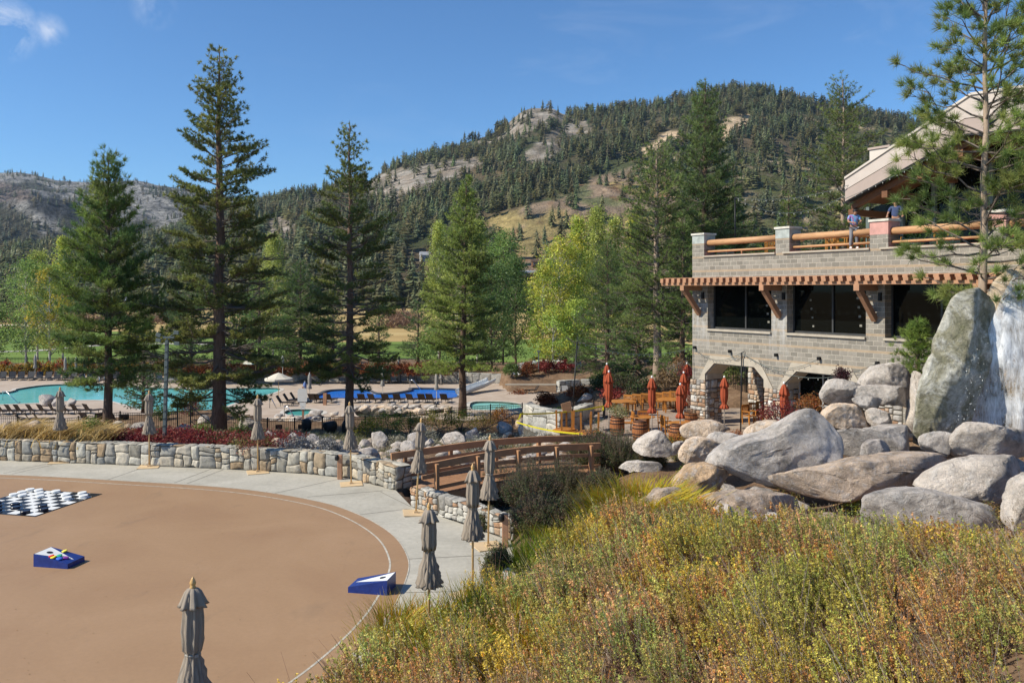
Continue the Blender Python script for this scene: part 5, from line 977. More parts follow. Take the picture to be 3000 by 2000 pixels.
pA, pB = G(1674, 1262, 0), None; pB = D(1691, 1000, pA.y + .4); lpole(pA, pB, 'thin leaning black pole carrying string lights over the patio steps')
p2, p3 = G(2170, 1264, 0), None; p3 = D(2173, 1032, p2.y); lpole(p2, p3, 'upright thin black pole in front of the first arch')
string_light((pB, W2(.05, -.05, 3.95)), 'string of bulbs from the leaning pole to the lodge corner', .5, 22)
HK = [(.25, 3.95), (2.7, 3.9), (5.6, 3.9), (8.0, 3.9), (10.9, 3.9)]
for i, (t, z) in enumerate(HK):
    MB_ = MB(); bx(MB_, t - .05, t + .05, -.18, -.003, z - .05, z + .1); MB_.build('light_hook', M['metal_black'], bl)
for i, (j, s_) in enumerate(((0, .5), (1, .3), (3, .6), (4, .9))): string_light((p3, W2(HK[j][0], -.15, HK[j][1])), ['bulb string from the upright pole to the left wall hook', 'bulb string from the upright pole to the second wall hook', 'bulb string from the upright pole to the fourth wall hook', 'long sagging bulb string from the upright pole to the right wall hook'][i], s_, 14)
q, w = W2(1.6, 1.5, 8.72), None; w = Vector((q.x, q.y, 7 + (850 - 579) / F * q.y)); lpole(q, w, 'thin black pole on the left corner of the terrace')
string_light((w, W2(5.9, 5.0, 12.3)), 'upper bulb string from the terrace pole to the roof edge', .35, 16); string_light((w, W2(5.8, 5.1, 11.9)), 'lower bulb string from the terrace pole to the roof edge', .9, 16); string_light((W2(5.8, 4.9, 11.62), W2(11.8, 4.9, 13.75)), 'bulb string running up the roof fascia', .1, 16)
# ================= FURNITURE =================
def chair_proto():
    root = empty('wooden_armchair', (0, 0, 0))
    MB().box((0, 0, .44), (.5, .48, .04)).build('seat', M['teak'], root, bevel=.01)
    mb = MB(); mb.beam((-.24, .27, .95), (.24, .27, .95), .05, .1); mb.beam((-.24, .25, .52), (.24, .25, .52), .04, .06)
    for x in np.linspace(-.18, .18, 6): mb.beam((x, .25, .54), (x, .27, .92), .03, .03, (0, 1, 0))
    mb.build('backrest', M['teak'], root)
    for x in (-.25, .25):
        MB().beam((x, -.22, 0), (x, -.22, .66), .05, .05, (0, 1, 0)).build('leg', M['teak'], root); MB().beam((x, .22, 0), (x, .28, .98), .05, .05, (0, 1, 0)).build('leg', M['teak'], root); MB().beam((x, -.28, .68), (x, .27, .68), .07, .035).build('armrest', M['teak'], root)
    return root
def table_proto(rad=.6, h=.75):
    root = empty('round_table', (0, 0, 0)); MB().lathe([(0, h - .04), (rad - .02, h - .04), (rad, h - .02), (rad - .02, h), (0, h)], n=28).build('tabletop', M['teak'], root)
    for a in (0.8, 2.4, 3.9, 5.5): MB().beam((rad * .62 * math.cos(a), rad * .62 * math.sin(a), 0), (rad * .62 * math.cos(a), rad * .62 * math.sin(a), h - .041), .06, .06, (0, 1, 0)).build('leg', M['teak'], root)
    MB().beam((-rad * .5, 0, .2), (rad * .5, 0, .2), .05, .04).beam((0, -rad * .5, .24), (0, rad * .5, .24), .05, .04).build('stretcher', M['teak'], root); return root
ch = chair_proto(); tb = table_proto(); u1 = [0]; u2 = [0]
def put_chair(p, rz, lab, grp='wooden armchairs on the dining patio'):
    o = ch if not u1[0] else copy_tree(ch); u1[0] = 1; o.location = p; o.rotation_euler = (0, 0, rz); tag(o, lab, 'chair', grp); return o
def put_table(p, lab, s=1., grp='round wooden tables'):
    o = tb if not u2[0] else copy_tree(tb); u2[0] = 1; o.location = p; o.scale = (s, s, 1); tag(o, lab, 'table', grp); return o
gt = lambda px, py: G(px, py, .75) * Vector((1, 1, 0)) if 0 else Vector((*G(px, py, .75).xy, 0))
put_table(gt(1822, 1174), 'round wooden table left of the long row of armchairs', 1.25); put_table(gt(1882, 1219), 'round wooden table behind the two wine barrels', 1.05); put_table(gt(1996, 1238), 'round wooden table under the front rust umbrella', 1.05); put_table(gt(1965, 1168), 'pale round table behind the row of armchairs', 1.3)
for i, x in enumerate((1846, 1869, 1893, 1936, 1957, 1975)): put_chair(G(x, 1205 - i * 2.5, 0), 2.6 + .1 * (i % 3), f'{["first", "second", "third", "fourth", "fifth", "last"][i]} armchair from the left in the long row at the back of the patio')
put_chair(G(1838, 1264, 0), -1.5, 'armchair tucked behind the left wine barrel'); put_chair(G(1882, 1258, 0), 3.1, 'armchair with its slatted back to the camera behind the second barrel'); put_chair(G(1943, 1264, 0), 1.4, 'armchair right of the slim rust umbrella pole'); put_chair(G(1957, 1277, 0), 1.8, 'armchair beside the table under the front rust umbrella')
put_chair(G(2195, 1242, 0), .6, 'armchair in front of the second stone pier, left'); put_chair(G(2215, 1236, 0), .2, 'armchair in front of the second stone pier, right'); put_chair(G(2226, 1232, 0), -.5, 'golden armchair against the stone pier')
for i, (t, n_) in enumerate(((2.2, 3.2), (2.9, 3.0), (3.5, 2.6))):
    q = W2(t, n_, 0); s_ = empty('bar_stool', q, BA + .5, ['bar stool with an orange seat back inside the archway, left', 'bar stool with an orange seat back inside the archway, middle', 'bar stool in the archway near the stone pier'][i], 'stool', 'bar stools in the archway'); MB().box((0, 0, .76), (.42, .42, .08)).build('seat', M['terracotta'], s_, bevel=.02); MB().box((0, .2, 1.0), (.42, .06, .34)).build('backrest', M['terracotta'], s_, bevel=.02)
    for a, b in ((-1, -1), (1, -1), (1, 1), (-1, 1)): MB().beam((a * .17, b * .17, .72), (a * .2, b * .2, 0), .035, .035, (0, 1, 0)).build('leg', M['metal_black'], s_)
# wine barrels
m = NT('barrel_wood'); sxyz = m.n('ShaderNodeSeparateXYZ'); m.L(m.tc.outputs['Object'], sxyz.inputs[0]); at_ = m.math('ARCTAN2', sxyz.outputs[1], sxyz.outputs[0]); w_ = m.math('SINE', m.math('MULTIPLY', at_, 26)); c = m.ramp(m.math('ADD', m.math('MULTIPLY', w_, .2), m.noise(5, 6, stretch=(4, 4, .7))), [(.25, (.16, .05, .02)), (.5, (.30, .11, .035)), (.8, (.4, .16, .05))]); M['barrel'] = m.done(c, .55, .4)
def barrel(px, pb, h, rad, lab, cut=1.0, plant=None):
    b = empty('wine_barrel' if cut == 1 else 'barrel_planter', G(px, pb, 0), 0, lab, 'barrel' if cut == 1 else 'planter'); prof = [(rad * (.8 + .2 * math.sin(math.pi * min(z, 1))), z * h) for z in np.linspace(0, 1 if cut == 1 else .5, 9)]
    prof = [(0, 0)] + prof + [(prof[-1][0] * .9, prof[-1][1]), (prof[-1][0] * .88, prof[-1][1] - .04), (0, prof[-1][1] - .04)]; MB().lathe(prof, n=28).build('staves', M['barrel'], b, smooth=False, auto=True)
    for z in ([.03, .2, .36, .64, .8, .95] if cut == 1 else [.03, .2, .42]):
        R0 = rad * (.8 + .2 * math.sin(math.pi * z)) + .006; MB().lathe([(R0, z * h - .025), (R0 + .004, z * h), (R0, z * h + .025)], n=28).build('hoop', M['metal_black'], b)
    return b
barrel(1808, 1275, .93, .36, 'wine barrel with a dry bushy plant on top'); barrel(1875, 1291, .95, .37, 'plain wine barrel between two umbrellas'); barrel(1983, 1300, .9, .36, 'wine barrel planter in front of the round table, half behind rocks'); barrel(2026, 1236, 1.0, .42, 'half barrel planter by the stone corner of the lodge', .5)
# upturned bar tables
for i, (px, py, legs, lab) in enumerate(((1656, 1264, ((-.42, .1), (-.2, -.42), (.42, .12), (.3, -.3)), 'round bar table lying upside down with its legs in the air, left one'), (1728, 1272, ((-.42, 0), (.0, -.42), (.42, .1), (.1, .4)), 'round bar table lying upside down, right one'))):
    t_ = empty('upturned_table', G(px, py, 0), 0, lab, 'table', 'upturned tables by the steps'); MB().lathe([(0, .02), (.64, .02), (.66, .05), (.64, .08), (0, .08)], n=28).lathe([(.45, .081), (.5, .081), (.5, .15), (.45, .15)], n=20).build('tabletop', M['teak'], t_)
    for (a, b) in legs: MB().beam((a, b, .15), (a * 1.05, b * 1.05, 1.05), .085, .085, (0, 1, 0)).build('leg', M['teak'], t_)
# caution tape
def tape(P, lab): 
    mb = MB(); 
    for a, b in zip(P, P[1:]):
        K = 10
        for k in range(K): x, y = a.lerp(b, k / K), a.lerp(b, (k + 1) / K); sg = -.12; x.z += sg * 4 * (k / K) * (1 - k / K) ; y.z += sg * 4 * ((k + 1) / K) * (1 - (k + 1) / K); mb.beam(x, y, .01, .075)
    o = mb.build('caution_tape', M['yellow']); tag(o, lab, 'tape')
tape([D(1515, 1228, 41.5), D(1525, 1212, 41.5), D(1768, 1189, 44), D(1764, 1200, 44)], 'yellow caution tape strung from the tape post to the black handrail'); tape([D(1513, 1236, 41.4), D(1707, 1270, 40)], 'yellow caution tape sloping down to the upturned tables'); tape([D(1682, 1294, 35), D(1725, 1303, 35.2)], 'short yellow caution tape at the far end of the footbridge')
MB_ = MB().box((0, 0, .35), (.14, .14, .8)); o = MB_.build('tape_post', M['timber']); p = hit(1502, 1262); o.location = p; tag(o, 'short wooden post the caution tape starts from', 'post')
fence('patio_handrail', [tuple(G(x, y, 0).xy) for x, y in ((1740, 1218), (1768, 1222), (1772, 1228))], 0, 1.0, 'black metal handrail at the top of the patio steps', gap=.11)
fence('patio_fence', [tuple(G(x, 1192, 0).xy) for x in (1868, 1930, 1985)], 0, 1.1, 'dark metal railing behind the row of armchairs', gap=.12)
fence('courtyard_fence', [tuple(W2(t, 7.5, 0).xy) for t in (-9, -7, -5, -3, -1, 1)], .0, 2.6, 'tall black metal fence seen through the archway', gap=.14, pr=.012)
sg_ = empty('notice_board', G(1660, 1250, 0), .2, 'small tilted wooden notice board by the fire pit wall', 'sign'); MB().box((0, 0, 1.0), (.5, .05, .5), M=Matrix.Rotation(-.25, 3, 'Y')).build('board', M['logwood'], sg_); MB().box((0, .02, .4), (.08, .05, .85)).build('post', M['teak'], sg_)
# rust umbrellas
def rust_umbrella(seed):
    r = random.Random(seed); root = empty('rust_umbrella', (0, 0, 0)); ph = r.random() * 6
    MB().lathe([(.0, .0), (.26, 0), (.26, .04), (.05, .09), (.03, .1)], n=20).build('base', M['metal_black'], root); MB().lathe([(.025, .09), (.025, 2.72)], n=10).build('pole', M['whitepole'], root, smooth=True); MB().lathe([(.02, 2.68), (.045, 2.72), (.05, 2.76), (.03, 2.8), (0, 2.81)], n=10).build('finial', M['white'], root, smooth=True)
    prof = [(.04, 2.66), (.12, 2.55), (.15, 2.35), (.17, 2.1), (.18, 1.85), (.165, 1.6), (.12, 1.42), (.10, 1.36), (.13, 1.3), (.19, 1.2), (.2, 1.12), (.17, 1.08), (.05, 1.12)]
    MB().lathe(prof, n=64, fold=lambda a, i: 1 + (.04 + .012 * i) * math.sin(8 * a + ph + .2 * i) + .05 * math.sin(17 * a + i * .5)).build('canopy', M['rust'], root, smooth=True)
    MB().lathe([(.03, 2.69), (.09, 2.64), (.15, 2.5), (.19, 2.32), (.205, 2.22), (.17, 2.23)], n=64, fold=lambda a, i: 1 + (.02 + .05 * i) * math.sin(7 * a + ph) + .02 * math.sin(15 * a)).build('valance', M['rust'], root, smooth=True)
    MB().lathe([(.11, 1.4), (.12, 1.38), (.11, 1.36)], n=20).build('tie', M['rust'], root); return root
RU = [rust_umbrella(s) for s in (1, 2)]; used = set()
for i, (px, pt, pb, lab) in enumerate([(1784, 1084, 1261, 'front one of the two overlapping rust umbrellas above the dry barrel plant'), (1778, 1062, 1222, 'rear one of the two overlapping rust umbrellas'), (1910, 1100, 1279, 'rust umbrella standing alone between the plain barrel and the armchairs'), (2003, 1087, 1252, 'rust umbrella half hidden behind the front one at the lodge corner'), (1993, 1121, 1290, 'front rust umbrella over the half hidden barrel'), (2012, 1061, 1214, 'small rust umbrella farthest back beside the lodge corner'), (2122, 1100, 1258, 'rust umbrella standing in front of the first arch'), (2297, 1117, 1313, 'rust umbrella behind the red leaved bush at the second arch')]):
    Y = 17150 / (pb - HOR); k = i % 2; u = RU[k] if k not in used else copy_tree(RU[k]); used.add(k); u.location = ((px - 1500) / F * Y, Y, 0); hh = (pb - pt) * Y / F; u.scale = (1, 1, hh / 2.81); u.rotation_euler = (0, 0, i * 1.3); tag(u, lab, 'umbrella', 'rust umbrellas on the dining patio')
# terrace furniture
def tz(o_t, o_n): return W2(o_t, o_n, 8.72)
put_table(tz(8.3, 2.2), 'round table on the terrace between the second and third piers', 1., 'terrace tables'); put_table(tz(4.6, 2.4), 'round table on the terrace near the second pier', .9, 'terrace tables')
for t, n_, rz_, lab in ((7.3, 1.8, .5, 'left chair at the middle terrace table'), (8.2, 1.2, 2.0, 'chair with its back to the railing at the middle terrace table'), (9.0, 2.6, -1.4, 'right chair at the middle terrace table'), (3.9, 1.6, .9, 'chair near the left end of the terrace'), (4.8, 1.2, 2.1, 'chair by the second terrace pier'), (9.7, 2.9, 1.2, 'chair beside the worker in the tie dye shirt'), (12.6, 1.8, 2.0, 'terrace chair behind the pine branches')): put_chair(tz(t, n_), BA + rz_, lab, 'terrace chairs')
for t, n_, w_, lab in ((1.45, .95, .75, 'grey green planter box at the left end of the terrace'), (11.9, .9, .8, 'grey green planter box right of the pink topped pier'), (13.2, 1.0, 1.0, 'pale planter box behind the pine on the terrace')):
    pb_ = empty('planter_box', tz(t, n_), BA, lab, 'planter'); MB().box((0, 0, .22), (w_, .5, .44)).build('box', M['greypaint'] if 0 else mat_plain('sage', (.25, .29, .22), .7), pb_, bevel=.01)
    r_ = rng(int(t * 10)); P_ = r_.normal(size=(260, 3)) * (w_ * .3, .2, .16) + (0, 0, .58); ln = r_.normal(size=(260, 3, 3)) * .05; npmesh('foliage', (P_[:, None] + ln).reshape(-1, 3), np.arange(780).reshape(-1, 3), M['leaf'], pb_, col=np.array((.07, .14, .04)) * r_.uniform(.6, 1.5, (260, 1)))
tl = empty('iron_trellis', W2(10.9, 3.2, 8.72), BA, 'curly wrought iron trellis behind the second worker', 'trellis'); mb = MB()
for x in (-.35, .35): mb.tube([(x, 0, 0), (x, 0, 1.7)], .02, 6)
mb.tube([(-.35, 0, 1.7), (-.2, 0, 2.1), (0, 0, 2.25), (.2, 0, 2.1), (.35, 0, 1.7)], .02, 6); [mb.tube([(-.35, 0, z), (.35, 0, z)], .012, 5) for z in (.3, .6, .9, 1.2, 1.5)]; [mb.tube([(s * (.05 + .13 * (1 - q)) * 1.0 + s * .1 * math.cos(q * 7), 0, 1.85 + .12 * math.sin(q * 7)) for q in np.linspace(0, 1, 12)], .012, 5) for s in (-1, 1)]; mb.build('ironwork', M['metal_black'], tl)
# ================= LOUNGERS AND POOLSIDE =================
def lounger(mesh, frame, ang=62):
    root = empty('sun_lounger', (0, 0, 0)); a = R(ang)
    MB().box((.65, 0, .36), (1.3, .6, .03)).build('seat', M[mesh], root); o = MB().box((0, 0, 0), (.76, .62, .03), M=Matrix.Rotation(a, 3, 'Y')).build('backrest', M[mesh], root); o.location = (-.36 * math.cos(a), 0, .36 + .36 * math.sin(a))
    mb = MB()
    for y in (-.32, .32): mb.beam((0, y, .33), (1.32, y, .33), .04, .05); mb.beam((.02, y, .35), (-.72 * math.cos(a), y, .36 + .73 * math.sin(a)), .04, .04, (0, 1, 0))
    mb.build('frame', M[frame], root)
    for x, y in ((.1, -.3), (.1, .3), (1.15, -.3), (1.15, .3)): MB().beam((x, y, .32), (x - .04, y, 0), .04, .04, (0, 1, 0)).build('leg', M[frame], root)
    return root
LG = {'brown': lounger('brownmesh', 'metal_black', 60), 'grey': lounger('lightgrey', 'darkgrey', 66), 'dark': lounger('darkgrey', 'darkgrey', 64)}; used = set()
def put_lounger(kind, px, py, rz, lab, grp, z=DZ, j=.1):
    o = LG[kind] if kind not in used else copy_tree(LG[kind]); used.add(kind); p = G(px, py, z); o.location = p; o.scale = (.86, .92, .82); o.rotation_euler = (0, 0, rz + random.uniform(-j, j)); tag(o, lab, 'lounger', grp)
random.seed(5)
for i, x in enumerate((-28, 3, 30, 56, 92, 124, 156, 192, 222, 258)): put_lounger('brown', x, 1216 - i * .3, .95, 'dark brown lounger in the rear row by the big pool, facing the water', 'rear row of dark loungers at the left')
for i, x in enumerate((56, 84, 110)): put_lounger('brown', x, 1240, .75, f'dark brown lounger in the front row at the left, {["first", "second", "third"][i]} from the left', 'front row of dark loungers at the left')
for i, x in enumerate((250, 290, 330, 362)): put_lounger('brown', x, 1240 + 2 * i, 2.2 if i % 2 else 1.3, f'dark lounger by the left pine behind the fence, {["first", "second", "third", "fourth"][i]} from the left', 'dark loungers behind the left pine')
for i, x in enumerate((-20, 8, 36, 62, 90, 116, 142, 168, 192, 216, 240, 264, 288, 314, 340)): put_lounger('dark', x, 1112, -1.3, 'charcoal lounger in the long far row at the left, facing the camera', 'far left row of loungers', j=.15)
for i, x in enumerate((440, 466, 500, 530, 562, 600, 640, 690, 735)): put_lounger('grey', x, 1118, -1.2, 'light grey lounger in the far row seen through the tallest pine', 'far row of loungers behind the tallest pine', j=.15)
for i, x in enumerate((882, 908, 938, 1002, 1022, 1056, 1089, 1111, 1127, 1153, 1183, 1206, 1230)): put_lounger('grey', x, 1121 if i > 2 else 1116, -1.3, 'light grey lounger along the pale retaining wall, facing the blue pool', 'loungers along the retaining wall', j=.15)
for i, x in enumerate((916, 928, 962, 1030, 1060, 1090, 1130, 1164, 1202, 1236, 1260, 1302)): put_lounger('brown', x, 1181, 1.25, 'dark lounger seen from behind, in the row facing the blue pool', 'dark loungers facing the blue pool', j=.12)
for i, (x, y) in enumerate(((822, 1188), (842, 1182), (862, 1178))): put_lounger('brown', x, y, .1, f'dark lounger left of the white sign, {["nearest", "middle", "farthest"][i]} of three', 'three dark loungers by the sign')
put_lounger('brown', 1570, 1150, -3.0, 'single brown lounger seen side on below the mulch slope', None); tag(bpy.data.objects[LG['brown'].name])
for i, x in enumerate((1655, 1692, 1718, 1745)): put_lounger('grey', x, 1158, -1.45, f'pale grey lounger near the low wall on the right, {["first", "second", "third", "fourth"][i]} from the left', 'pale loungers by the low wall')
# closed pool umbrellas
def pool_umb(fab, pole='whitepole'):
    root = empty('pool_umbrella', (0, 0, 0)); MB().lathe([(0, 0), (.25, 0), (.25, .06), (.04, .1)], n=16).build('base', M['metal_black'], root); MB().lathe([(.025, .1), (.025, 2.6)], n=8).build('pole', M[pole], root); MB().lathe([(.02, 2.58), (.04, 2.64), (0, 2.7)], n=8).build('finial', M['white'], root)
    MB().lathe([(.04, 2.58), (.11, 2.4), (.14, 2.1), (.13, 1.8), (.1, 1.6), (.14, 1.45), (.19, 1.2), (.17, 1.18)], n=40, fold=lambda a, i: 1 + .1 * math.sin(8 * a + i * .3)).build('canopy', M[fab], root, smooth=True); return root
PU = {'greyfab': pool_umb('greyfab'), 'bluefab': pool_umb('bluefab'), 'darkgrey': pool_umb('darkgrey')}; used = set()
for px, pt, pb, fab, lab in ((103, 1036, 1112, 'greyfab', 'closed grey umbrella between the two birch trunks at the far left'), (191, 1045, 1114, 'greyfab', 'closed grey umbrella right of the second birch trunk'), (223, 1046, 1112, 'greyfab', 'closed grey umbrella by the red shrub at the far left'), (248, 1048, 1112, 'darkgrey', 'closed charcoal umbrella at the far left pool side'), (828, 1041, 1100, 'greyfab', 'closed pale umbrella behind the far retaining wall'), (907, 1090, 1176, 'greyfab', 'closed grey umbrella just right of the white sign'), (1121, 1076, 1173, 'greyfab', 'closed grey umbrella in front of the blue pool'), (1169, 1042, 1122, 'greyfab', 'closed pale umbrella against the rust coloured hedge'), (1279, 1087, 1184, 'greyfab', 'closed grey umbrella at the right end of the dark lounger row'), (980, 1048, 1104, 'darkgrey', 'closed umbrella in the shade left of the central trunk'), (893, 1116, 1180, 'bluefab', 'closed blue umbrella behind the white sign'), (1292, 1086, 1126, 'greyfab', 'closed pale umbrella behind the right end of the blue pool')):
    o = PU[fab] if fab not in used else copy_tree(PU[fab]); used.add(fab); p = G(px, pb, DZ if pb > 1105 else -1.3); o.location = p; hh = (pb - pt) * p.y / F; o.scale = (1, 1, hh / 2.7); tag(o, lab, 'umbrella', 'closed pool umbrellas')
for px, pt, pb, w, z, lab in ((816, 1091, 1172, 82, DZ, 'open cream parasol beside the big pool'), (749, 1044, 1100, 74, -1.4, 'open cream parasol behind the retaining wall')):
    p = G(px, pb, z); k = p.y / F; hh = (pb - pt) * k; rr = w * k / 2; root = empty('open_parasol', p, 0, lab, 'umbrella'); MB().lathe([(.025, 0), (.025, hh)], n=8).build('pole', M['pole'], root); N = 8; vs = [(0, 0, hh)]; fs = []
    for ri, (q, zz) in enumerate(((.35, .88), (.7, .72), (1, .62))): vs += [(rr * q * math.cos(a) * (1 - .04 * (j % 2)), rr * q * math.sin(a) * (1 - .04 * (j % 2)), hh - (1 - zz) * rr * 1.1) for j, a in enumerate(np.linspace(0, 2 * math.pi, 17)[:-1])]
    vs += [(v[0], v[1], v[2] - .16) for v in vs[-16:]]
    fs += [(0, 1 + j, 1 + (j + 1) % 16) for j in range(16)]; fs += [(1 + 16 * a + j, 1 + 16 * (a + 1) + j, 1 + 16 * (a + 1) + (j + 1) % 16, 1 + 16 * a + (j + 1) % 16) for a in range(3) for j in range(16)]
    MB().add(vs, fs).build('canopy', M['creamfab'], root)
# sign, bins, speaker post, tarp
p = G(888, 1228, -2.1); k = p.y / F; sn = empty('pool_sign', p, 0, 'blank white notice boards on a wooden post beside the hot tub', 'sign'); MB().box((0, 0, 1.15), (.14, .1, 2.3)).build('post', M['timber'], sn); MB().poly([(-.42, 0), (.42, 0), (.42, .9), (.3, 1.0), (-.3, 1.0), (-.42, .9)], 0, .03); s_ = slab([(-.36, 1.25), (.3, 1.25), (.3, 2.05), (.2, 2.2), (-.26, 2.2), (-.36, 2.05)], [], 0, .03); s_.v = [(v[0], -.08 - v[2], v[1]) for v in s_.v]; s_.build('sign_board', M['white'], sn); MB().box((0, -.09, 1.05), (.42, .03, .3)).box((0, -.09, .8), (.3, .03, .16)).build('small_sign', M['white'], sn)
for px, py, lab in ((917, 1032, 'dark bin at the edge of the central lawn'), (970, 1040, 'dark green bin under the trees beside the central trunk')):
    o = MB().lathe([(0, 0), (.42, 0), (.48, .95), (.5, 1.0), (.5, 1.06), (.35, 1.15), (0, 1.18)], n=14).build('litter_bin', M['metal_black'], smooth=False, auto=True); o.location = G(px, py, -2.5); tag(o, lab, 'bin')
for px, py, w, lab in ((898, 1290, 40, 'black covered cart behind the black fence, with a draped tarp'), (968, 1286, 46, 'black tarp covered grill in the shade behind the fence'), (1010, 1286, 26, 'black cover right of the tarp covered grill')):
    p = D(px, py, 48.5); k = p.y / F; o = boulder_mesh('covered_cart', (w * k, w * k * .8, 1.1), int(px), M['metal_black'], IC2, 14, .03); o.location = (p.x, p.y, H(p.x, p.y) + .5); tag(o, lab, 'cover')
for px, py, lab in ((817, 1290, 'left brown sign panel on the black fence'), (883, 1290, 'right brown sign panel on the black fence')): 
    o = MB().box((0, 0, 0), (.42, .03, .28)).build('fence_sign', M['terracotta'] if 0 else mat_plain('brown_sign', (.12, .05, .03), .6)); o.location = D(px - 0, py - 40, 50.4); tag(o, lab, 'sign')
for px, py, zz, hh, lab in ((952, 1186, DZ, .95, 'wooden bollard light by the dark loungers'), (1139, 1120, DZ, .95, 'wooden bollard light among the far grey loungers')):
    p = G(px, py, zz); b = empty('bollard_light', p, 0, lab, 'bollard'); MB().box((0, 0, hh / 2), (.26, .26, hh)).build('post', M['timber'], b)
# water slide
def flume(P, lab, rad=.55):
    P = [Vector(p) for p in P]; sp = spline([tuple(p) for p in P], 6); vs = []; K = 9
    for i, p in enumerate(sp):
        t = (sp[min(i + 1, len(sp) - 1)] - sp[max(i - 1, 0)]); t.z = 0; t.normalize(); nr = Vector((-t.y, t.x, 0))
        for j in range(K): a = math.pi * (1 + j / (K - 1)); vs.append(p + nr * rad * math.cos(a) + Vector((0, 0, rad * math.sin(a) * .9)))
        for j in range(K): a = math.pi * (2 - j / (K - 1)); vs.append(p + nr * (rad + .05) * math.cos(a) + Vector((0, 0, (rad + .05) * math.sin(a) * .9)))
    n = 2 * K; fs = [(i * n + j, i * n + (j + 1) % n, (i + 1) * n + (j + 1) % n, (i + 1) * n + j) for i in range(len(sp) - 1) for j in range(n)]
    o = MB().add(vs, fs).build('water_slide', M['white'], smooth=True); tag(o, lab, 'slide')
flume([D(1512, 1086, 82), D(1530, 1068, 84), D(1580, 1056, 86), D(1625, 1055, 86), D(1660, 1066, 85)], 'curved white water slide among the red shrubs on the slope'); flume([D(1440, 1106, 78), D(1410, 1120, 77), D(1375, 1132, 75.5), D(1350, 1142, 74)], 'pale chute end of the slide running into the blue pool')
sp_ = empty('speaker_post', G(1578, 1090, -1.0), 0, 'small lamp post on the mulch slope by the white slide', 'lamp post'); MB().tube([(0, 0, 0), (0, 0, 2.0)], .05).build('pole', M['greypaint'], sp_); MB().box((.0, -.1, 2.05), (.3, .4, .15)).build('lamp_head', M['greypaint'], sp_)
# beam rail seen over the pool deck edge at the right
o = MB().beam(D(1480, 1126, 75), D(1628, 1126, 75), .3, .12).build('low_wall', M['conc_trim']); tag(o, 'long low pale bench wall at the foot of the mulch slope', 'wall')
# ================= FAR BUILDINGS AND VEHICLES =================
BVM = BVHTree.FromPolygons([v.co for v in bpy.data.objects['mountain_slope'].data.vertices], [tuple(p.vertices) for p in bpy.data.objects['mountain_slope'].data.polygons])
def mhit(px, py):
    d = Vector(((px - 1500) / F, 1, (HOR - py) / F)).normalized(); h_ = BVM.ray_cast(C0, d); return h_[0] if h_[0] else C0 + d * 500
def house(px, py, w, h, roofc, wallc, lab, rz=.3):
    p = mhit(px, py); k = p.y / F; W_, H_ = w * k, h * k; hs = empty('mountain_house', p - Vector((0, 2, 0)), rz, lab, 'house'); MB().box((0, 0, H_ * .3), (W_, W_ * .7, H_ * 1.0)).build('wall', mat_plain('hw', wallc, .8), hs)
    rf = MB().add([(-W_ * .56, -W_ * .42, H_ * .78), (W_ * .56, -W_ * .42, H_ * .78), (W_ * .56, W_ * .42, H_ * .78), (-W_ * .56, W_ * .42, H_ * .78), (-W_ * .56, 0, H_ * 1.25), (W_ * .56, 0, H_ * 1.25)], [(0, 1, 5, 4), (2, 3, 4, 5), (0, 4, 3), (1, 2, 5), (0, 3, 2, 1)]).build('roof', mat_plain('hr', roofc, .7), hs); MB().box((W_ * .2, W_ * .1, H_ * 1.25), (W_ * .1, W_ * .1, H_ * .4)).build('chimney', M['terracotta'], rf)
    for i in range(3): wi = MB().box((-W_ * .3 + i * W_ * .3, -W_ * .36, H_ * .4), (W_ * .14, .15, H_ * .3)).build('window', M['white'], hs); MB().box((-W_ * .3 + i * W_ * .3, -W_ * .365, H_ * .4), (W_ * .11, .17, H_ * .25)).build('pane', M['glass'], wi)
house(1247, 765, 30, 22, (.35, .36, .38), (.42, .42, .44), 'grey chalet among the dark conifers halfway up'); house(1238, 812, 34, 12, (.3, .28, .24), (.4, .34, .25), 'long low house at the foot of the wooded slope', 0); house(1547, 812, 66, 16, (.3, .3, .31), (.36, .13, .04), 'orange brown house with a flat grey roof between the trees', 0); house(1570, 780, 24, 16, (.1, .06, .04), (.2, .1, .05), 'dark brown cabin above the orange brown house', .2); house(806, 702, 20, 14, (.14, .07, .05), (.2, .12, .08), 'small brown cabin right of the tallest pine'); house(1690, 800, 26, 8, (.22, .21, .2), (.25, .2, .15), 'low house roof above the yellow aspens')
for px, py, c, lab in ((1098, 924, (.6, .35, .04), 'yellow digger at the far edge of the meadow, left one'), (1135, 924, (.7, .42, .05), 'yellow digger in the middle of the far meadow edge'), (1150, 930, (.05, .25, .6), 'small blue vehicle parked by the yellow machines'), (1188, 922, (.62, .48, .25), 'tan truck at the far meadow edge')):
    p = G(px, py, -2.68); v_ = empty('work_vehicle', p, .2, lab, 'vehicle'); w_ = 1.3 if 'blue' not in lab else .7; MB().box((0, 0, 1.1), (3.6 * w_ * .8, 2, 1.0)).build('body', mat_plain('veh', c, .5), v_, bevel=.1); MB().box((-.7, 0, 2.0), (1.5, 1.8, 1.1)).build('cab', M['glass'], v_, bevel=.1)
    for a in (-1.2, 1.2):
        for b in (-1, 1): MB().tube([(a, b - .15, .5), (a, b + .15, .5)], .5, 12).build('wheel', M['metal_black'], v_)
    if 'digger' in lab: MB().beam((1.2, 0, 1.5), (2.6, 0, 3.0), .3, .3).beam((2.6, 0, 3.0), (3.4, 0, 1.2), .25, .25).build('boom', mat_plain('veh2', c, .5), v_)
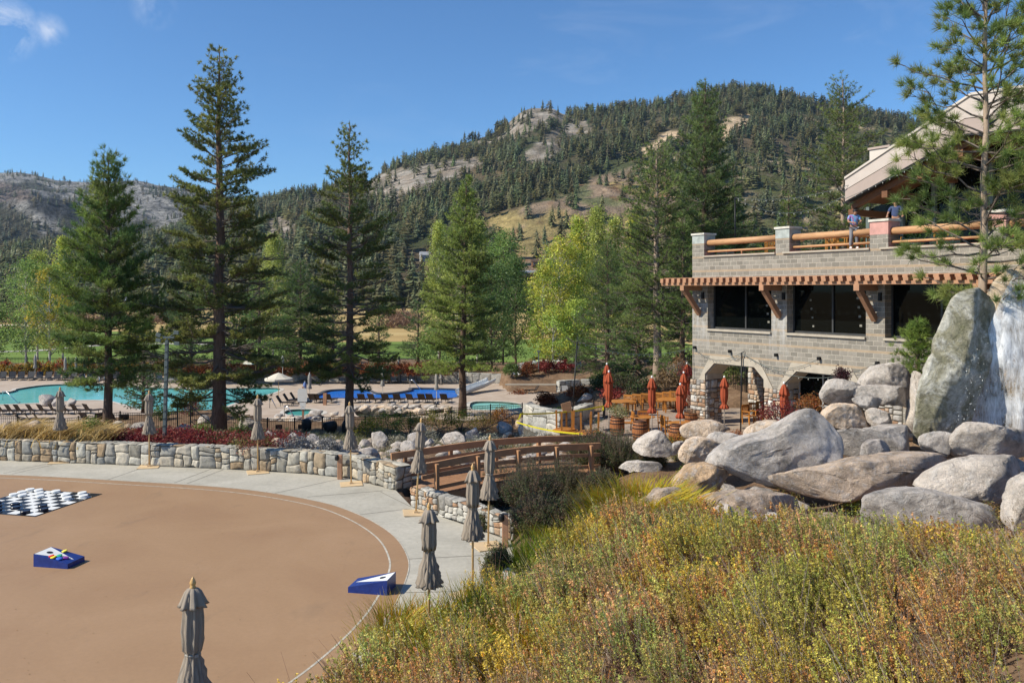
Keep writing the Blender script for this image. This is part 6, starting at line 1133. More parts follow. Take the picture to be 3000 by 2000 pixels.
hs = empty('pavilion', G(345, 905, -2.68), 0, 'long low grey roofed pavilion on the meadow behind the left pine', 'building'); MB().box((0, 0, 2), (26, 8, 4)).build('wall', M['conc_trim'], hs); MB().add([(-14, -5, 3.9), (14, -5, 3.9), (14, 5, 3.9), (-14, 5, 3.9), (-12, 0, 6), (12, 0, 6)], [(0, 1, 5, 4), (2, 3, 4, 5), (0, 4, 3), (1, 2, 5), (0, 3, 2, 1)]).build('roof', mat_plain('pr', (.3, .31, .33), .6), hs)
# ================= PEOPLE =================
M['skin'] = mat_plain('skin', (.36, .19, .12), .55, .05, 8); M['hair'] = mat_plain('dark_hair', (.02, .016, .014), .6); M['polo'] = mat_plain('navy_polo', (.05, .07, .15), .85); M['trouser'] = mat_plain('grey_trousers', (.2, .2, .22), .85, .15)
m = NT('tie_dye'); f = m.noise(4.5, 3, .5, dist=2); M['tiedye'] = m.done(m.ramp(f, [(.3, (.06, .25, .5)), (.48, (.14, .4, .65)), (.6, (.4, .08, .25)), (.7, (.08, .2, .5))]), .85)
def skin_mesh(name, J, E, mat, parent, sub=2, root=0):
    me = bpy.data.meshes.new(name); me.from_pydata([j[0] for j in J], E, []); o = bpy.data.objects.new(name, me); COL.objects.link(o); o.parent = parent; me.materials.append(mat)
    sk = o.modifiers.new('skin', 'SKIN'); sk.use_smooth_shade = True
    for i, j in enumerate(J): v = me.skin_vertices[0].data[i]; r_ = j[1]; v.radius = (r_, r_) if isinstance(r_, float) else r_; v.use_root = (i == root)
    sb_ = o.modifiers.new('sub', 'SUBSURF'); sb_.levels = sb_.render_levels = sub; return o
def person(name, loc, rz, lab, K, shirt, trous, sh_short=True):
    """K: joint name -> local point"""
    root = empty(name, loc, rz, lab, 'person'); k = {a: Vector(b) for a, b in K.items()}; J = []; E = []; ix = {}
    def add(n, p, r_, par=None): ix[n] = len(J); J.append((tuple(p), r_)); (E.append((ix[par], ix[n])) if par else None)
    add('pel', k['pel'], (.15, .11)); add('chest', k['chest'], (.17, .12), 'pel'); add('neckb', k['neck'] - Vector((0, 0, .05)), (.10, .08), 'chest'); add('neck', k['neck'], .052, 'neckb'); add('jaw', k['head'] - Vector((0, 0, .08)), .07, 'neck'); add('head', k['head'], (.085, .1), 'jaw'); add('crown', k['head'] + Vector((0, 0, .09)), .06, 'head')
    for s_ in 'lr':
        add('sh' + s_, k['sh' + s_], .06, 'neckb'); add('el' + s_, k['el' + s_], .042, 'sh' + s_); add('wr' + s_, k['wr' + s_], .028, 'el' + s_); d = (k['wr' + s_] - k['el' + s_]).normalized(); add('palm' + s_, k['wr' + s_] + d * .07, (.035, .02), 'wr' + s_)
        sd = d.cross(Vector((0, 1, .3))).normalized()
        for q in range(4): add(f'f{q}{s_}', k['wr' + s_] + d * (.15 - .01 * abs(q - 1.5)) + sd * (q - 1.5) * .022 + Vector((0, 0, -.02)), .009, 'palm' + s_)
        add('th' + s_, k['wr' + s_] + d * .08 + sd * .055, .01, 'wr' + s_)
        add('hip' + s_, k['hip' + s_], .09, 'pel'); add('kn' + s_, k['kn' + s_], .06, 'hip' + s_); add('an' + s_, k['an' + s_], .04, 'kn' + s_); add('toe' + s_, k['an' + s_] + Vector((0, -.17, -.05)), .035, 'an' + s_)
    body = skin_mesh('body', J, E, M['skin'], root)
    h_ = k['head']; V, Fc = IC2; q = V * (.105, .118, .105) + (0, .02, .05); npmesh('hair', q[:, :] + np.array(h_), Fc[(V[Fc].mean(1)[:, 2] > -.1) | (V[Fc].mean(1)[:, 1] > .35)], M['hair'], root, smooth=True)
    fc = MB(); fc.lathe([(0, -.02), (.018, -.012), (.012, .02), (0, .03)], tuple(h_ + Vector((0, -.105, -.01))), 8); fc.build('nose', M['skin'], body, smooth=True)
    e_ = MB(); [e_.lathe([(0, -.008), (.01, 0), (0, .008)], tuple(h_ + Vector((x, -.1, .02))), 8) for x in (-.035, .035)]; e_.build('eye', M['black'], body); MB().box(tuple(h_ + Vector((0, -.1, -.055))), (.05, .01, .008)).build('mouth', M['terracotta'], body)
    for s_ in (-1, 1): MB().lathe([(0, -.03), (.02, -.01), (.02, .02), (0, .035)], tuple(h_ + Vector((s_ * .098, .01, 0))), 8).build('ear', M['skin'], body, smooth=True)
    if shirt:
        SJ = [(tuple(k['pel'] + Vector((0, 0, -.02))), (.175, .135)), (tuple(k['chest']), (.195, .145)), (tuple(k['neck'] - Vector((0, 0, .06))), (.11, .09))]; SE = [(0, 1), (1, 2)]
        for s_ in 'lr': SJ.append((tuple(k['sh' + s_]), .08)); SJ.append((tuple(k['sh' + s_].lerp(k['el' + s_], .75)), .07)); n = len(SJ); SE += [(2, n - 2), (n - 2, n - 1)]
        skin_mesh('shirt', SJ, SE, M[shirt], root)
    if trous:
        TJ = [(tuple(k['pel'] + Vector((0, 0, .02))), (.165, .13))]; TE = []
        for s_ in 'lr': n = len(TJ); TJ += [(tuple(k['hip' + s_]), .105), (tuple(k['kn' + s_]), .08), (tuple(k['an' + s_] + Vector((0, 0, .03))), .07)]; TE += [(0, n), (n, n + 1), (n + 1, n + 2)]
        skin_mesh('trousers', TJ, TE, M[trous], root)
        for s_ in 'lr': V, Fc = IC2; npmesh('shoe', V * (.05, .14, .05) + np.array(k['an' + s_] + Vector((0, -.06, -.04))), Fc, M['white'], root, smooth=True)
    return root
STAND = dict(pel=(0, 0, .95), chest=(0, 0, 1.25), neck=(0, -.02, 1.48), head=(0, -.05, 1.62), shl=(-.19, 0, 1.42), shr=(.19, 0, 1.42), ell=(-.27, -.12, 1.17), elr=(.28, -.12, 1.17), wrl=(-.12, -.34, 1.12), wrr=(.14, -.34, 1.12), hipl=(-.09, 0, .88), hipr=(.09, 0, .88), knl=(-.12, -.03, .48), knr=(.12, -.02, .48), anl=(-.14, .02, .08), anr=(.13, .0, .08))
p = W2(9.55, .25, 8.81); person('person', p, BA + .9, 'worker in a blue tie dye shirt and grey trousers standing on the terrace ledge', dict(STAND, head=(.03, -.1, 1.58), neck=(.01, -.05, 1.46)), 'tiedye', 'trouser')
st2 = W2(10.95, 1.15, 8.72); o = MB().box((0, 0, .2), (.7, .5, .4)).build('work_step', M['logwood'], bevel=.01); o.location = st2; o.rotation_euler = (0, 0, BA); tag(o, 'low wooden step the navy shirted worker stands on behind the pink pier', 'step')
person('person', st2 + Vector((0, 0, .4)), BA + .45, 'man in a navy polo shirt behind the pink topped pier', dict(STAND, ell=(-.3, -.06, 1.16), elr=(.3, -.06, 1.16), wrl=(-.3, -.28, 1.06), wrr=(.3, -.28, 1.06)), 'polo', 'trouser')
SIT = dict(pel=(0, .35, .45), chest=(0, .5, .72), neck=(0, .56, .93), head=(0, .56, 1.08), shl=(-.18, .54, .87), shr=(.18, .54, .87), ell=(-.24, .4, .63), elr=(.24, .4, .63), wrl=(-.2, .15, .55), wrr=(.2, .15, .55), hipl=(-.09, .3, .46), hipr=(.09, .3, .46), knl=(-.1, -.12, .58), knr=(.1, -.12, .52), anl=(-.1, -.45, .45), anr=(.1, -.48, .45))
p = G(947, 1114, DZ); person('person', p, .1, 'sunbather sitting on a grey lounger by the retaining wall', SIT, None, 'polo')
# ================= VEGETATION =================
def norm(a): return a / (np.linalg.norm(a, axis=-1, keepdims=True) + 1e-9)
def prisms(P0, P1, r0, r1):
    P0, P1 = np.asarray(P0, float), np.asarray(P1, float); n = len(P0); d = norm(P1 - P0); ref = np.where(abs(d[:, 2:3]) < .9, [[0, 0, 1.]], [[1., 0, 0]]); u = norm(np.cross(d, ref)); w = np.cross(d, u)
    r0 = np.broadcast_to(r0, n)[:, None]; r1 = np.broadcast_to(r1, n)[:, None]; V = np.zeros((n, 6, 3))
    for j, a in enumerate((0, 2.094, 4.189)): o = u * math.cos(a) + w * math.sin(a); V[:, j] = P0 + o * r0; V[:, 3 + j] = P1 + o * r1
    b = np.arange(n)[:, None] * 6; Fc = np.concatenate([b + np.array(q) for q in ((0, 1, 4, 3), (1, 2, 5, 4), (2, 0, 3, 5))], 0); return V.reshape(-1, 3), Fc
def needles(P, A, K, ln, wd, spread, r, col, cv=.35):
    """K needle triangles fanned round each direction A at P"""
    N = len(P); d = norm(A[:, None] + spread * r.normal(size=(N, K, 3))); L = ln * r.uniform(.7, 1.15, (N, K, 1)); side = norm(np.cross(d, r.normal(size=(N, K, 3)))) * wd / 2
    p = P[:, None] + r.normal(size=(N, K, 3)) * ln * .10; V = np.stack([p - side, p + side, p + d * L], 2).reshape(-1, 3); C = np.repeat(col[:, None], K, 1) * r.uniform(1 - cv, 1 + cv, (N, K, 1)); return V, np.arange(N * K * 3).reshape(-1, 3), C.reshape(-1, 3)
def conifer(base, Ht, prof, seed, label, cat='tree', trunk=.25, cb=.12, ws=.5, nb=5, pitch=(-18, 45), curv=.12, K=12, ln=.2, wd=.03, spread=.75, pal=((.075, .105, .03), (.05, .085, .028)), bark='bark', dens=1., lean=0., sub=.34, parts=True, name='pine_tree', tup=.45, start=.3, step=.2, dead=.0):
    r = rng(seed); root = empty(name, base, 0, label, cat); H0 = Ht * cb; z = H0; B0 = []; B1 = []; R0 = []; R1 = []; TP = []; TA = []; TC = []; pz = [p[0] for p in prof]; pr = [p[1] for p in prof]; pal = np.array(pal) * np.array((2.45, 2.2, 1.9))
    lx = lambda zz: lean * (zz / Ht) ** 1.5 * Ht
    while z < Ht * .985:
        t = z / Ht; sh = math.radians(np.interp((z - H0) / (Ht - H0), [0, .35, 1], [pitch[0], (pitch[0] + pitch[1]) * .25, pitch[1]])); a0 = r.uniform(0, 6.28)
        for b in range(nb if t < .93 else 3):
            a = a0 + b * 6.283 / nb + r.normal(0, .25); L = np.interp(t, pz, pr) * r.choice([r.uniform(.45, .8), r.uniform(.8, 1.05), r.uniform(.95, 1.2)]); zb = z + r.uniform(-.4, .4) * ws; p_ = sh + r.normal(0, .19); dh = np.array((math.cos(a), math.sin(a), 0)); s0 = np.array((lx(zb), 0, zb))
            if L < .12: continue
            isdead = r.random() < dead * (1 - t)
            n = 6; S_ = np.linspace(0, 1, n); jit = r.normal(0, .05 * L, (n, 3)) * S_[:, None]; jit[0] = 0
            pts = s0 + dh * (S_ * L * math.cos(p_))[:, None] + np.array((0, 0, 1)) * ((S_ * math.sin(p_) + curv * S_ ** 2.2) * L)[:, None] + jit; rb = min(trunk * .35, .018 + .017 * L) * (1 - .3 * t)
            for i in range(n - 1): B0.append(pts[i]); B1.append(pts[i + 1]); R0.append(rb * (1 - .8 * S_[i])); R1.append(rb * (1 - .8 * S_[i + 1]))
            m_ = max(2, int(L / (.26 / dens))); col = pal[r.integers(len(pal))] * r.uniform(.75, 1.25)
            for s_ in np.linspace(start if t < .8 else .12, 1.0, m_):
                q = np.array([np.interp(s_, S_, pts[:, k]) for k in range(3)])
                for sg in (-1, 1):
                    an = a + sg * r.uniform(.5, 1.15) * (1.05 - .5 * s_); l2 = (sub * L * (1.15 - s_) + .22) * r.uniform(.6, 1.15); d2 = np.array((math.cos(an), math.sin(an), r.uniform(-.05, .4) + .3 * t)); d2 /= np.linalg.norm(d2); e = q + d2 * l2
                    B0.append(q); B1.append(e); R0.append(rb * .35); R1.append(rb * .12)
                    if isdead: continue
                    nt_ = max(1, int(l2 / step))
                    for k in range(nt_):
                        f = (k + 1) / nt_; TP.append(q + d2 * l2 * f + r.normal(0, .03, 3)); TA.append(d2 * (1 - tup) + np.array((0, 0, tup))); TC.append(col * r.uniform(.8, 1.2))
        z += ws * r.uniform(.75, 1.25) * (1 - .35 * t)
    TP.append(np.array((lx(Ht), 0, Ht - .05))); TA.append(np.array((0, 0, 1.))); TC.append(pal[0])
    n = 10; pts = [(lx(Ht * i / n) + r.normal(0, .008 * Ht * .2), r.normal(0, .008 * Ht * .2), Ht * i / n - (.3 if i == 0 else 0)) for i in range(n + 1)]
    tk = MB().tube(pts, [trunk * ((1 - i / n) ** .8) * (1.25 if i == 0 else 1) + .015 for i in range(n + 1)], 10).build('trunk', M[bark], root, smooth=True)
    V, Fc = prisms(B0, B1, np.array(R0), np.array(R1)); br = npmesh('branches', V, Fc, M['branch'], root)
    V, Fc, C = needles(np.array(TP), np.array(TA), K, ln, wd, spread, r, np.array(TC)); npmesh('crown', V, Fc, M['needle'], root, col=C); return root
def leafquads(P, size, r, col, cv=.3, up=.3):
    N = len(P); n = norm(r.normal(size=(N, 3)) + np.array((0, 0, up))); u = norm(np.cross(n, r.normal(size=(N, 3)))); w = np.cross(n, u); s = size * r.uniform(.6, 1.2, (N, 1)); V = np.stack([P - u * s, P + w * s * .5, P + u * s, P - w * s * .5], 1).reshape(-1, 3)
    return V, np.arange(N * 4).reshape(-1, 4), col * r.uniform(1 - cv, 1 + cv, (N, 1))
def broadleaf(base, Ht, wid, seed, label, pal, cb=.18, n=150, lf=.12, per=50, bark='bark_aspen', trunk=.12, cat='tree', name='aspen_tree', shape='oval', ntr=1):
    r = rng(seed); root = empty(name, base, 0, label, cat); pal = np.array(pal) * 1.75; H0 = Ht * cb; hc = Ht - H0; CP_ = []; B0 = []; B1 = []; R0 = []; R1 = []
    bulge = r.uniform(.75, 1.15, 8)
    for i in range(n):
        t = r.random() ** .85; a = r.uniform(0, 6.28); w = {'oval': math.sin(math.pi * (t * .88 + .1)) ** .6, 'spire': (1 - t) ** .6 * min(1, .45 + 2.5 * t), 'broad': math.sin(math.pi * (t * .75 + .2)) ** .5}[shape] * wid / 2 * bulge[int(a / 6.29 * 8)] * (1 + .15 * math.sin(a * 3 + t * 9))
        q = w * r.random() ** .38; c = np.array((q * math.cos(a), q * math.sin(a), H0 + hc * t)); CP_.append(c); s = np.array((q * .08 * math.cos(a), q * .08 * math.sin(a), max(H0 * .8, c[2] - q * .9 - .3)))
        if i % 2 == 0:
            mid = (s + c) / 2 + r.normal(0, .1, 3); B0 += [s, mid]; B1 += [mid, c]; R0 += [.03 + q * .012, .02]; R1 += [.02, .006]
    CP_ = np.array(CP_); P = (CP_[:, None] + r.normal(size=(n, per, 3)) * np.array((.42, .42, .36)) * (wid / 7) ** .6).reshape(-1, 3); cc = pal[r.integers(len(pal), size=n)] * r.uniform(.75, 1.25, (n, 1)); C = np.repeat(cc, per, 0)
    V, Fc, C = leafquads(P, lf, r, C); npmesh('crown', V, Fc, M['leaf'], root, col=C)
    for k in range(ntr):
        ox = 0 if ntr == 1 else (k - (ntr - 1) / 2) * .5; MB().tube([(ox + .05 * math.sin(i * 1.3 + seed), .05 * math.cos(i * 1.7 + seed), Ht * .93 * i / 8 - .2 * (i == 0)) for i in range(9)], [trunk * (1 - i / 8.6) + .012 for i in range(9)], 8).build('trunk', M[bark], root, smooth=True)
    V, Fc = prisms(B0, B1, np.array(R0), np.array(R1)); npmesh('branches', V, Fc, M['branch'] if bark != 'bark_aspen' else M['bark_aspen'], root); return root
def B(px, pb, Y): p = D(px, pb, Y); return p
# --- the tall pines ---
def pxtree(px, pt, pb, Y): p = D(px, pb, Y); return p, (pb - pt) * Y / F, Y / F
p, h, k = pxtree(317, 452, 1272, 46.7); conifer(p, h, [(.1, 1.0), (.2, 1.7), (.3, 2.5), (.42, 2.7), (.56, 2.35), (.72, 1.7), (.88, 1.0), (1, .3)], 1, 'dark bushy pine with long needles, left of the grey floodlight post', trunk=.24, cb=.17, ws=.46, nb=5, pitch=(-12, 55), K=17, ln=.34, wd=.036, spread=.62, pal=((.075, .115, .03), (.05, .09, .03), (.095, .125, .04)), tup=.55, step=.24, sub=.38)
p, h, k = pxtree(643, 138, 1280, 47); conifer(p, h, [(.08, 2.6), (.2, 4.0), (.35, 3.7), (.46, 3.1), (.58, 2.4), (.65, 2.35), (.76, 1.95), (.88, 1.2), (1, .15)], 2, 'tallest pine, with a reddish trunk, near the middle left of the photo', trunk=.38, cb=.1, ws=.56, nb=5, pitch=(-26, 28), curv=.22, K=16, ln=.21, wd=.042, spread=.9, pal=((.085, .105, .032), (.055, .078, .028), (.10, .115, .035)), bark='bark_red', dens=1.05, step=.19, dead=.34, start=.34)
p, h, k = pxtree(1024, 362, 1262, 50.8); conifer(p, h, [(.1, 2.2), (.2, 3.3), (.36, 2.9), (.5, 2.35), (.62, 2.3), (.75, 1.7), (.88, .95), (1, .15)], 3, 'tall dark pine standing in front of the blue pool', trunk=.27, cb=.2, ws=.55, nb=5, pitch=(-24, 28), curv=.2, K=16, ln=.22, wd=.042, spread=.9, pal=((.085, .105, .03), (.055, .08, .028)), bark='bark_red', dens=1., step=.2, dead=.5, start=.36)
p, h, k = pxtree(1354, 515, 1218, 62); conifer(p, h, [(.12, 3.0), (.25, 3.1), (.4, 2.9), (.6, 2.1), (.8, 1.2), (1, .15)], 4, 'light green pine with a bare lower trunk at the right end of the pools', trunk=.28, cb=.2, ws=.5, nb=6, pitch=(-15, 50), K=14, ln=.28, wd=.045, spread=.8, pal=((.12, .16, .045), (.09, .13, .04)), dens=1.0, step=.26, lean=.02)
for i, (px, pt, pb, Y, w, lab, kw) in enumerate([
 (1925, 415, 1128, 58, 250, 'slender pine with a pinkish bare trunk behind the patio', dict(bark='bark_pale', trunk=.3, cb=.22, pal=((.085, .12, .04), (.06, .095, .035)), K=11, ln=.24)),
 (2065, 232, 1130, 63, 340, 'massive dense pine rising behind the left end of the terrace', dict(trunk=.42, cb=.2, pal=((.08, .115, .045), (.055, .09, .035)), K=13, ln=.28, ws=.5, nb=7, pitch=(-15, 50))),
 (2470, 235, 1000, 66, 250, 'open crowned pine behind the terrace, left of the sloping roof', dict(bark='bark_pale', trunk=.3, cb=.35, pal=((.09, .12, .04), (.07, .10, .035)), K=11, ln=.24, ws=.7, nb=5)),
 (2310, 560, 1000, 60, 150, 'young pine showing above the terrace table', dict(trunk=.2, cb=.1, K=10, ln=.24)),
 (1780, 700, 1128, 78, 220, 'dark conifer behind the leaning light pole', dict(trunk=.25, cb=.08, K=10, ln=.26, pal=((.07, .105, .035), (.05, .085, .03)))),
 (1870, 640, 1150, 68, 230, 'bushy conifer above the rust umbrellas', dict(trunk=.25, cb=.06, K=10, ln=.26, pal=((.07, .11, .035), (.05, .085, .03)))),
 (2000, 640, 1140, 56, 190, 'pine with low branches beside the lodge corner', dict(trunk=.2, cb=.06, K=10, ln=.24, pal=((.08, .12, .04), (.055, .09, .03)))),
 (2180, 640, 900, 72, 200, 'pine crown behind the second terrace pier', dict(trunk=.2, cb=.02, K=10, ln=.26)),
 (1225, 885, 1062, 88, 120, 'small dense spruce on the lawn edge, between the two tall pines', dict(trunk=.16, cb=.12, K=9, ln=.26, pitch=(-8, 45), pal=((.055, .10, .035), (.045, .08, .03)), name='spruce_tree')),
 (760, 800, 1085, 84, 190, 'dark spruce filling the gap right of the tallest pine', dict(trunk=.2, cb=.08, K=9, ln=.3, pal=((.045, .08, .025), (.06, .10, .03)), name='spruce_tree')),
 (880, 760, 1085, 90, 200, 'deep green spruce left of the tall pine by the blue pool', dict(trunk=.2, cb=.08, K=9, ln=.3, pal=((.045, .08, .025), (.055, .09, .03)), name='spruce_tree')),
 (975, 880, 1080, 86, 170, 'low dark spruce in the shade behind the litter bins', dict(trunk=.2, cb=.08, K=9, ln=.3, pal=((.04, .07, .025), (.055, .085, .03)), name='spruce_tree')),
 (1110, 900, 1080, 84, 90, 'thin spruce right of the litter bins', dict(trunk=.14, cb=.1, K=8, ln=.26, name='spruce_tree')),
 (560, 860, 1100, 84, 170, 'spruce behind the open cream parasols', dict(trunk=.2, cb=.05, K=9, ln=.3, pal=((.06, .095, .03), (.05, .08, .03)), name='spruce_tree')),
 (420, 900, 1100, 86, 130, 'dark spruce behind the floodlight post', dict(trunk=.2, cb=.05, K=9, ln=.3, name='spruce_tree')),
 (420, 1075, 1196, 60, 130, 'low blue green spruce by the big pool, left of the floodlight post', dict(trunk=.12, cb=.03, K=12, ln=.16, ws=.25, nb=7, pitch=(-5, 40), pal=((.06, .10, .04), (.045, .08, .035)), name='spruce_tree')),
 (560, 1110, 1205, 56, 120, 'low spreading conifer by the pool at the foot of the tallest pine', dict(trunk=.12, cb=.03, K=11, ln=.16, ws=.28, nb=6, pitch=(-5, 30), pal=((.075, .10, .035),), name='spruce_tree')),
 (2688, 955, 1100, 31, 120, 'small bright green pine left of the waterfall slab', dict(trunk=.07, cb=.03, K=18, ln=.17, wd=.016, ws=.16, nb=6, pitch=(10, 70), pal=((.10, .15, .035), (.07, .12, .03)), step=.11)),
]):
    p, h, k = pxtree(px, pt, pb, Y); w2 = w * k / 2; kw = dict(dict(ws=.55, nb=6, pitch=(-15, 45), wd=.036, spread=.75, step=.28), **kw)
    prof = [(0, w2 * .75), (.2, w2), (.45, w2 * .82), (.7, w2 * .5), (.9, w2 * .22), (1, .12)] if 'open' not in lab and 'slender' not in lab else [(0, w2 * .7), (.4, w2), (.65, w2 * .9), (.8, w2 * .55), (.93, w2 * .5), (1, .3)]
    conifer(p, h, prof, 20 + i, lab, **kw)
# foreground pine over the waterfall
p = Vector((15.3, 27.2, 2.0)); conifer(p, 17.2, [(.25, 1.8), (.36, 2.5), (.5, 2.75), (.62, 2.5), (.75, 2.1), (.88, 1.7), (1, .5)], 77, 'nearest pine, long needled with open branches, in front of the sloping roof at the right', trunk=.15, cb=.25, ws=.62, nb=4, pitch=(5, 50), curv=.1, K=80, ln=.36, wd=.018, spread=.6, pal=((.10, .145, .045), (.075, .12, .04), (.12, .15, .05)), bark='bark_pale', dens=.42, step=.36, tup=.4, start=.35, sub=.42, lean=.012)
# --- broadleaf trees ---
YG = ((.28, .30, .05), (.20, .26, .05), (.34, .31, .05)); LG_ = ((.225, .25, .055), (.18, .21, .05), (.27, .285, .075)); DG = ((.06, .10, .03), (.08, .12, .035), (.05, .085, .025)); MG = ((.11, .17, .045), (.14, .2, .05)); OR = ((.34, .26, .035), (.22, .23, .045), (.16, .2, .045), (.15, .2, .045))
for i, (px, pt, pb, Y, w, pal, shp, lab, kw) in enumerate([
 (75, 760, 1086, 96, 140, MG, 'oval', 'green birch with a white trunk at the far left', {}), (145, 780, 1086, 95, 130, OR, 'oval', 'birch turning yellow, second white trunk from the left', {}), (110, 740, 1080, 104, 110, LG_, 'oval', 'pale green birch between the two white trunks, farther back', {}), (-15, 900, 1070, 96, 110, DG, 'broad', 'dark green tree cut by the left edge', dict(bark='bark')), (185, 700, 1080, 104, 110, YG, 'spire', 'yellow green poplar behind the left pine', {}),
 (800, 690, 1085, 112, 150, LG_, 'spire', 'pale green poplar right of the tallest pine', {}), (700, 880, 1090, 96, 150, DG, 'broad', 'dark leafy tree behind the trunk of the tallest pine', dict(bark='bark')), (850, 900, 1090, 98, 150, DG, 'broad', 'dark leafy tree behind the closed pale umbrella', dict(bark='bark')),
 (1285, 660, 1085, 100, 130, LG_, 'spire', 'pale poplar touching the left side of the light green pine', {}), (1340, 760, 1085, 96, 150, LG_, 'broad', 'light green poplar behind the lower branches of the light green pine', {}), (1400, 650, 1090, 104, 140, LG_, 'spire', 'tall poplar just right of the light green pine', {}), (1475, 680, 1085, 100, 140, MG, 'oval', 'mid green tree with small leaves left of the yellow aspens', dict(bark='bark')), (1440, 780, 1120, 88, 170, DG, 'broad', 'dark tree at the right end of the pools', dict(bark='bark')), (1510, 760, 1100, 94, 120, DG, 'oval', 'dark round tree next to the yellow aspens', dict(bark='bark')), (1290, 960, 1100, 86, 150, MG, 'broad', 'low green shrubby tree behind the end of the hedge', dict(bark='bark', cb=.05)),
 (1590, 780, 1096, 88, 120, YG, 'oval', 'leftmost yellow aspen of the grove', {}), (1640, 700, 1096, 90, 150, YG, 'oval', 'second yellow aspen from the left', {}), (1695, 640, 1100, 92, 150, YG, 'spire', 'tall yellow aspen in the middle of the grove', {}), (1745, 610, 1100, 96, 140, LG_, 'spire', 'tallest pale aspen of the grove', {}), (1800, 640, 1110, 98, 140, LG_, 'spire', 'pale green aspen behind the dark conifers', {}), (1860, 620, 1110, 96, 130, YG, 'spire', 'pale yellow aspen left of the slender pine', {}), (1620, 900, 1100, 84, 130, ((.2, .27, .05), (.3, .3, .05)), 'oval', 'short bright green aspen above the white slide', {}), (1690, 880, 1104, 85, 130, ((.16, .23, .05), (.24, .28, .05)), 'oval', 'short green aspen right of the white slide', {}),
]):
    p, h, k = pxtree(px, pt, pb, Y); broadleaf(p, h, w * k, 100 + i, lab, pal, lf=.13, n=int(130 * (w / 130) * (h / 12)), per=46, shape=shp, **dict(dict(trunk=.13), **kw))
# valley trees at the foot of the slope
_r = rng(12); vt = 0; TM2 = TM
for i in range(150):
    px = _r.uniform(-60, 1900); Y = _r.uniform(250, 420); hh = _r.uniform(9, 17)
    if 1085 < px < 1300 and Y < 330: continue
    if 500 < px and Y < 290: continue
    o = TM2[int(_r.integers(len(TM2)))].copy(); COL.objects.link(o); o.location = ((px - 1500) / F * Y, Y, -2.8); s_ = hh / 16; o.scale = (s_ * 1.1, s_ * 1.1, s_); o.rotation_euler = (0, 0, _r.uniform(0, 6.28)); o.name = 'valley_fir'; tag(o, 'dark conifer in the belt of trees where meadow meets the slope', 'tree', 'conifers between the meadow and the slope')
for i, (px, Y, w_) in enumerate(((1165, 285, 9), (1195, 240, 8), (1160, 215, 12), (60, 250, 14), (380, 260, 16), (250, 230, 14), (430, 240, 12))):
    p = Vector(((px - 1500) / F * Y, Y, -2.68)); r = rng(i); P_ = r.normal(size=(1200, 3)) * (w_ * .3, 2, .8) + (0, 0, 1.3); P_[:, 2] = abs(P_[:, 2]); V, Fc, C = leafquads(P_, .35, r, np.array([(.22, .13, .08)])); o = npmesh('willow_scrub', V, Fc, M['leaf'], col=C); o.location = p; tag(o, 'low brown willow scrub on the golden meadow', 'scrub', 'willow scrub on the meadow')
# --- shrubs ---
def shrub(p, w, h, seed, label, pal, lf=.05, n=900, cat='shrub', group=None, name='shrub', dep=None, stems=18, fuzz=.12):
    r = rng(seed); root = empty(name, p, 0, label, cat, group); pal = np.array(pal); d = dep or w; nc = max(8, n // 45); a = r.uniform(0, 6.28, nc); q = r.random(nc) ** .5; zc = r.random(nc) ** .6
    c = np.stack([q * np.cos(a) * w / 2 * (1 - .35 * zc ** 3), q * np.sin(a) * d / 2 * (1 - .35 * zc ** 3), h * (.15 + .8 * zc * (1 - .45 * q ** 2))], 1); P = (c[:, None] + r.normal(size=(nc, 45, 3)) * (fuzz * w ** .5)).reshape(-1, 3); P[:, 2] = abs(P[:, 2])
    V, Fc, C = leafquads(P, lf, r, np.repeat(pal[r.integers(len(pal), size=nc)] * r.uniform(.7, 1.3, (nc, 1)), 45, 0)); npmesh('foliage', V, Fc, M['leaf'], root, col=C)
    e = c[:stems]; V, Fc = prisms(np.stack([e[:, 0] * .1, e[:, 1] * .1, 0 * e[:, 0]], 1), e, .02, .006); npmesh('stems', V, Fc, M['branch'], root); return root
RD = ((.22, .03, .03), (.15, .02, .025), (.28, .06, .05)); RB = ((.24, .07, .025), (.19, .055, .02), (.26, .11, .04)); ORH = ((.42, .2, .03), (.4, .26, .04), (.3, .06, .03), (.2, .2, .05)); GY = ((.16, .22, .03), (.3, .28, .03), (.11, .17, .03), (.38, .30, .03)); DKG = ((.05, .075, .025), (.065, .085, .03), (.085, .075, .04)); 
for i, x in enumerate(range(-30, 560, 26)): p = G(x, 1097, -1.9); shrub(p, 2.2, .95 + .3 * (i % 3), 200 + i, 'orange, yellow and red autumn shrub in the hedge below the far left fence', ORH, .12, 700, group='autumn hedge at the far left', dep=1.4)
for i, x in enumerate(list(range(560, 1330, 24))): p = G(x, 1100, -1.5); shrub(p, 2.0, 1.0 + .25 * (i % 3), 240 + i, 'rust red shrub in the hedge above the pale retaining wall', RB, .11, 650, group='rust red hedge', dep=1.6)
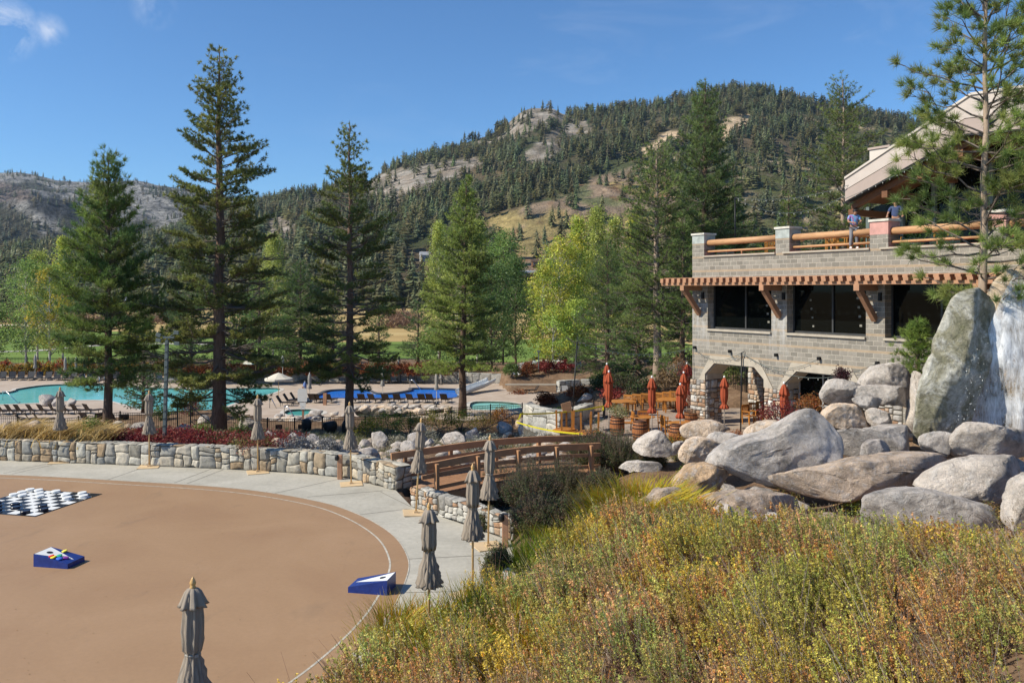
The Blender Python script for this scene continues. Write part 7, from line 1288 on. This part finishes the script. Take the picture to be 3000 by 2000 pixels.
for i, (x, y, w, h, pal, lab) in enumerate(((1545, 1102, 70, 42, RB, 'rust red shrub under the lower end of the white slide'), (1600, 1092, 60, 40, RD, 'dark red shrub right of the small lamp post'), (1655, 1088, 54, 34, RD, 'crimson shrub farthest right on the slope'), (1500, 1108, 50, 50, MG, 'light green bush left of the white slide'), (1580, 1076, 60, 30, RB, 'rust shrub under the top of the white slide'), (1640, 1070, 60, 30, DG, 'green bush behind the crimson shrub'), (1820, 1150, 110, 60, DKG, 'spreading juniper left of the slender pine trunk'), (1880, 1170, 110, 55, DKG, 'spreading juniper behind the armchairs'), (1760, 1140, 80, 40, ((.08, .12, .04),), 'low juniper up the mulch slope'), (1950, 1140, 80, 50, ((.25, .17, .1), (.3, .2, .1)), 'dry brown shrub right of the slender pine'), (1700, 1162, 70, 26, RB, 'low rust shrub behind the pale loungers'), (1800, 1172, 90, 30, RD, 'reddish shrub left of the rust umbrellas'),
 (1530, 1180, 90, 34, RB, 'thin leaved reddish bush beside the wading pool'), (1600, 1182, 60, 24, RB, 'reddish twiggy bush on the deck edge'))):
    p = hit(x, y); k = p.y / F; shrub(p, w * k, h * k, 300 + i, lab, pal, .09, 1500)
# beds behind the fieldstone wall
def bed(name, P, n, label, seed, fn, kind='stuff', zf=None):
    r = rng(seed); xs_ = [p[0] for p in P]; ys_ = [p[1] for p in P]; pts = []
    while len(pts) < n:
        X = r.uniform(min(xs_), max(xs_), 4000); Y = r.uniform(min(ys_), max(ys_), 4000); ok = npin(X, Y, P); pts += list(zip(X[ok], Y[ok]))
    pts = np.array(pts[:n]); Z = Hn(pts[:, 0], pts[:, 1]) if zf is None else np.full(n, zf); return np.column_stack([pts, Z]), r
def blades(P, r, h, wd, pal, arc=.5, K=3, az=None, bend=1.):
    """arching grass blades"""
    N = len(P); pal = np.array(pal); a = r.uniform(0, 6.28, N) if az is None else az; H_ = h * r.uniform(.6, 1.15, N); d = np.stack([np.cos(a), np.sin(a), 0 * a], 1); sd = np.stack([-np.sin(a + .6), np.cos(a + .6), 0 * a], 1) * wd / 2; V = []
    for k in range(K + 1):
        t = k / K; c = P + d * (arc * H_ * t ** 1.8 * bend)[:, None] + np.array((0, 0, 1)) * (H_ * (t - .28 * arc * t ** 3))[:, None]; w = (1 - t ** 2) + .04; V += [c - sd * w, c + sd * w]
    V = np.stack(V, 1); b = np.arange(N)[:, None] * (2 * K + 2); Fc = np.concatenate([b + np.array((2 * k, 2 * k + 1, 2 * k + 3, 2 * k + 2)) for k in range(K)], 0); c = pal[r.integers(len(pal), size=N)] * r.uniform(.7, 1.3, (N, 1)); return V.reshape(-1, 3), Fc, np.tile(c, (K, 1))
def grass_clump(p, w, h, seed, label, pal, n=500, wd=.018, group=None, arc=.7, az=None):
    r = rng(seed); q = r.normal(size=(n, 2)) * w * .21; P_ = np.column_stack([q, np.zeros(n)]); a = np.arctan2(q[:, 1], q[:, 0]) + r.normal(0, .5, n) if az is None else az + r.normal(0, .6, n)
    V, Fc, C = blades(P_, r, h, wd, pal, arc, 3, a); o = npmesh('grass_clump', V, Fc, M['leaf'], col=C); o.location = p; tag(o, label, 'grass', group); return o
GOLD = ((.52, .36, .12), (.42, .28, .09), (.6, .45, .2)); LIME = ((.22, .3, .03), (.34, .34, .03), (.16, .24, .03)); YEL = ((.62, .46, .03), (.5, .42, .03), (.55, .28, .03), (.3, .34, .03))
rs = random.Random(3)
for i in range(26): x = rs.uniform(-40, 300); y = rs.uniform(1288, 1312); p = hit(x, y); grass_clump(p, 1.4, rs.uniform(.7, 1.15), 400 + i, 'feathery golden grass clump behind the left end of the fieldstone wall', GOLD, 200, .04, 'golden grasses behind the wall', .8, .3)
P_, r = bed('redbed', [(-19.4, 35.1), (-14, 34.0), (-10.2, 33.4), (-8.6, 33.2), (-9, 36.5), (-14, 38), (-19, 39)], 520, '', 7, None)
c = (P_[:, None] + r.normal(size=(520, 70, 3)) * (.17, .17, .13) + (0, 0, .22)).reshape(-1, 3); pal = np.array(RD + RD + ((.10, .12, .04), (.3, .1, .06)))
V, Fc, C = leafquads(c, .055, r, np.repeat(pal[r.integers(len(pal), size=520)], 70, 0)); tag(npmesh('crimson_ground_cover', V, Fc, M['leaf'], col=C), 'crimson leaved ground cover behind the fieldstone wall', kind='stuff')
P_, r = bed('tuftbed', [(-26, 36.6), (-6, 33.2), (-4.5, 36), (4, 38), (5, 47), (-6, 49), (-28, 50)], 1500, '', 8, None)
V, Fc, C = blades(np.repeat(P_, 16, 0) + r.normal(size=(24000, 3)) * (.12, .12, 0), r, .38, .02, ((.2, .2, .06), (.33, .28, .16), (.12, .16, .05), (.36, .33, .24)), .6); tag(npmesh('dry_ground_grass', V, Fc, M['leaf'], col=C), 'sparse dry grass and low plants in the rock garden', kind='stuff')
for i, (x, y, w, h, pal, lab) in enumerate(((1085, 1285, 90, 66, GY, 'yellow green bush behind the large pale boulder, left one'), (1140, 1278, 110, 76, ((.12, .19, .03), (.18, .24, .03)), 'bright green bush left of the yellow one'), (1200, 1270, 100, 64, GY, 'green bush with yellow flowers behind the fifth umbrella'), (1290, 1262, 120, 70, ((.36, .31, .03), (.25, .27, .04)), 'yellow bush behind the short handrail'), (1350, 1262, 100, 66, GY, 'green and yellow bush left of the stair handrail'), (1420, 1258, 90, 50, ((.3, .17, .05), (.2, .18, .05)), 'brownish bush at the stair handrail'), (1470, 1240, 60, 50, ((.42, .2, .03), (.3, .12, .03)), 'orange bush beside the stairs'), (1240, 1300, 90, 46, ((.34, .33, .27), (.28, .28, .22)), 'silvery dry bush behind the footbridge rail'), (1160, 1318, 80, 36, ((.32, .31, .25), (.3, .27, .18)), 'pale dry tuft between boulders by the bridge'), (1420, 1322, 120, 46, ((.34, .34, .29), (.26, .27, .2)), 'silver grey bush above the footbridge'), (1560, 1310, 90, 36, ((.33, .33, .28),), 'pale grey bush at the far end of the bridge'),
 (880, 1330, 110, 44, ((.27, .26, .26), (.32, .3, .28)), 'dry silvery twiggy shrub behind the wall, below the tarp'), (960, 1332, 70, 46, ((.3, .29, .28),), 'grey twiggy shrub right of the tarp'), (740, 1322, 110, 40, ((.18, .16, .05), (.26, .09, .06)), 'low green and crimson shrub behind the third umbrella'), (262, 1298, 90, 70, ((.12, .18, .04), (.2, .22, .05)), 'leafy green shrub left of the left pine trunk'), (590, 1276, 60, 26, ((.14, .22, .03),), 'bright green low plants under the stair railing'), (470, 1230, 60, 40, ((.1, .16, .03),), 'low green bush by the pool deck'), (700, 1290, 70, 40, ((.12, .17, .04),), 'green bush right of the tallest pine trunk'), (550, 1300, 120, 34, RD, 'crimson shrub at the foot of the floodlight post'), (560, 1216, 50, 46, RD, 'small red shrub beside the gate'),
 (1640, 1236, 70, 40, ((.1, .18, .04), (.16, .22, .05)), 'leafy green plant in the middle of the upturned tables'), (1755, 1315, 80, 42, ((.10, .17, .04), (.4, .15, .2)), 'green plant with pink flowers beside the bridge end'))):
    p = hit(x, y); k = p.y / F; shrub(p, w * k, h * k, 500 + i, lab, pal, .05, 1600, stems=60 if 'twiggy' in lab else 18)
q = G(1808, 1275, 0); shrub(q + Vector((0, 0, .9)), 1.15, .5, 600, 'dry bushy plant growing on top of the left wine barrel', ((.28, .29, .12), (.22, .25, .08), (.36, .33, .18)), .035, 1300, cat='plant', name='barrel_plant')
q = G(2026, 1236, 0); shrub(q + Vector((0, 0, .45)), .7, .2, 601, 'dry brown plant in the half barrel', ((.2, .12, .07),), .03, 500, cat='plant', name='barrel_plant'); q = G(1983, 1300, 0); shrub(q + Vector((0, -.25, .0)), 1.1, .45, 602, 'orange flowers in front of the half hidden barrel', ((.5, .16, .02), (.45, .25, .03), (.15, .18, .04)), .04, 900, cat='plant', name='flower_patch')
for i, (px, py, Y, w, h, pal, lab) in enumerate(((2280, 1242, 31.5, 110, 72, RD, 'red leaved shrub in front of the second arch'), (2370, 1205, 31, 70, 44, ((.35, .1, .03), (.3, .14, .04)), 'orange red shrub behind the white angular boulder'), (2465, 1120, 31, 40, 44, ((.08, .03, .035),), 'dark purple leaved twig above the white angular boulder'), (2030, 1205, 45.5, 46, 90, ((.2, .15, .14), (.25, .05, .05)), 'bare twiggy vine against the lodge corner'), (2012, 1120, 47, 44, 60, RD, 'red climbing leaves beside the lodge corner'), (1990, 1100, 50, 60, 60, ((.3, .28, .25), (.3, .16, .07)), 'pale dry shrub behind the lodge corner'))):
    p = D(px, py, Y); k = Y / F; shrub(p, w * k, h * k, 620 + i, lab, pal, .04, 1300, stems=50)
r_ = rng(9)
for i in range(8): q = W2(r_.uniform(-9, 0), r_.uniform(8.2, 10.5), 0); shrub(q, 2.2, 3.2, 640 + i, 'leafy green bush seen through the lodge archway', MG + LG_, .1, 900, group='bushes behind the archway')
# dark evergreen shrubs by the bridge
for i, (x, y, w, h, lab) in enumerate(((1470, 1500, 150, 120, 'dark green heathery shrub right of the low rubble wall'), (1560, 1500, 170, 130, 'large dark shrub hiding the near rail of the footbridge'), (1660, 1480, 150, 110, 'dark shrub below the right part of the footbridge'), (1740, 1400, 150, 100, 'rounded dark green shrub at the far end of the footbridge'), (1820, 1385, 150, 100, 'dark green shrub in front of the plain barrel'), (1580, 1570, 170, 100, 'brown green heathery shrub below the footbridge shrubs'), (1680, 1560, 150, 90, 'olive brown shrub left of the golden grass'), (1760, 1470, 120, 80, 'dark shrub with brown tips left of the golden grass'), (1460, 1730, 90, 110, 'dense dark green shrub bulging over the pavement edge'), (1900, 1372, 100, 50, 'low brown shrub among the pale boulders'), (1430, 1560, 70, 60, 'small dark shrub at the middle of the rubble wall'))):
    p = hit(x, y); k = p.y / F; r = rng(700 + i); root = empty('shrub', p, 0, lab, 'shrub'); W_, H_ = w * k * 1.15, h * k * 1.25; n = 620; a = r.uniform(0, 6.28, n); q = r.random(n) ** .5; e = np.stack([q * np.cos(a) * W_ / 2, q * np.sin(a) * W_ / 2.2, H_ * (1 - .55 * q ** 2) * r.uniform(.55, 1.08, n)], 1); s0 = e * np.array((.35, .35, .0)); V, Fc = prisms(s0, e, .008, .003); npmesh('stems', V, Fc, M['branch'], root)
    T = r.uniform(.35, 1.0, (n, 46, 1)); P_ = (s0[:, None] + (e - s0)[:, None] * T + r.normal(size=(n, 46, 3)) * .028).reshape(-1, 3); pal = np.array(DKG + ((.11, .10, .045), (.13, .075, .05))) * 1.5; V, Fc, C = leafquads(P_, .023, r, np.repeat(pal[r.integers(len(pal), size=n)], 46, 0), .4); npmesh('foliage', V, Fc, M['leaf'], root, col=C)
for i, (x, y, w, h, pal) in enumerate(((2010, 1310, 60, 34, ((.3, .17, .08), (.2, .18, .06))), (2020, 1400, 60, 40, GY), (2160, 1292, 50, 34, RB), (2440, 1440, 80, 60, ((.2, .2, .05), (.3, .2, .06))), (2500, 1510, 90, 60, GY), (2650, 1500, 80, 60, ((.2, .2, .05), (.3, .15, .06))), (2900, 1540, 90, 60, ((.24, .22, .06), (.3, .18, .07))), (2090, 1450, 70, 50, ((.28, .24, .1),)), (1985, 1350, 60, 36, ((.26, .22, .08), (.16, .18, .05))), (2300, 1490, 80, 56, ((.28, .15, .06), (.22, .2, .05))))):
    p = hit(x, y); k = p.y / F; shrub(p, w * k, h * k, 860 + i, 'small autumn tinted bush growing in a gap of the boulder pile', np.array(pal) * 1.5, .025, 1400, group='bushes in the gaps of the boulder pile', stems=60, fuzz=.1)
# grass clumps in front
for i, (x, y, w, h, pal, n, lab) in enumerate(((1880, 1545, 2.3, 1.3, YEL, 2200, 'big golden yellow grass clump left of the orange tan boulder'), (1935, 1550, 1.6, 1.2, YEL, 1200, 'golden grass clump touching the tan boulders'), (1790, 1560, 1.6, 1.0, LIME + YEL, 900, 'yellow green grass clump left of the big golden one'), (1545, 1700, 1.6, .9, LIME, 900, 'lime green grass clump right of the dense dark shrub'), (1590, 1650, 1.4, .8, LIME, 700, 'lime grass clump below the heathery shrubs'), (1500, 1780, 1.2, .7, LIME, 600, 'bright grass tuft beside the pale flat boulder'), (1640, 1600, 1.5, .8, LIME + YEL, 700, 'yellow green grass tuft uphill of the lime clumps'), (1700, 1620, 1.4, .8, YEL, 600, 'yellow grass tuft in the thicket'), (1440, 1800, 1.2, .7, LIME, 600, 'grass tuft at the pavement edge near the tied umbrella'),
 (1380, 1850, 1.5, .9, LIME + YEL, 800, 'tall green grass right of the tied umbrella'), (1250, 1900, 1.5, .9, YEL, 800, 'orange yellow grass at the foot of the tied umbrella'), (1150, 1900, 1.3, .85, YEL, 700, 'orange grass below the second bean bag board'), (1200, 1960, 1.4, .8, LIME + YEL, 700, 'grass tuft near the bottom edge, middle'), (1330, 1960, 1.3, .8, LIME + YEL, 700, 'grass tuft near the bottom edge, right'), (1530, 1900, 1.2, .8, YEL, 500, 'yellow grass tuft deep in the thicket'), (1750, 1500, 1.2, .8, YEL, 500, 'small yellow grass tuft below the white half buried rock'))):
    p = hit(x, y); grass_clump(p, w, h, 800 + i, lab, pal, int(n * .8), .04 if i < 3 else .024)
# foreground thicket
TH = [(-4.2, 12.2), (-2.9, 14.2), (-2.2, 15.9), (-1.1, 17.2), (.4, 18.6), (1.2, 20.6), (2.4, 21.9), (3.6, 20.9), (5, 20.1), (6, 18.4), (8, 16.8), (11, 15.6), (14, 15.2), (16, 12), (14, 7), (8, 6.0), (3, 6.5), (-1.5, 8.5)]
PP, r = bed('thicket', TH, 790, '', 21, None); _pe, _ = bed('x', [(2.6, 20.6), (6, 19.6), (9.5, 18.2), (13.5, 16.4), (13.5, 15.2), (9, 16.4), (6, 18.2), (3, 19.6)], 60, '', 22, None); PP = np.concatenate([PP, _pe]); SV = []; SF = []; LV = []; LF = []; LC = []; SC = []; bs = bl_ = 0
PALS = [((.17, .19, .045), (.25, .23, .055)), ((.30, .23, .04), (.23, .20, .045), (.26, .22, .045)), ((.27, .14, .055), (.24, .18, .055)), ((.27, .17, .10), (.23, .20, .075)), ((.13, .17, .05), (.22, .22, .07)), ((.21, .2, .055), (.28, .2, .08), (.16, .19, .06))]
for i, c0 in enumerate(PP):
    near = c0[1] < 12.5; ns = 34; h = r.uniform(.6, 1.05) * (.8 if c0[1] > 15.5 and c0[0] > 4 else 1); g = noise.noise(Vector((c0[0] * .35, c0[1] * .35, 5))); pi_ = int(np.clip((g + .55) * 5.5 + r.normal(0, .8), 0, 5)); pal = np.array(PALS[pi_]); a = r.uniform(0, 6.28, ns); q = r.random(ns) ** .6 * .55
    tilt = np.array((-.22, .02, 0)); e = np.stack([q * np.cos(a), q * np.sin(a), h * (1.08 - 1.5 * q ** 2) * r.uniform(.7, 1.1, ns)], 1) + tilt * h; e[:2, 2] += .25 * h; s0 = np.stack([.2 * q * np.cos(a), .2 * q * np.sin(a), -.05 + 0 * a], 1); mid = (s0 + e) / 2 + np.stack([q * .2 * np.cos(a), q * .2 * np.sin(a), 0 * a], 1)
    tw = s0[:5] + np.stack([.5 * np.cos(a[:5] + 2) - .3, .5 * np.sin(a[:5] + 2), 1.25 * h + 0 * a[:5]], 1) * r.uniform(.7, 1.1, (5, 1))
    for A_, B_, ra, rb_ in ((s0, mid, .0045, .0035), (mid, e, .0035, .0015), (s0[:5], tw, .006, .002)): V, Fc = prisms(A_ + c0, B_ + c0, ra, rb_); SV.append(V); SF.append(Fc + bs); bs += len(V); SC.append(np.tile(np.array(((.40, .30, .23), (.5, .42, .34), (.26, .15, .11))[r.integers(3)]), (len(Fc), 1)))
    nl = 52; t = r.uniform(.38, 1.02, (ns, nl // 4, 1)); pos = np.where(t < .5, s0[:, None] + (mid - s0)[:, None] * t * 2, mid[:, None] + (e - mid)[:, None] * (t * 2 - 1)); pos = np.repeat(pos, 4, 1) + r.normal(size=(ns, nl // 4 * 4, 3)) * .013
    cc = np.repeat(pal[r.integers(len(pal), size=ns)] * np.array((2.45, 2.28, 1.9)) * r.uniform(.55, 1.25) * r.uniform(.75, 1.3, (ns, 1)), nl // 4 * 4, 0); V, Fc, C = leafquads(pos.reshape(-1, 3) + c0, .018 if near else .023, r, cc, .28, .5); LV.append(V); LF.append(Fc + bl_); bl_ += len(V); LC.append(C)
th = npmesh('shrub_thicket', np.concatenate(LV), np.concatenate(LF), M['leaf'], col=np.concatenate(LC)); tag(th, 'tangled mass of autumn coloured low shrubs covering the slope in front', kind='stuff'); npmesh('thicket_stems', np.concatenate(SV), np.concatenate(SF), M['stem'], th, col=np.concatenate(SC))
# leaf litter and small stones on bare soil
n = 26000; r = rng(33); X = r.uniform(-12, 18, n); Y = r.uniform(9, 60, n); ok = ~npin(X, Y, PLAZH) & ~npin(X, Y, PATIO) & ~npin(X, Y, DECK); X, Y = X[ok], Y[ok]; P_ = np.column_stack([X, Y, Hn(X, Y) + .02]); V, Fc, C = leafquads(P_, .035, r, np.array([(.2, .12, .07)]), .6, 3); tag(npmesh('leaf_litter', V, Fc, M['leaf'], col=C), 'fallen leaves and bark chips on the soil', kind='stuff')
n = 420; X = r.uniform(-16, -1, n); Y = r.uniform(12, 31, n); ok = npin(X, Y, PLAZA); P_ = np.column_stack([X, Y, 0 * X + .015])[ok]; V, Fc, C = leafquads(P_, .02, r, np.array([(.3, .2, .08)]), .5, 8); tag(npmesh('fallen_leaves', V, Fc, M['leaf'], col=C), 'a few dry leaves blown over the plaza', kind='stuff')
# ================= HAZE =================
hm = bpy.data.materials.new('haze'); hm.use_nodes = True; ht = hm.node_tree; ht.nodes.clear(); ho = ht.nodes.new('ShaderNodeOutputMaterial'); hv = ht.nodes.new('ShaderNodeVolumePrincipled')
hv.inputs['Color'].default_value = (.62, .8, 1, 1); hv.inputs['Density'].default_value = .00005; hv.inputs['Anisotropy'].default_value = .2; ht.links.new(hv.outputs[0], ho.inputs['Volume'])
hz = MB().box((0, 2150, 240), (9700, 4560, 492)).build('haze', hm); tag(hz, kind='stuff')
